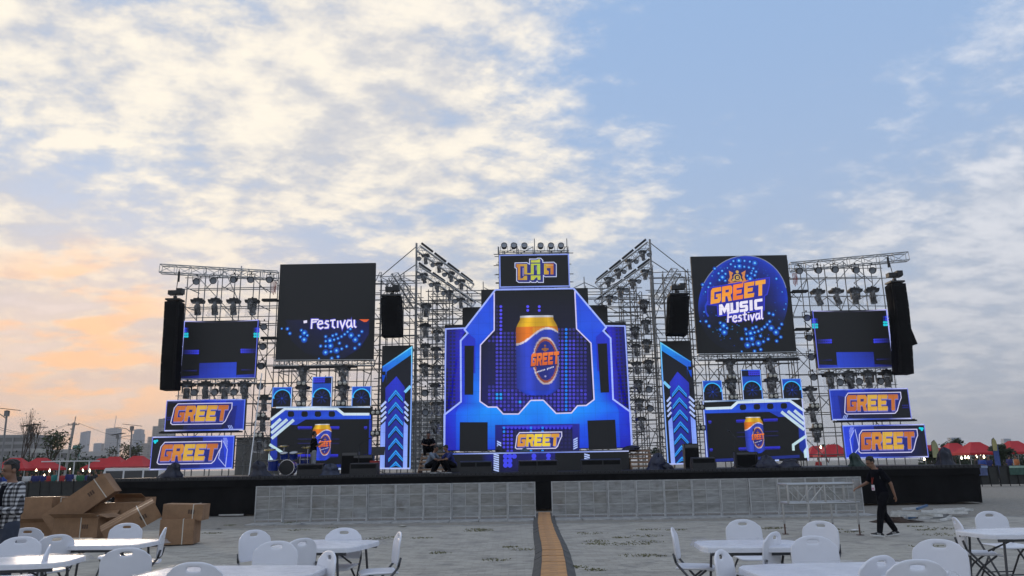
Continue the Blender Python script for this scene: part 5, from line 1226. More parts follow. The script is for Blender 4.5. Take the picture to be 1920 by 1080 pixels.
# ================================================================ FOLDING TABLES AND CHAIRS
M_pl = mat('white_plastic', (.74, .75, .80), .38, noise_amt=.05, noise_scale=3, bump=.05, bump_scale=60); M_leg = mat('grey_leg_tube', (.07, .072, .078), .4, .4)
def solid(name, grid_v, faces, th, material, parent, sub=1):
    """thin shell with thickness, softened once"""
    bm = bmesh.new(); vv = [bm.verts.new(v) for v in grid_v]
    for f in faces: bm.faces.new([vv[i] for i in f])
    for v in list(bm.verts):
        if not v.link_faces: bm.verts.remove(v)
    bmesh.ops.recalc_face_normals(bm, faces=bm.faces); bmesh.ops.solidify(bm, geom=list(bm.faces), thickness=th)
    me = bpy.data.meshes.new(name); bm.to_mesh(me); bm.free(); me.materials.append(material); me.polygons.foreach_set('use_smooth', [True] * len(me.polygons))
    o = link(name, me, parent)
    if sub: md = o.modifiers.new('soft', 'SUBSURF'); md.levels = sub; md.render_levels = sub
    return o
def proto_chair():
    t = thing('folding_chair', 'x', 'chair', (0, 0, -50))
    # back shell: columns fixed near the middle so that the hand slot is a clean opening
    rows = [0, .04, .10, .17, .22, .255, .285, .30, .318, .34, .36]; hw_ = lambda z: .235 * (1 - max(0, (z - .16) / .20) ** 2.8 * .30) - .02 * max(0, (.06 - z) / .06)
    fr = [-.072, -.055, 0, .055, .072]; vs = []; nc = 13
    for z_ in rows:
        w = hw_(z_); cols = [-w, -w * .97 + .004, -.74 * w, -.60 * w] + fr + [.60 * w, .74 * w, w * .97 - .004, w]
        for x_ in cols: vs.append((x_, .0 - .55 * (x_ ** 2) * -1.0 * -1 + .10 * z_ , z_ - .042 * (abs(x_) / .165) ** 2.5 * max(0, (z_ - .27) / .09)))
    fs = []
    for j in range(len(rows) - 1):
        for i in range(nc - 1):
            if rows[j] >= .285 and rows[j + 1] <= .318 and 5 <= i <= 6: continue
            fs.append((j * nc + i, j * nc + i + 1, (j + 1) * nc + i + 1, (j + 1) * nc + i))
    o = solid('backrest', vs, fs, .02, M_pl, t); o.location = (0, .215, .50)
    vs = []; n = 9
    for j in range(n):
        y_ = -.21 + .42 * j / (n - 1); e = 1 - .12 * max(0, (-y_ - .1) / .11) ** 2
        for i in range(n):
            x_ = (-.215 + .43 * i / (n - 1)) * e; vs.append((x_, y_, .445 + .012 * (abs(x_) / .2) ** 3 - .02 * max(0, (-y_ - .15) / .06)))
    o = solid('seat', vs, [(j * n + i, j * n + i + 1, (j + 1) * n + i + 1, (j + 1) * n + i) for j in range(n - 1) for i in range(n - 1)], .028, M_pl, t)
    for sx in (-1, 1):
        b = MB(); b.path([(.215 * sx, .222, .60), (.225 * sx, .195, .50), (.235 * sx, -.24, .0)], .013, 8); b.build('front_leg', M_leg, t, smooth=True)
        b = MB(); b.path([(.20 * sx, -.12, .43), (.205 * sx, .05, .30), (.21 * sx, .27, .0)], .012, 8); b.build('rear_leg', M_leg, t, smooth=True)
        b = MB(); b.box((.236 * sx, -.243, .012), (.03, .04, .024)); b.build('foot_cap', M_blackm, t)
    b = MB(); b.tube((-.23, -.16, .09), (.23, -.16, .09), .009); b.build('front_stretcher', M_leg, t); b = MB(); b.tube((-.205, .21, .08), (.205, .21, .08), .009); b.build('rear_stretcher', M_leg, t)
    return remember(t)
CH = proto_chair()
def chair(px, py, rz, label):
    p = atz(px, py, .84); r = R(rz); off = Matrix.Rotation(r, 3, 'Z') @ Vector((0, .25, 0)); p = p - off; p.z = .03
    put(CH, p, label, 'white folding chairs', r)
for a_ in [(53, 996, 8, 'white folding chair at the far side of the leftmost table'), (239, 987, 6, 'white folding chair between the cardboard pile and the left table'), (312, 996, -72, 'white folding chair seen from the side at the right end of the left table'), (40, 1014, 18, 'white folding chair at the left frame edge facing the camera'), (108, 1010, -125, 'white folding chair turned away at the left end of the left table'), (95, 1031, -62, 'white folding chair leaning into the bottom left corner'), (236, 1037, 195, 'white folding chair with its back to us before the left table'),
    (474, 1001, 55, 'white folding chair far left of the middle table group'), (520, 1023, 0, 'white folding chair facing us behind the nearest middle table'), (568, 1018, -125, 'white folding chair turned away beside the middle table'), (646, 997, -4, 'white folding chair facing us behind the far middle table'), (752, 1005, -74, 'white folding chair seen from the side right of the middle table'), (622, 1043, -58, 'white folding chair in the lower middle tilted to the right'), (362, 1066, 182, 'white folding chair cut by the lower edge left of the middle'),
    (1258, 997, 74, 'white folding chair seen from the side left of the right table'), (1391, 981, 2, 'white folding chair facing us behind the right table'), (1455, 1006, -130, 'white folding chair turned away at the right table end'), (1347, 1042, 58, 'white folding chair cut by the lower edge below the right table'), (1540, 984, -48, 'white folding chair standing near the metal trestle legs'), (1522, 1014, 0, 'white folding chair facing us behind the nearest right table'), (1655, 1054, -150, 'white folding chair turned away at the nearest right table'), (1722, 1062, 180, 'white folding chair nearest the lower right edge with its back to us'), (1762, 1021, -42, 'white folding chair right of the nearest right table'), (1788, 977, 72, 'white folding chair seen from the side left of the rightmost table'), (1853, 965, 2, 'white folding chair facing us behind the rightmost table')]: chair(*a_)
M_film = plastic_bag_material(); M_film.name = 'thin_plastic_film'
def table(px, py, L_, W_, rz, label):
    p = atz(px, py, .74); p.z = .03; t = thing('folding_table', label, 'table', p, R(rz), 'white folding tables')
    n = 28; b = MB(); pr_ = []
    for i in range(n):
        a_ = 2 * math.pi * (i + .5) / n; c_, s__ = math.cos(a_), math.sin(a_); e = 7; k = (abs(c_) ** e + abs(s__) ** e) ** (-1 / e); pr_.append((c_ * k * L_ / 2, s__ * k * W_ / 2))
    rings = [(1.0, .665), (1.0, .70), (.995, .712), (.98, .715)]
    vs = [(x_ * k, y_ * k, z_) for k, z_ in rings for x_, y_ in pr_]
    b.add(vs, [(j * n + i, j * n + (i + 1) % n, (j + 1) * n + (i + 1) % n, (j + 1) * n + i) for j in range(3) for i in range(n)] + [tuple(range(3 * n, 4 * n)), tuple(range(n - 1, -1, -1))]); b.build('tabletop', M_pl, t)
    for sx in (-1, 1):
        x_ = sx * (L_ / 2 - .2)
        for sy in (-1, 1): b = MB(); b.path([(x_, sy * (W_ / 2 - .1), .665), (x_ + sx * .06, sy * (W_ / 2 - .08), 0)], .014, 8); b.build('leg', M_leg, t)
        b = MB(); b.tube((x_ + sx * .045, -W_ / 2 + .09, .18), (x_ + sx * .045, W_ / 2 - .09, .18), .011); b.build('stretcher', M_leg, t); b = MB(); b.tube((x_, 0, .5), (sx * .08, 0, .655), .010); b.build('folding_brace', M_leg, t)
    for sy in (-1, 1): b = MB(); b.box((0, sy * (W_ / 2 - .06), .648), (L_ * .86, .025, .034)); b.build('side_rail', M_leg, t)
    # crumpled clear film lying on the top and hanging a little over the edge
    rn = random.Random(int(px)); nx, ny = 26, 18; vs = []
    for j in range(ny + 1):
        for i in range(nx + 1):
            u, v = -1 + 2 * i / nx, -1 + 2 * j / ny; x_ = u * (L_ / 2 + .03); y_ = v * (W_ / 2 + .03); d_ = max(abs(x_) - L_ / 2 + .01, abs(y_) - W_ / 2 + .01, 0)
            w = .010 + .007 * math.sin(u * 9 + v * 5 + px) * math.sin(v * 7 - u * 3) + .006 * rn.random()
            vs.append((x_, y_, .718 + w - d_ * 1.6))
    b = MB(); b.add(vs, [(j * (nx + 1) + i, j * (nx + 1) + i + 1, (j + 1) * (nx + 1) + i + 1, (j + 1) * (nx + 1) + i) for j in range(ny) for i in range(nx)])
    o = b.build('plastic_film', M_film, smooth=True); o.location = p; o.rotation_euler = (0, 0, R(rz)); tag(o, 'clear crumpled film over the ' + label.split(' folding table ')[1] + ' table' if ' folding table ' in label else label, 'film', 'plastic films on tables')
table(190, 1018, 1.30, .78, -4, 'white folding table left group beside the cardboard boxes')
table(15, 1052, 1.3, .78, 8, 'white folding table cut by the left frame edge')
table(612, 1020, 1.05, .95, -14, 'white folding table far middle one left of the cable ramp')
table(440, 1072, 1.5, .78, -5, 'white folding table nearest middle one at the lower edge')
table(1405, 1020, 1.1, .80, -4, 'white folding table right group below the barriers')
table(1575, 1068, 1.5, .80, 3, 'white folding table nearest right one at the lower edge')
table(1925, 996, 1.45, .78, 6, 'white folding table cut by the right frame edge')

# ================================================================ CARDBOARD BOXES
M_card = mat('cardboard', (.30, .175, .095), .85, noise_amt=.34, noise_scale=2.0, bump=.25, bump_scale=30); M_card2 = mat('cardboard_inside', (.22, .125, .07), .9, noise_amt=.15); M_tape = mat('pale_strap', (.62, .58, .50), .5); M_ink = mat('box_print', (.10, .06, .04), .9)
def carton(px, py, d, dims, rot, label, flaps=0, strap=None, prints=True):
    """closed or open carton; px,py is the photo point of its bottom front centre"""
    p = at(px, py, d); t = thing('cardboard_box', label, 'box', p, 0, 'pile of cardboard boxes'); t.rotation_euler = [R(a_) for a_ in rot]
    w, dp, h = dims; th = .006; bx = lambda nm, c, s_, m_=M_card, r_=None: (lambda b: (b.box(c, s_, r_), b.build(nm, m_, t))[1])(MB())
    bx('side_panel', (0, 0, h / 2), (w, th, h)); bx('side_panel', (0, dp, h / 2), (w, th, h)); bx('end_panel', (-w / 2, dp / 2, h / 2), (th, dp - th * 2.2, h)); bx('end_panel', (w / 2, dp / 2, h / 2), (th, dp - th * 2.2, h)); bx('bottom_panel', (0, dp / 2, .005), (w - .02, dp - .02, th), M_card2)
    if flaps == 0:
        bx('top_flap', (0, dp * .25, h), (w + .004, dp * .5 - .004, th)); bx('top_flap', (0, dp * .75, h + .001), (w + .004, dp * .5 - .004, th)); bx('tape', (0, dp / 2, h + .006), (w + .008, .06, .002), mat('brown_tape', (.36, .22, .12), .3))
    else:
        for k, (c, s_, r_) in enumerate((((0, -.10, h + .05), (w, .24, th), Matrix.Rotation(R(-25), 3, 'X')), ((0, dp + .09, h + .07), (w, .24, th), Matrix.Rotation(R(35), 3, 'X')), ((w / 2 + .09, dp / 2, h + .03), (.22, dp, th), Matrix.Rotation(R(20), 3, 'Y')))):
            if k < flaps: bx('flap', c, s_, M_card, r_)
    if strap is not None:
        for sx in strap:
            b = MB(); x_ = sx * w; b.box((x_, -th, h / 2), (.018, .006, h + .01)); b.box((x_, dp / 2, h + .008), (.018, dp + .01, .006)); b.build('strap', M_tape, t)
    if prints:
        b = MB(); x_ = w * .22
        for k in range(3): b.box((x_ + .05 * k - .05, -th * .9, h * .55), (.035, .004, .09))
        b.build('print', M_ink, t)['kind'] = 'stuff'
    return t
K = lambda x, y: A1(x, y)
carton(*K(185, 868), 18.2, (.95, .55, .30), (0, 0, 4), 'flat open box at the bottom left of the cardboard pile', flaps=2, prints=False)
carton(*K(395, 876), 17.6, (1.05, .6, .42), (0, 0, -6), 'box with a loose strap at the bottom middle of the cardboard pile', flaps=3, strap=(.12,))
carton(*K(545, 878), 17.9, (.42, .5, .34), (0, 0, 8), 'small open box at the bottom between two long boxes', flaps=1, prints=False)
carton(*K(185, 795), 18.5, (.74, .6, .56), (0, 0, -4), 'square box beside the man in the checked shirt', prints=False)
carton(*K(325, 795), 18.7, (.50, .6, .56), (0, 0, 14), 'strapped box between the square box and the tilted long box', strap=(-.1, .3))
carton(*K(552, 800), 18.3, (1.55, .55, .44), (0, -1, 2), 'long box lying flat in the middle of the cardboard pile', prints=False)
carton(*K(450, 742), 18.0, (1.5, .5, .50), (0, -37, 10), 'long box tilted up on top of the cardboard pile', strap=(.36,))
carton(*K(690, 705), 18.9, (.75, .5, .18), (0, 0, -3), 'low box behind the tilted boxes of the cardboard pile', flaps=1, prints=False)
carton(*K(725, 842), 17.2, (1.12, .55, .36), (10, -30, 26), 'long box leaning diagonally on the right of the cardboard pile', strap=(.2,))
carton(*K(935, 913), 17.3, (.70, .6, .52), (0, 0, 8), 'lower strapped box at the right end of the cardboard pile', strap=(.18,), prints=False)
carton(*K(968, 783), 17.4, (.84, .55, .33), (0, 2, 6), 'upper strapped box at the right end of the cardboard pile', strap=(.26,))

# ================================================================ TRESTLE AND DEBRIS
o = atz(*B5(395, 660), 0); dY = o.y
t = thing('truss_trestle', 'aluminium truss trestle on jack legs in front of the barriers', 'trestle', (o.x, dY, .03))
lx0, lx1 = at(*B5(112, 300), dY).x - o.x, at(*B5(615, 280), dY).x - o.x; zt_, zb_ = at(*B5(395, 268), dY).z - .03, at(*B5(395, 408), dY).z - .03
for y_ in (-.28, .28):
    for z_ in (zt_, zb_): rod('chord', (lx0, y_, z_), (lx1 + (.05 if z_ == zb_ else 0), y_, z_), .027, M_alu, t)
    x_ = lx0 + .08; k = 0
    while x_ < lx1 - .3: rod('lacing', (x_, y_, zb_ if k % 2 else zt_), (x_ + .36, y_, zt_ if k % 2 else zb_), .014, M_alu, t); x_ += .37; k += 1
    for x_ in (lx0, lx0 + .42, (lx0 + lx1) / 2 + .06, lx1 - .04): rod('frame_post', (x_, y_, zb_), (x_, y_, zt_), .024, M_alu, t)
for x_ in (lx0, lx1):
    for z_ in (zt_, zb_): rod('cross_tube', (x_, -.28, z_), (x_, .28, z_), .024, M_alu, t)
M_rust = mat('rusty_jack', (.10, .05, .035), .8, noise_amt=.4)
for x_, y_ in ((lx0 + .03, .2), (lx0 + .42, -.28), (lx0 + 1.12, .28), (lx1 - .02, -.28)):
    rod('leg', (x_, y_, .22), (x_, y_, zb_), .024, M_alu, t); rod('jack_screw', (x_, y_, .0), (x_, y_, .3), .017, M_rust, t); b = MB(); b.box((x_, y_, .006), (.12, .12, .012)); b.build('jack_foot', M_rust, t)
b = MB(); b.box((lx1 + .02, -.28, zt_ + .0), (.12, .12, .16)); b.build('corner_block', M_alu, t)
rn = random.Random(9); pcs = [('white', (.62, .62, .6)), ('white', (.62, .62, .6)), ('blue', (.05, .13, .26)), ('grey', (.3, .3, .3)), ('pale', (.5, .5, .47))]
for k in range(34):
    cn, cc = pcs[rn.randrange(5)]; p = atz(rn.uniform(1698, 1800), rn.uniform(966, 983), 0); L_ = rn.uniform(.45, 1.2); a_ = rn.uniform(-.5, .5) + (0 if rn.random() < .7 else 1.2)
    b = MB(); rot = Matrix.Rotation(a_, 3, 'Z') @ Matrix.Rotation(rn.uniform(-.06, .06), 3, 'Y'); b.box((0, 0, 0), (L_, .06, .055), rot); b.box(rot @ Vector((L_ * .46, 0, .02)), (.05, .06, .02), rot)
    o = b.build('loose_bar', mat('bar_' + cn, cc, .55, noise_amt=.3, noise_scale=4)); p.z = .065 + .045 * (k % 5); o.location = p
    tag(o, cn + ' bar in the heap of loose bars behind the walking man', 'bar', 'heap of loose bars ' + cn)
b = MB(); rn = random.Random(4); n = 16
vs = [(0, 0, .12)] + [(.75 * k_ * math.cos(2 * math.pi * i / n) * rn.uniform(.7, 1.2), .35 * k_ * math.sin(2 * math.pi * i / n) * rn.uniform(.7, 1.2), z_ * rn.uniform(.4, 1.3)) for k_, z_ in ((.35, .11), (.7, .07), (1, .012)) for i in range(n)]
b.add(vs, [(0, 1 + i, 1 + (i + 1) % n) for i in range(n)] + [(1 + j * n + i, 1 + (j + 1) * n + i, 1 + (j + 1) * n + (i + 1) % n, 1 + j * n + (i + 1) % n) for j in range(2) for i in range(n)]); o = b.build('brown_rag', mat('brown_rag', (.05, .03, .02), .9, noise_amt=.4), smooth=False); o.location = atz(*B5(960, 555), .03); tag(o, 'dark brown rag heap behind the walking man', 'rag')
# scraps and weeds on the paving
def weeds():
    rn = random.Random(12); b = MB(); spots = [B5(30, 605), B5(1320, 605), B5(1180, 615), B5(1120, 590), B5(1310, 650), B5(400, 550), B5(1180, 735), B5(1840, 750), B5(500, 612), B5(590, 630), B6(765, 240), B6(760, 255), B6(910, 218), B6(860, 258), B6(1070, 170), B6(1065, 208), B6(1240, 172), B6(1055, 244), B6(245, 275), B6(750, 412), B6(640, 395), B6(1000, 325), B6(1100, 328), B6(1840, 160), B6(100, 176), B6(30, 168), (545, 980), (560, 994), (620, 990), (716, 1009), (742, 1007), (790, 1009), (905, 993), (826, 1037), (690, 1012), (890, 996), (400, 1000), (430, 985), (1020 + 90, 1000), (980, 1030), (930, 1050), (1190, 1020)]
    for px, py in spots:
        c = atz(px, py, .03); R_ = rn.uniform(.12, .32)
        for k in range(60):
            a_ = rn.uniform(0, 6.28); r_ = R_ * rn.random() ** .6; x_, y_ = c.x + r_ * math.cos(a_) * 1.3, c.y + r_ * math.sin(a_); h = rn.uniform(.008, .03); a2 = rn.uniform(0, 6.28); dx_, dy_ = .015 * math.cos(a2), .015 * math.sin(a2)
            b.add([(x_ - dx_, y_ - dy_, .03), (x_ + dx_, y_ + dy_, .03), (x_ + rn.uniform(-.03, .03), y_ + rn.uniform(-.03, .03), .03 + h)], [(0, 1, 2)])
    o = b.build('weeds', mat('weed_green', (.15, .145, .06), .9, noise_amt=.5, noise_scale=3), fix=False); tag(o, 'small dry green weeds growing between the pavers', 'weeds', kind='stuff')
weeds()
for k, (px, py, c, nm) in enumerate([(*B5(650, 622), (.7, .7, .7), 'white paper scrap under the metal trestle'), (*A1(1165, 833), (.06, .055, .05), 'dark scrap on the paving right of the cardboard boxes'), (565, 984, (.04, .045, .06), 'dark scrap left of the middle tables'), (755, 988, (.5, .5, .42), 'pale scrap near the paving edge')]):
    b = MB(); rn = random.Random(k); vs = [(.14 * math.cos(i) * rn.uniform(.6, 1.3), .10 * math.sin(i) * rn.uniform(.6, 1.3), .006 + .025 * rn.random()) for i in (0, 1, 2, 3, 4, 5.2)]; b.add(vs + [(0, 0, .04)], [(i, (i + 1) % 6, 6) for i in range(6)]); o = b.build('litter', mat('litter_%d' % k, c, .8)); p = atz(px, py, .03); o.location = p; tag(o, nm, 'litter')

# ================================================================ PEOPLE
def melt(mb, voxel, name, material, smooth_it=4):
    """fuse overlapping solids into one continuous skin"""
    me = mb.mesh(name, material, True); o = bpy.data.objects.new(name, me); COL.objects.link(o)
    md = o.modifiers.new('r', 'REMESH'); md.mode = 'VOXEL'; md.voxel_size = voxel; md.use_smooth_shade = True
    if smooth_it: sm = o.modifiers.new('s', 'SMOOTH'); sm.factor = .5; sm.iterations = smooth_it
    dg = bpy.context.evaluated_depsgraph_get(); me2 = bpy.data.meshes.new_from_object(o.evaluated_get(dg)); bpy.data.objects.remove(o); me2.name = name
    me2.materials.clear(); me2.materials.append(material); return me2
def limb(mb, pts, rad, n=10):
    for (a_, b_, r1, r2) in zip(pts, pts[1:], rad, rad[1:]): mb.tube(a_, b_, r1, n, r2)
    for p, r_ in zip(pts, rad): mb.ball(p, r_ * 1.0, n, 7)
def loft(mb, rings, n=16):
    vs = []; k = len(rings)
    for c, rx_, ry_ in rings:
        for i in range(n): a_ = 2 * math.pi * i / n; e = 1.0; vs.append((c[0] + rx_ * math.cos(a_), c[1] + ry_ * math.sin(a_), c[2]))
    mb.add(vs, [(j * n + i, j * n + (i + 1) % n, (j + 1) * n + (i + 1) % n, (j + 1) * n + i) for j in range(k - 1) for i in range(n)] + [tuple(range(n - 1, -1, -1)), tuple(range((k - 1) * n, k * n))])
M_skin = mat('skin', (.22, .115, .07), .55, noise_amt=.12, noise_scale=6); M_hair = mat('hair_black', (.008, .007, .007), .55, noise_amt=.3, noise_scale=30, bump=.4, bump_scale=60); M_eye = mat('eye_dark', (.02, .015, .012), .2); M_lip = mat('lips', (.16, .06, .045), .5)
def person(label, loc, rz, J, shirt, trousers, voxel=.014, sc=1.0, long_sleeve=False, extras=None, shoe=None, group=None, hand=True, open_shirt=None):
    """J: joints in metres, figure faces -Y. keys: hip,chest,neck,head,(sh,el,wr,hp,kn,an,toe) each [left,right]; x>0 is the figure's left"""
    t = thing('person', label, 'person', loc, rz, group); t.scale = (sc, sc, sc); V_ = Vector
    hip, chest, neck, head = [V_(J[k]) for k in ('hip', 'chest', 'neck', 'head')]; waist = hip.lerp(chest, .45)
    b = MB(); rings = [(hip - V_((0, 0, .08)), .15, .105), (hip, .165, .115), (waist, .14, .10), (chest, .165, .115), (chest.lerp(neck, .55), .15, .095), (neck, .065, .06)]
    loft(b, rings); limb(b, [neck - V_((0, 0, .04)), neck.lerp(head, .55)], [.058, .052])
    f = V_(J.get('look', (0, -1, 0))).normalized(); HR = f.to_track_quat('-Y', 'Z').to_matrix()
    hp = lambda x_, y_, z_: head + HR @ V_((x_, y_, z_))
    b.ball(hp(0, .012, .03), (.076, .092, .092), 16, 12, HR); b.ball(hp(0, -.02, -.05), (.055, .066, .065), 14, 10, HR); b.ball(hp(0, -.05, -.085), (.03, .03, .022), 10, 7, HR)
    b.ball(hp(0, -.098, -.018), (.013, .02, .024), 8, 6, HR); b.ball(hp(0, -.084, .03), (.05, .014, .012), 8, 6, HR)
    for sx in (-1, 1): b.ball(hp(.078 * sx, .012, -.012), (.011, .024, .034), 8, 6, HR)
    for i in (0, 1):
        sh, el, wr = [V_(J[k][i]) for k in ('sh', 'el', 'wr')]; limb(b, [sh, el, wr], [.05, .038, .026])
        hp_, kn, an, toe = [V_(J[k][i]) for k in ('hp', 'kn', 'an', 'toe')]; limb(b, [hp_, kn, an], [.085, .056, .038]); limb(b, [an - V_((0, 0, .03)), toe], [.036, .03])
        fw = (wr - el).normalized()
        if hand:
            q_ = fw.to_track_quat('-Z', 'Y'); H_ = lambda x_, y_, z_: wr + q_ @ V_((x_, y_, z_))
            b.ball(H_(0, 0, -.045), (.036, .018, .05), 10, 8, q_.to_matrix())
            for k in range(4):
                L_ = (.062, .074, .07, .055)[k]; x_ = -.028 + .0187 * k; limb(b, [H_(x_, 0, -.08), H_(x_ * 1.1, -.012, -.08 - L_ * .5), H_(x_ * 1.1, -.034, -.08 - L_ * .85)], [.0095, .0085, .007], 6)
            sx = 1 if i else -1; limb(b, [H_(-.028 * sx * -1, 0, -.03), H_(.052 * sx, -.018, -.06), H_(.05 * sx, -.03, -.088)], [.012, .0105, .008], 6)
        else: b.ball(wr + fw * .06, (.03, .03, .05), 8, 6, fw.to_track_quat('Z', 'Y').to_matrix())
    link('body', melt(b, voxel, 'body', M_skin, 3), t)
    # shirt
    b = MB(); g_ = 1.12; loft(b, [(hip - V_((0, 0, .06)), .182, .135), (hip + V_((0, 0, .05)), .176, .132), (waist, .164, .124), (chest, .188, .138), (chest.lerp(neck, .55), .172, .115), (neck - V_((0, 0, .012)), .082, .078)])
    for i in (0, 1):
        sh, el, wr = [V_(J[k][i]) for k in ('sh', 'el', 'wr')]
        if long_sleeve: limb(b, [sh, el, el.lerp(wr, .88)], [.074, .058, .046])
        else: limb(b, [sh, sh.lerp(el, .35), sh.lerp(el, .72)], [.072, .068, .066])
    link('shirt', melt(b, voxel, 'shirt', shirt, 4), t)
    # trousers
    b = MB(); loft(b, [(hip - V_((0, 0, .12)), .165, .122), (hip, .176, .126), (hip + V_((0, 0, .07)), .162, .116)])
    for i in (0, 1):
        hp_, kn, an = [V_(J[k][i]) for k in ('hp', 'kn', 'an')]; limb(b, [hp_, kn, an.lerp(kn, .06)], [.108, .078, .062])
    link('trousers', melt(b, voxel, 'trousers', trousers, 4), t)
    M_sh = shoe or mat('shoe_black', (.012, .012, .013), .5); M_sole = mat('shoe_sole', (.62, .62, .60), .6)
    for i in (0, 1):
        an, toe = V_(J['an'][i]), V_(J['toe'][i]); d_ = toe - an; d_.z = 0; d_.normalize(); zg = min(an.z - .085, toe.z - .03); b = MB()
        m_ = MB(); pitch_ = J.get('pitch', (0, 0))[i]; Mx = Matrix.Translation((an.x, an.y, an.z - .085)) @ d_.to_track_quat('-Y', 'Z').to_matrix().to_4x4() @ Matrix.Rotation(pitch_, 4, 'X')
        prof = [(.07, .055), (.03, .098), (-.05, .085), (-.13, .06), (-.20, .045)]
        vs = []
        for y_, h_ in prof:
            for x_, z_ in ((-.042, .018), (.042, .018), (.04, h_ * .7), (.02, h_), (-.02, h_), (-.04, h_ * .7)): vs.append(Mx @ V_((x_ * (1 if y_ > -.15 else .72), y_, z_)))
        k6 = 6; m_.add(vs, [(j * k6 + i_, j * k6 + (i_ + 1) % k6, (j + 1) * k6 + (i_ + 1) % k6, (j + 1) * k6 + i_) for j in range(4) for i_ in range(k6)] + [tuple(range(5, -1, -1)), tuple(range(24, 30))]); so = m_.build('shoe', M_sh, t, smooth=True)
        m_ = MB(); vs = [Mx @ V_((x_ * k_, y_, z_)) for z_ in (0, .024) for x_, y_, k_ in ((-.046, .075, 1), (.046, .075, 1), (.05, -.08, 1), (.034, -.205, 1), (-.034, -.205, 1), (-.05, -.08, 1))]; m_.add(vs, [(5, 4, 3, 2, 1, 0), (6, 7, 8, 9, 10, 11)] + [(i_, (i_ + 1) % 6, (i_ + 1) % 6 + 6, i_ + 6) for i_ in range(6)]); m_.build('sole', M_sole, so)
        if voxel < .016:
            m_ = MB()
            for sx in (-1, 1):
                for k in range(3): m_.box(Mx @ V_((.043 * sx, -.02 - .028 * k, .045)), (.006, .010, .045), Mx.to_3x3() @ Matrix.Rotation(R(28), 3, 'X'))
            m_.build('stripe', M_sole, so)['kind'] = 'stuff'
    # hair: cap of tufts, eyes, mouth
    b = MB(); b.ball(hp(0, .018, .036), (.083, .097, .096), 18, 12, HR); rn = random.Random(int(loc[0] * 10))
    for k in range(46):
        a_ = rn.uniform(0, 6.28); e = rn.uniform(.15, 1.25); v = V_((math.sin(e) * math.cos(a_) * .082, math.sin(e) * math.sin(a_) * .094 + .018, math.cos(e) * .092 + .036))
        if v.y < -.03 and v.z < .085: continue
        b.ball(hp(*v), (.024, .024, .016), 6, 5, HR)
    hm = melt(b, max(.008, voxel * .7), 'hair', M_hair, 1)
    bm = bmesh.new(); bm.from_mesh(hm); inv_ = HR.inverted()
    dead = [v for v in bm.verts if (lambda q_: (q_.y < -.02 and q_.z < .075 - .25 * (q_.y + .02)) or q_.z < -.055 or (q_.y < .035 and q_.z < .0))(inv_ @ (v.co - head))]; bmesh.ops.delete(bm, geom=dead, context='VERTS'); bm.to_mesh(hm); bm.free(); link('hair', hm, t)
    if voxel < .016:
        for sx in (-1, 1): m_ = MB(); m_.ball(hp(.032 * sx, -.083, .008), (.012, .008, .007), 8, 6, HR); m_.build('eye', M_eye, t, smooth=True); m_ = MB(); m_.ball(hp(.033 * sx, -.090, .034), (.02, .006, .005), 8, 5, HR); m_.build('eyebrow', M_hair, t, smooth=True)
        m_ = MB(); m_.ball(hp(0, -.082, -.062), (.024, .008, .007), 8, 6, HR); m_.build('mouth', M_lip, t, smooth=True)
    return t
def stand(**k):
    J = dict(hip=(0, 0, .95), chest=(0, 0, 1.27), neck=(0, .005, 1.47), head=(0, -.015, 1.62), sh=[(.185, 0, 1.40), (-.185, 0, 1.40)], el=[(.235, .03, 1.12), (-.235, .03, 1.12)], wr=[(.24, -.06, .88), (-.24, -.06, .88)], hp=[(.09, 0, .92), (-.09, 0, .92)], kn=[(.10, -.02, .50), (-.10, -.02, .50)], an=[(.105, .02, .085), (-.105, .02, .085)], toe=[(.115, -.15, .035), (-.115, -.15, .035)])
    J.update(k); return J
def crouch(**k):
    J = dict(hip=(0, .12, .30), chest=(0, -.02, .58), neck=(0, -.12, .76), head=(0, -.19, .89), look=(0, -1, -.5), sh=[(.18, -.06, .70), (-.18, -.06, .70)], el=[(.26, -.26, .50), (-.26, -.26, .50)], wr=[(.12, -.42, .48), (-.12, -.42, .48)], hp=[(.10, .10, .28), (-.10, .10, .28)], kn=[(.17, -.30, .46), (-.17, -.30, .46)], an=[(.14, -.10, .085), (-.14, -.10, .085)], toe=[(.16, -.27, .035), (-.16, -.27, .035)])
    J.update(k); return J
M_tee = mat('black_tee', (.006, .0065, .010), .9, spec=.1, noise_amt=.3, noise_scale=5, bump=.15, bump_scale=9); M_jean = mat('dark_jeans', (.009, .0095, .012), .9, spec=.1, noise_amt=.35, noise_scale=6, bump=.15, bump_scale=12)
walk = stand(hip=(0, 0, .93), chest=(0, -.05, 1.25), neck=(0, -.10, 1.45), head=(0, -.185, 1.585), look=(0, -1, -.55), sh=[(.185, -.06, 1.385), (-.185, -.08, 1.385)], el=[(.24, .10, 1.13), (-.24, -.20, 1.14)], wr=[(.235, .16, .88), (-.20, -.44, 1.04)],
    hp=[(.09, 0, .90), (-.09, 0, .90)], kn=[(.095, -.13, .50), (-.10, .02, .48)], an=[(.095, -.20, .10), (-.10, .24, .115)], toe=[(.10, -.37, .06), (-.10, .08, .03)], pitch=(-.12, .18))
p = atz(1664, 1006, .03); wm = person('man in black T-shirt and dark jeans walking left past the trestle', (p.x, p.y, .03), R(-90), walk, M_tee, M_jean, .011, .95)
b = MB(); b.path([(.055, -.055, 1.47), (.06, -.16, 1.36), (.02, -.205, 1.12)], .006, 5); b.path([(-.055, -.055, 1.47), (-.06, -.16, 1.36), (0, -.205, 1.12)], .006, 5); b.build('lanyard', mat('lanyard_red', (.30, .03, .02), .7), wm)
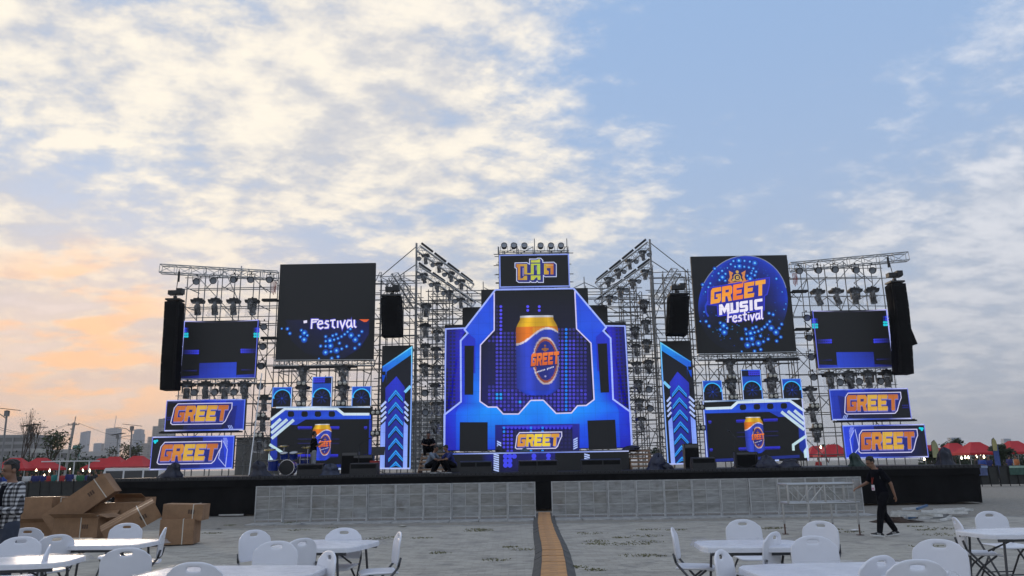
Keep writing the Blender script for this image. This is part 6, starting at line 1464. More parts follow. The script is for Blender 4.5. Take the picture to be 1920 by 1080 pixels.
for sx in (1,):
    b = MB(); b.box((.04, -.205, 1.04), (.085, .008, .12), Matrix.Rotation(.3, 3, 'Z')); bd = b.build('badge', mat('badge_white', (.7, .66, .70), .35), wm); b = MB(); b.box((.04, -.211, 1.02), (.06, .003, .045), Matrix.Rotation(.3, 3, 'Z')); b.build('badge_print', mat('badge_pink', (.45, .18, .28), .4), bd)
b = MB(); b.box((.175, -.06, 1.30), (.006, .07, .13)); b.build('sleeve_print', mat('grey_print', (.10, .10, .10), .8), wm)
def check_material():
    m = mat('checked_shirt', (.5, .5, .5), .85); t = m.node_tree; p_ = t.nodes['Principled BSDF']; L = t.links.new; c = t.nodes.new('ShaderNodeTexCoord'); s_ = t.nodes.new('ShaderNodeSeparateXYZ'); L(c.outputs['Object'], s_.inputs[0]); fs = []
    for k in (0, 2):
        a_ = t.nodes.new('ShaderNodeMath'); a_.operation = 'PINGPONG'; a_.inputs[1].default_value = .026; L(s_.outputs[k], a_.inputs[0]); g_ = t.nodes.new('ShaderNodeMath'); g_.operation = 'GREATER_THAN'; g_.inputs[1].default_value = .013; L(a_.outputs[0], g_.inputs[0]); fs.append(g_.outputs[0])
    ad = t.nodes.new('ShaderNodeMath'); ad.operation = 'ADD'; L(fs[0], ad.inputs[0]); L(fs[1], ad.inputs[1]); cr = t.nodes.new('ShaderNodeValToRGB'); cr.color_ramp.interpolation = 'CONSTANT'; e = cr.color_ramp.elements; e[0].color = (.50, .50, .50, 1); e[1].position = .4; e[1].color = (.13, .13, .14, 1); x_ = e.new(.8); x_.color = (.015, .015, .017, 1)
    dv = t.nodes.new('ShaderNodeMath'); dv.operation = 'MULTIPLY'; dv.inputs[1].default_value = .5; L(ad.outputs[0], dv.inputs[0]); L(dv.outputs[0], cr.inputs[0]); L(cr.outputs[0], p_.inputs['Base Color']); return m
M_chk = check_material()
# man at the left edge: black tee under an open checked shirt, looking at a phone
hold = stand(look=(-.1, -1, -.25), head=(0, -.04, 1.615), el=[(.25, -.02, 1.10), (-.25, -.02, 1.10)], wr=[(.09, -.27, 1.13), (-.10, -.27, 1.13)])
p = at(17, 950, 10.3); lm = person('man in a checked shirt holding a phone at the left frame edge', (p.x, 10.3, .03), R(-28), hold, M_chk, mat('blue_jeans', (.035, .045, .07), .85, noise_amt=.3, noise_scale=6), .011, 1.0, long_sleeve=True)
b = MB(); loft(b, [((0, -.085, .93), .075, .075), ((0, -.085, 1.1), .07, .075), ((0, -.08, 1.27), .075, .085), ((0, -.06, 1.42), .06, .06)], 14); b.build('undershirt', M_tee, lm, smooth=True)
b = MB(); b.box((0, -.37, 1.15), (.15, .012, .075), Matrix.Rotation(R(-40), 3, 'X')); o = b.build('phone', M_blackm); o.parent = None; o.matrix_world = Matrix.Translation((p.x, 10.3, .03)) @ Matrix.Rotation(R(-28), 4, 'Z'); tag(o, 'black phone in the hands of the man in the checked shirt', 'phone')
q_ = at(*A5(348, 690), SF + 2.1); person('man in black on stage in front of the left beer can picture', (q_.x, SF + 2.1, SH), R(120), stand(el=[(.23, -.06, 1.13), (-.23, -.06, 1.13)], wr=[(.12, -.28, 1.26), (-.12, -.28, 1.26)]), M_tee, mat('pale_trousers', (.25, .26, .27), .85, noise_amt=.2), .016, .95)
q_ = at(*A5(1145, 750), SF + 1.3); person('man in a grey shirt crouching before the left steps', (q_.x, SF + 1.3, SH), R(75), crouch(), mat('grey_shirt', (.16, .19, .24), .85, noise_amt=.2), M_jean, .016, 1.0)
q_ = at(*A7(88, 745), SF + 1.2); person('man in a blue shirt crouching at the left end of the riser', (q_.x, SF + 1.2, SH), R(-60), crouch(), mat('blue_shirt', (.02, .03, .16), .85, noise_amt=.2), M_jean, .016, 1.0)
q_ = at(*A5(1128, 650), RY + .9); person('dark figure sitting on top of the left steps', (q_.x, RY + .75, SH + .62), R(10), crouch(), M_tee, M_jean, .016, 1.0)
# ================================================================ BACKGROUND
# crowd behind the fences: two figures built once, then copied with other shirts
CP = [person('x', (-60, 60, 0), 0, stand(), mat('navy_shirt', (.025, .03, .13), .85), M_jean, .024, 1.0, hand=False), person('x', (-62, 60, 0), 0, stand(wr=[(.1, -.3, 1.2), (-.24, -.06, .88)], kn=[(.1, -.1, .5), (-.1, .02, .5)], an=[(.1, -.12, .085), (-.1, .1, .085)], toe=[(.1, -.29, .035), (-.1, -.07, .035)]), mat('navy_shirt', (0, 0, 0)), M_jean, .024, 1.0, hand=False)]
for c in CP: remember(c)
SHIRTS = {'navy': (.025, .03, .13), 'teal': (.02, .16, .15), 'red': (.35, .03, .03), 'white': (.5, .5, .5), 'black': (.015, .015, .017), 'green': (.03, .14, .06), 'orange': (.4, .14, .05), 'blue': (.03, .07, .3)}
def spectator(k, px, d, shirt, rz, label):
    p = at(px, 880, d)
    if id(CP[k]) not in USED: USED.add(id(CP[k])); o = CP[k]
    else: o = copy_tree(CP[k])
    o.location = (p.x, d, 0); o.rotation_euler = (0, 0, R(rz)); o.scale = (1, 1, random.uniform(.94, 1.03)); o['label'] = label; o['group'] = 'people behind the fences'
    for ch in [c for c in COL.objects if c.parent == o]:
        if ch.name.startswith('shirt'): ch.data = ch.data.copy(); ch.data.materials[0] = mat('crowd_' + shirt, SHIRTS[shirt], .85)
    return o
crowd = [(2, 'navy', 50), (14, 'blue', 53), (52, 'white', 51), (69, 'navy', 50), (81, 'navy', 54), (61, 'orange', 56), (103, 'teal', 49), (118, 'red', 58), (132, 'navy', 52), (147, 'white', 60), (156, 'navy', 50), (165, 'navy', 53), (173, 'black', 49), (181, 'black', 50), (152, 'green', 47.5), (190, 'orange', 62), (93, 'red', 60), (40, 'black', 55)]
for i, (px, c, d) in enumerate(crowd): spectator(i % 2, px, d, c, random.uniform(-180, 180), '%s-shirted person behind the left fence, %s of those from the left' % (c, ['first', 'second', 'third', 'fourth', 'fifth', 'sixth', 'seventh', 'eighth', 'ninth', 'tenth', 'eleventh', 'twelfth', 'thirteenth', 'fourteenth', 'fifteenth', 'sixteenth', 'seventeenth', 'eighteenth'][sorted(x[0] for x in crowd).index(px)]))
cr2_ = [(1832, 'black', 56), (1843, 'blue', 50), (1856, 'navy', 60), (1895, 'navy', 58), (1908, 'orange', 55), (1536, 'red', 62), (1552, 'white', 64)]
for i, (px, c, d) in enumerate(cr2_): spectator(i % 2, px, d, c, random.uniform(-180, 180), '%s-shirted person beyond the right end of the stage, %s from the left' % (c, ORD[sorted(x[0] for x in cr2_).index(px)]))
# dark mesh fences
M_fpost = mat('fence_black', (.012, .012, .012), .6); M_mesh = mat('fence_mesh', (.045, .046, .042), .85, noise_amt=.3, noise_scale=2)
def fence(label, x0, x1, d):
    t = thing('fence_panel', label, 'fence', ((x0 + x1) / 2, d, 0), 0, 'dark fences'); w = x1 - x0
    b = MB(); b.box((0, .02, .60), (w - .06, .012, .98)); b.build('mesh_sheet', M_mesh, t)
    n = max(2, round(w / .62))
    for i in range(n + 1): x_ = -w / 2 + w * i / n; rod('post', (x_, -.02, 0), (x_ - .05, -.02, 1.16), .022, M_fpost, t)
    for z_ in (.12, 1.12): rod('rail', (-w / 2, -.01, z_), (w / 2, -.01, z_), .022, M_fpost, t)
xl = at(-30, 915, 46).x
for i in range(4): fence('dark mesh fence panel behind the cardboard boxes, %s from the left' % ORD[i], xl + 2.1 * i, xl + 2.1 * i + 2.06, 46 - .3 * i)
xr = at(1822, 895, 45).x
for i in range(3): fence('dark mesh fence panel at the right frame edge, %s from the stage' % ORD[i], xr + 1.6 * i, xr + 1.6 * i + 1.56, 45)
def cloth_banner(label, px, py, w, h, d, c1, c2):
    p = at(px, py, d); t = thing('cloth_banner', label, 'banner', (p.x, d, p.z - h)); b = MB()
    n = 12; vs = [(-w / 2 + w * i / n, -.05 + .03 * math.sin(i * 1.7), z_) for z_ in (0, h * .75) for i in range(n + 1)]; b.add(vs, [(i, i + 1, n + 2 + i, n + 1 + i) for i in range(n)]); b.build('cloth', mat('banner_%d' % px, c1, .8, noise_amt=.4, noise_scale=3), t, smooth=True)
    b = MB(); b.box((0, -.08, h * .87), (w, .03, h * .24)); b.build('header', mat('banner_head_%d' % px, c2, .7, noise_amt=.3, noise_scale=4), t)
cloth_banner('blue and white banner on the right fence beside the stage end', 1833, 873, 1.0, .55, 44.9, (.10, .13, .26), (.3, .38, .55)); cloth_banner('green and white banner on the right fence at the frame edge', 1910, 873, 1.2, .5, 44.9, (.06, .13, .10), (.3, .45, .36))
# red tents with hanging bulbs
M_red = mat('tent_red', (.46, .012, .018), .7, noise_amt=.15, noise_scale=1.5)
def proto_tent():
    t = thing('red_canopy_tent', 'x', 'tent', (0, 0, -50)); w = 1.5; n = 8; vs = []
    for j in range(n + 1):     # concave hipped roof with a short ridge
        k = j / n; s_ = (1 - k); z_ = 2.05 + .95 * (k ** 1.35 * .55 + k * .45); hx = .42 + (w - .42) * s_; hy = .12 + (w - .12) * s_
        for i in range(16):
            a_ = i / 16 * 4; sgn = int(a_); f_ = a_ - sgn; c_ = [(-1, -1), (1, -1), (1, 1), (-1, 1), (-1, -1)]; x_ = c_[sgn][0] + (c_[sgn + 1][0] - c_[sgn][0]) * f_; y_ = c_[sgn][1] + (c_[sgn + 1][1] - c_[sgn][1]) * f_
            sag = -.10 * math.sin(math.pi * f_) * s_; vs.append((x_ * hx, y_ * hy, z_ + sag))
    b = MB(); b.add(vs, [(j * 16 + i, j * 16 + (i + 1) % 16, (j + 1) * 16 + (i + 1) % 16, (j + 1) * 16 + i) for j in range(n) for i in range(16)] + [tuple(range(n * 16, n * 16 + 16))]); b.build('canopy', M_red, t)
    b = MB(); m_ = 12
    for (x0_, y0_), (x1_, y1_) in (((-w, -w), (w, -w)), ((w, -w), (w, w)), ((w, w), (-w, w)), ((-w, w), (-w, -w))):
        vs = [(x0_ + (x1_ - x0_) * i / m_, y0_ + (y1_ - y0_) * i / m_, z_) for i in range(m_ + 1) for z_ in (2.04, 1.84 + .02 * (i % 2))]; b.add(vs, [(2 * i, 2 * i + 1, 2 * i + 3, 2 * i + 2) for i in range(m_)])
    b.build('valance', M_red, t)
    for x_ in (-1, 1):
        for y_ in (-1, 1): rod('leg', (x_ * w * .97, y_ * w * .97, 0), (x_ * w * .97, y_ * w * .97, 2.02), .025, mat('tent_leg', (.5, .5, .5), .5, .3), t)
    return remember(t)
TP = proto_tent()
for px, d, lab in [(28, 72, 'red tent behind the man in the checked shirt'), (76, 74, 'red tent left of the white goal frame'), (192, 82, 'red tent behind the white van, smallest and leftmost of three'), (213, 74, 'red tent above the white van, middle of three'), (257, 72, 'red tent at the left end of the banners'), (1536, 78, 'red tent seen through the right scaffold, left of two'), (1566, 72, 'red tent seen through the right scaffold, right of two'), (1748, 84, 'red tent peeking out right of the lowest right banner'), (1793, 76, 'red tent half hidden by the big tarp-covered lamp'), (1835, 72, 'red tent with lit bulbs right of the stage'), (1908, 70, 'red tent at the right frame edge')]:
    p = at(px, 880, d); put(TP, (p.x, d, 0), lab, 'red canopy tents', random.uniform(-.15, .15))
M_bulb = emis('bulb_glow', (1, .82, .55), 5.0); BM_ = None
for i, (px, py, d) in enumerate([(68, 883, 66), (93, 883, 66), (131, 882, 66), (155, 883, 66), (168, 883, 66), (83, 893, 60), (1803, 859, 66), (1810, 858, 66), (1816, 858, 66), (1831, 857, 66), (1839, 857, 66), (1845, 857, 66), (1733, 861, 60), (1539, 839, 66), (271, 884, 60), (278, 884, 60), (285, 884, 60)]):
    b = MB(); 
    if BM_ is None: b.ball((0, 0, 0), (.075, .075, .10), 8, 6); b.tube((0, 0, .09), (0, 0, .17), .03); BM_ = b.mesh('light_bulb', M_bulb, True)
    o = link('light_bulb', BM_, None, at(px, py, d)); tag(o, 'lit bulb under the stall tents, %s from the left' % (ORD + ['fifteenth', 'sixteenth', 'seventeenth'])[sorted([68, 93, 131, 155, 168, 83, 1803, 1810, 1816, 1831, 1839, 1845, 1733, 1539, 271, 278, 285]).index(px)], 'bulb', 'lit bulbs')
# white pipe goal frame
p = at(125, 880, 57); t = thing('goal_frame', 'white pipe frame standing among the people on the left', 'frame', (p.x, 57, 0)); M_wp = mat('white_pipe', (.6, .6, .58), .5)
za = at(125, 865, 57).z; xs_ = [at(px, 880, 57).x - p.x for px in (76, 111, 138, 166)]
for y_ in (0, 1.4): rod('crossbar', (xs_[0], y_, za + .03 * y_), (xs_[3], y_, za), .045, M_wp, t)
for x_ in xs_[1:]: rod('post', (x_, 0, 0), (x_, 0, za), .05, M_wp, t); rod('top_tube', (x_, 0, za), (x_, 1.4, za), .035, M_wp, t)
# white van behind the stage end
def van():
    d = 45; x0_ = at(201, 890, d).x; t = thing('white_van', 'white van partly hidden behind the left end of the stage', 'van', (x0_ + 2.3, d, 0)); M_w = mat('van_white', (.72, .72, .72), .3, coat=.5); M_g = mat('van_glass', (.02, .025, .03), .1, spec=.8)
    pr_ = [(-2.3, .35), (2.25, .35), (2.3, .8), (1.95, 1.05), (1.35, 1.78), (-2.0, 1.82), (-2.28, 1.1)]; b = MB(); b.prism(pr_, -.85, .85); b.build('body', M_w, t)
    for (xa_, xb_) in ((-1.95, -1.0), (-.9, .1), (.2, 1.0)):
        for s_ in (-1, 1): b = MB(); b.box(((xa_ + xb_) / 2, s_ * .852, 1.42), (xb_ - xa_, .012, .46)); b.build('window', M_g, t)
    b = MB(); b.add([(-2.27, -.7, 1.2), (-2.27, .7, 1.2), (-2.06, .66, 1.72), (-2.06, -.66, 1.72)], [(0, 1, 2, 3)]); o = b.build('rear_window', M_g, t); o.location.x = -.012
    for x_ in (-1.5, 1.45):
        for s_ in (-1, 1):
            w_ = MB(); w_.lathe([(.20, -.1), (.33, -.1), (.34, 0), (.33, .1), (.20, .1)], 18, Matrix.Translation((x_, s_ * .8, .34)) @ Matrix.Rotation(R(90), 4, 'X')); wo_ = w_.build('wheel', mat('tyre', (.015, .015, .015), .8), t, smooth=True); w_ = MB(); w_.lathe([(0, -.09), (.2, -.09), (.2, .09), (0, .09)], 14, Matrix.Translation((x_, s_ * .8, .34)) @ Matrix.Rotation(R(90), 4, 'X')); w_.build('rim', M_alu, wo_)
    for s_ in (-1, 1): b = MB(); b.box((-2.27, s_ * .72, .95), (.08, .14, .26)); b.build('tail_light', mat('tail_red', (.4, .02, .02), .3), t); b = MB(); b.box((2.2, s_ * .65, .82), (.12, .3, .16)); b.build('headlight', mat('head_clear', (.6, .6, .6), .1), t)
    rod('roof_rail', (-1.8, -.7, 1.86), (1.2, -.7, 1.84), .02, M_blackm, t); rod('roof_rail', (-1.8, .7, 1.86), (1.2, .7, 1.84), .02, M_blackm, t)
van()
# grey site shed behind the left scaffold
xa, xb = at(442, 850, 39.5).x, at(524, 850, 39.5).x; zt2 = at(480, 822, 39.5).z; t = thing('site_shed', 'grey corrugated shed behind the left banners', 'shed', ((xa + xb) / 2, 39.5, 0)); n = int((xb - xa) / .5)
for i in range(n):
    b = MB(); w_ = (xb - xa) / n; b.box((-(xb - xa) / 2 + w_ * (i + .5), 0, zt2 / 2), (w_ - .02, .05 + .03 * (i % 2), zt2)); b.build('wall_panel', mat('shed_grey', (.17, .17, .16), .7, noise_amt=.3, noise_scale=1.5), t)
b = MB(); b.box((0, .8, zt2 + .03), (xb - xa + .2, 1.9, .06)); b.build('roof', mat('shed_roof', (.12, .12, .12), .7), t)

# ---------------------------------------------------------------- buildings
def btower(label, px0, px1, pyt, d, col, glass, floors, cap=None, mast=None, steps_=None, name='tower', dep=.8):
    x0_, x1_ = at(px0, 860, d).x, at(px1, 860, d).x; zt_ = at((px0 + px1) / 2, pyt, d).z; w = x1_ - x0_; dp = w * dep
    t = thing(name, label, 'building', ((x0_ + x1_) / 2, d, 0)); M_ = mat('facade_%d_%d' % (px0, d), col, .7, noise_amt=.1, noise_scale=.02); G_ = mat('glazing_%d_%d' % (px0, d), glass, .35, spec=.6)
    segs = steps_ or [(0, 1, 0, 1)]
    for (a_, b_, z0_, z1_) in segs:
        ww = (b_ - a_) * w; cx = -w / 2 + (a_ + b_) / 2 * w; za_, zb_ = z0_ * zt_, z1_ * zt_; b = MB(); b.box((cx, dp / 2, (za_ + zb_) / 2), (ww * .96, dp * .96, zb_ - za_)); b.build('glass_body', G_, t)
        nf = max(2, int(floors * (z1_ - z0_))); b = MB()
        for k in range(nf + 1): b.box((cx, dp / 2, za_ + (zb_ - za_) * k / nf), (ww, dp, (zb_ - za_) / nf * .42))
        b.build('floor_slabs', M_, t)['kind'] = 'stuff'
        b = MB(); m_ = max(2, int(ww / 6))
        for k in range(m_ + 1): b.box((cx - ww / 2 + ww * k / m_, 0, (za_ + zb_) / 2), (ww * .02 + .15, dp * .03, (zb_ - za_) * .998))
        b.build('mullions', M_, t)['kind'] = 'stuff'
    b = MB(); b.box((0 if not steps_ else -w / 2 + (segs[-1][0] + segs[-1][1]) / 2 * w, dp / 2, zt_ * 1.008), (w * .6 * (segs[-1][1] - segs[-1][0]), dp * .5, zt_ * .03)); b.build('roof_plant', M_, t)
    if cap: b = MB(); b.add([(-w / 2, 0, zt_), (w / 2, 0, zt_), (w / 2, dp, zt_), (-w / 2, dp, zt_), (w / 2, 0, zt_ * (1 + cap)), (w / 2, dp, zt_ * (1 + cap))], [(0, 1, 4), (2, 3, 5), (0, 4, 5, 3), (1, 2, 5, 4), (0, 3, 2, 1)]); b.build('slanted_top', G_, t)
    if mast: zm = at((px0 + px1) / 2, mast, d).z; rod('antenna', (0, dp / 2, zt_), (w * .08, dp / 2, zm), w * .022, M_, t)
GL = (.09, .14, .21); FA = (.19, .24, .31)
btower('slim glass tower with slanted top on the left skyline', 146, 159.5, 811, 2600, FA, GL, 34, cap=.04); btower('short glass block on the left skyline', 173, 187, 832, 2500, FA, GL, 16)
btower('tall banded tower with antenna on the left skyline', 193, 215, 804, 2500, (.30, .31, .33), GL, 24, mast=779); btower('rounded tall tower behind a street lamp on the left skyline', 244.5, 262, 806, 2400, FA, GL, 30, steps_=[(0, 1, 0, .9), (.12, .88, .9, 1)])
btower('grey stepped tower beside the lower left banner', 274, 312, 786, 1500, (.28, .27, .26), (.14, .14, .15), 30, steps_=[(0, 1, 0, .66), (.2, 1, .66, .86), (.46, 1, .86, 1)]); btower('low grey block below the stepped tower', 263, 280, 832, 1500, (.25, .23, .21), (.14, .13, .13), 12)
btower('pale apartment block seen through the left light tower', 768, 838, 752, 420, (.50, .49, .47), (.10, .11, .12), 16, name='apartment_block'); btower('grey unfinished block at the far left', -20, 60, 818, 330, (.27, .265, .26), (.13, .13, .13), 6, name='concrete_block')
btower('low pale house right of the bare tree', 57, 76, 845, 210, (.40, .39, .36), (.12, .12, .12), 3, name='house'); btower('long low pale house behind the power pole', 95, 130, 846, 220, (.38, .37, .35), (.12, .12, .12), 3, name='house'); btower('small teal house behind the skyline trees', 134, 144, 838, 260, (.10, .24, .21), (.06, .12, .11), 4, name='house')
btower('pale low warehouse below the skyline towers', 150, 200, 851, 240, (.42, .41, .40), (.16, .16, .16), 2, name='warehouse'); btower('blue glass block beyond the right tents', 1789, 1807, 821, 2200, (.20, .26, .34), (.10, .17, .26), 14); btower('faint blue block at the right frame edge', 1888, 1901, 823, 2600, (.20, .25, .32), (.10, .16, .24), 14); btower('low faint house at the right end of the skyline', 1902, 1935, 835, 900, (.3, .3, .32), (.15, .15, .17), 4, name='house')
btower('pale wall of stalls behind the right tents', 1760, 1920, 848, 130, (.40, .39, .37), (.2, .2, .2), 2, name='stall_block', dep=.1)

# ---------------------------------------------------------------- trees
M_bark = mat('bark', (.07, .055, .042), .9, noise_amt=.3, noise_scale=3); LEAFS = [mat('leaf_a', (.045, .065, .022), .8, noise_amt=.4, noise_scale=2), mat('leaf_b', (.06, .07, .03), .8, noise_amt=.4, noise_scale=2), mat('leaf_dark', (.028, .042, .018), .85, noise_amt=.4, noise_scale=2)]
def tree(label, px, pytop, d, spread, leaves, seed, leaf=.16, mi=0, trunks=1, bare=False, name='tree', base=0.0):
    rn = random.Random(seed); p = at(px, 870, d); H_ = at(px, pytop, d).z; t = thing(name, label, 'tree', (p.x, d, base)); b = MB(); tips = []
    def grow(a_, dir_, L_, r_, lv):
        e = a_ + dir_ * L_; mid = a_.lerp(e, .5) + Vector((rn.uniform(-1, 1), rn.uniform(-1, 1), 0)) * L_ * .06; b.tube(a_, mid, r_, 6, r_ * .85, caps=False); b.tube(mid, e, r_ * .85, 6, r_ * .62, caps=False)
        if lv == 0 or L_ < .25: tips.append(e); return
        if lv < 3: tips.append(mid)
        for k in range(rn.choice((2, 3, 3) if not bare else (2, 3, 4))):
            dd = (dir_ + Vector((rn.uniform(-1, 1), rn.uniform(-1, 1), rn.uniform(-.1, .8))) * (spread if not bare else spread * .62)).normalized(); dd.z = abs(dd.z) * (1.2 if bare else .9) + .1; grow(e, dd.normalized(), L_ * rn.uniform(.58, .82), r_ * .6, lv - 1)
    for k in range(trunks): grow(Vector((.25 * k, 0, 0)), Vector((rn.uniform(-.12, .12) + .1 * k, 0, 1)).normalized(), H_ * .30, (H_ * .018 + .03) * (.55 if bare else 1), 4)
    zz = max(v[2] for v in b.v); b.v = [(x_, y_, z_ * H_ / zz) for x_, y_, z_ in b.v]; tips = [Vector((q_.x, q_.y, q_.z * H_ / zz)) for q_ in tips]
    b.build('trunk', M_bark, t, fix=False, smooth=True)
    if leaves:
        b = MB()
        for k in range(leaves):
            c = rn.choice(tips) + Vector((rn.gauss(0, .3), rn.gauss(0, .3), rn.gauss(0, .22))) * (H_ / 6); s_ = leaf * rn.uniform(.6, 1.4); u = Vector((rn.uniform(-1, 1), rn.uniform(-1, 1), rn.uniform(-.6, .6))).normalized(); w = u.orthogonal().normalized(); b.add([c - u * s_, c + w * s_ * .45, c + u * s_, c - w * s_ * .45], [(0, 1, 2, 3)])
        b.build('crown', LEAFS[mi], t, fix=False)['kind'] = 'stuff'
tree('big bare branching tree at the left edge of the skyline', 42, 768, 78, 1.05, 70, 3, .10, 0, 2, bare=True); tree('sparse leafy tree between the bare tree and power pole', 90, 809, 82, .6, 480, 5, .16, 0, 2)
tree('thin leafy tree behind the red tents, left of the rounded tower', 224, 832, 90, .8, 240, 8, .17, 1); tree('thin leafy tree in front of the rounded tower', 254, 831, 92, .8, 240, 9, .17, 1); tree('twiggy low tree under the slim glass tower', 140, 836, 95, .8, 120, 13, .14, 0, bare=True)
tree('young tree behind the black-blue tarp-covered lamp', 1777, 826, 90, .7, 420, 15, .17, 2); tree('thin tree left of the blue glass block', 1793, 830, 95, .7, 420, 16, .17, 2); tree('bushy tree right of the lowest right banner', 1744, 842, 70, .8, 700, 17, .18, 2); tree('round dark tree in front of the right edge tent', 1884, 836, 64, .8, 1100, 18, .16, 2); tree('low tree seen through the right scaffold', 1552, 836, 95, .8, 600, 19, .18, 2); tree('low tree seen through the right light tower', 1240, 842, 75, .8, 600, 21, .16, 2); tree('low tree behind the left light tower', 828, 838, 75, .8, 600, 20, .16, 2)
def bush(label, px, pyt, d, w, seed, mi=2):
    rn = random.Random(seed); p = at(px, 880, d); H_ = at(px, pyt, d).z; t = thing('bush', label, 'bush', (p.x, d, 0), 0, 'bushes behind the tents'); b = MB()
    for k in range(1300):
        a_, e = rn.uniform(0, 6.28), rn.random(); r_ = rn.random() ** .4; c = Vector((math.cos(a_) * w / 2 * r_, math.sin(a_) * w * .3 * r_, H_ * (.06 + .92 * e) * (1 - .35 * r_ * r_) * (.8 + .3 * math.sin(3 * a_ + seed)))); u = Vector((rn.uniform(-1, 1), rn.uniform(-1, 1), rn.uniform(-1, 1))).normalized(); v = u.orthogonal().normalized(); s_ = rn.uniform(.12, .3); b.add([c - u * s_, c + v * s_ * .5, c + u * s_, c - v * s_ * .5], [(0, 1, 2, 3)])
    b.build('foliage', LEAFS[mi], t, fix=False)['kind'] = 'stuff'; b = MB()
    for k in range(4): b.tube((0, 0, 0), (rn.uniform(-.3, .3) * w, 0, H_ * .6), .05, 5, .02)
    b.build('stems', M_bark, t)['kind'] = 'stuff'
for i, (px, py, w) in enumerate([(-5, 852, 6), (18, 850, 5), (42, 853, 5), (66, 852, 5), (118, 852, 7), (148, 850, 6), (176, 855, 6), (205, 853, 6), (238, 853, 6), (268, 856, 5)]): bush('dark green bush in the hedge behind the left tents, %s from the left' % ORD[i], px, py, 105 + 3 * (i % 3), w, i, 2 if i % 2 else 0)
for i, (px, py, w) in enumerate([(1762, 846, 5), (1790, 842, 5), (1815, 847, 5), (1860, 843, 5), (1895, 842, 5)]): bush('dark green bush in the hedge behind the right tents, %s from the left' % ORD[i], px, py, 100 + 3 * (i % 2), w, i + 20)
# power pole, wires, street lamps
p = at(130, 870, 92); t = thing('power_pole', 'concrete power pole with crossarm on the left skyline', 'pole', (p.x, 92, 0)); M_con = mat('pole_concrete', (.30, .29, .27), .85); zt_ = at(130, 781, 92).z; za = at(130, 797, 92).z
rod('pole', (-.5, 0, 0), (.05, 0, za + .3), .15, M_con, t); rod('top_spike', (.05, 0, za), (.15, 0, zt_), .05, M_con, t); rod('crossarm', (-.7, 0, za), (.65, 0, za + .05), .06, M_con, t)
for x_ in (-.62, -.2, .3, .6): rod('insulator', (x_, 0, za), (x_, 0, za + .22), .045, mat('insulator', (.2, .12, .08), .3), t)
for k, (x_, q2, lab) in enumerate([(-.62, (-40, 787, 60), 'upper power wire running left from the power pole'), (.6, (330, 822, 120), 'power wire falling right behind the towers from the pole'), (-.3, (-40, 793, 62), 'lower power wire running left from the power pole')]):
    a_ = Vector((p.x + x_, 92, za + .2)); e = at(*q2); b = MB(); b.path([a_.lerp(e, i / 10) - Vector((0, 0, 1.1 * math.sin(math.pi * i / 10))) - a_ for i in range(11)], .018, 5); o = b.build('power_wire', M_blackm); o.location = a_; tag(o, lab, 'wire')
def lamp(label, px, pyt, d, side=1, pxb=None):
    p = at(pxb if pxb is not None else px, 872, d); zt_ = at(px, pyt, d).z; topx = at(px, pyt, d).x - p.x; t = thing('street_lamp', label, 'street lamp', (p.x, d, 0), 0, 'solar street lamps'); M_ = mat('lamp_pole_grey', (.22, .22, .22), .5, .4)
    rod('pole', (0, 0, 0), (topx, 0, zt_ - .1), .07, M_, t); b = MB(); b.box((topx, 0, zt_), (1.7, .8, .05), Matrix.Rotation(R(7 * side), 3, 'Y')); b.build('solar_panel', M_blackm, t)
    b = MB(); b.path([(topx, 0, zt_ - .75), (topx - .6 * side, 0, zt_ - .35), (topx - 1.25 * side, 0, zt_ - .25)], .035); b.build('arm', M_, t); b = MB(); b.box((topx - 1.5 * side, 0, zt_ - .25), (.6, .22, .07)); b.build('lamp_head', M_, t); b = MB(); b.box((topx, 0, zt_ - .35), (.3, .25, .45)); b.build('battery_box', M_, t)
lamp('solar street lamp at the left frame edge', 14, 767, 62, 1, 3); lamp('solar street lamp crossing the bare tree', 57, 797, 80, -1, 38); lamp('solar street lamp in front of the rounded tower', 248, 797, 80, 1, 243); lamp('short solar street lamp right of the antenna tower', 221, 814, 100, -1, 219); lamp('small solar street lamp right of the leafy tree', 108, 812, 98, -1, 110)
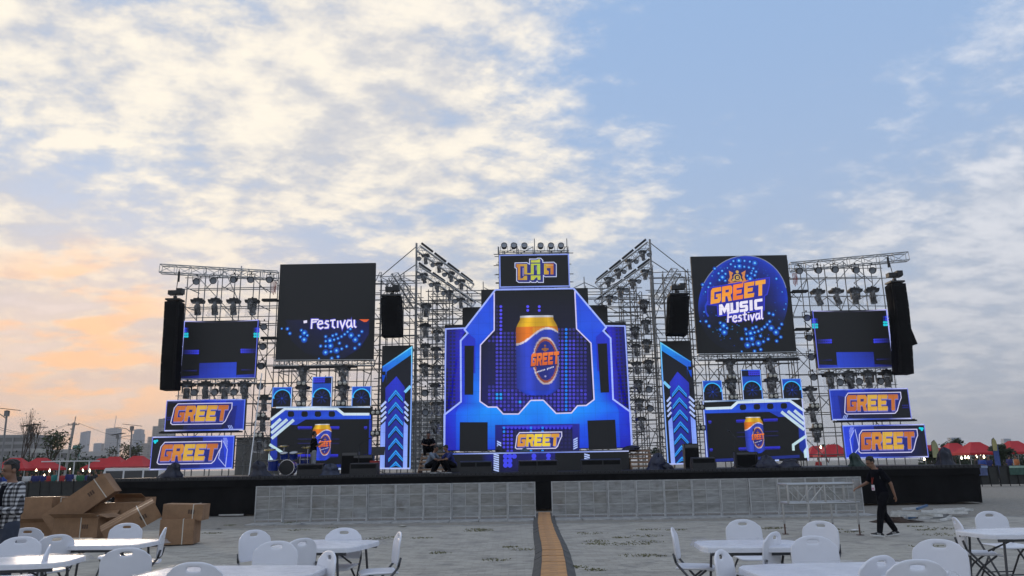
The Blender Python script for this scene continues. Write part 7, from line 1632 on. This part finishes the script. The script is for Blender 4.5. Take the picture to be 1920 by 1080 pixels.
# feather flags and totem on the right
def feather(label, px, pyt, pyb, d, col):
    p = at(px, 880, d); z1_ = at(px, pyt, d).z; z0_ = at(px, pyb, d).z; t = thing('feather_flag', label, 'flag', (p.x, d, 0)); H_ = z1_ - z0_; b = MB(); b.path([(0, 0, 0), (0, 0, z0_ + H_ * .6), (.05 * H_, 0, z0_ + H_ * .88), (.22 * H_, 0, z1_)], .02); b.build('pole', M_blackm, t)
    pts = [(.02, z0_), (.03, z0_ + H_ * .6), (.07 * H_, z0_ + H_ * .87), (.23 * H_, z1_ - .02), (.36 * H_, z0_ + H_ * .78), (.40 * H_, z0_ + H_ * .45), (.36 * H_, z0_)]; b = MB(); b.prism(pts, -.008, .008); b.build('sail', mat('flag_%d' % px, col, .8, noise_amt=.35, noise_scale=2), t)
feather('yellow-green feather flag beside the lowest right banner', 1752, 825, 858, 50, (.38, .38, .20)); feather('yellow feather flag above the blue totem on the right', 1867, 821, 845, 50, (.42, .38, .16))
p = at(1873, 860, 50); zt_ = at(1873, 838, 50).z; t = thing('totem_banner', 'blue upright banner below the yellow flag on the right', 'banner', (p.x, 50.2, 0)); b = MB(); b.box((0, 0, zt_ / 2 + .2), (.34, .04, zt_ - .2)); b.build('panel', mat('totem_blue', (.06, .10, .30), .7, noise_amt=.4, noise_scale=3), t); b = MB(); b.box((0, 0, .05), (.45, .35, .06)); b.box((0, 0, .15), (.05, .05, .2)); b.build('foot', M_blackm, t)

# ================================================================ AIR
b = MB(); b.box((0, 2150, 99), (9400, 4500, 200)); hz_o = b.build('haze', None or M_steel); hz_o.data.materials.clear()
hm = bpy.data.materials.new('haze_air'); hm.use_nodes = True; ht = hm.node_tree; ht.nodes.remove(ht.nodes['Principled BSDF']); pv_ = ht.nodes.new('ShaderNodeVolumePrincipled'); pv_.inputs['Color'].default_value = (.86, .88, .92, 1); pv_.inputs['Density'].default_value = .00016; pv_.inputs['Anisotropy'].default_value = .3
ht.links.new(pv_.outputs[0], ht.nodes['Material Output'].inputs['Volume']); hz_o.data.materials.append(hm); tag(hz_o, 'thin evening haze in the air', 'haze', kind='stuff')
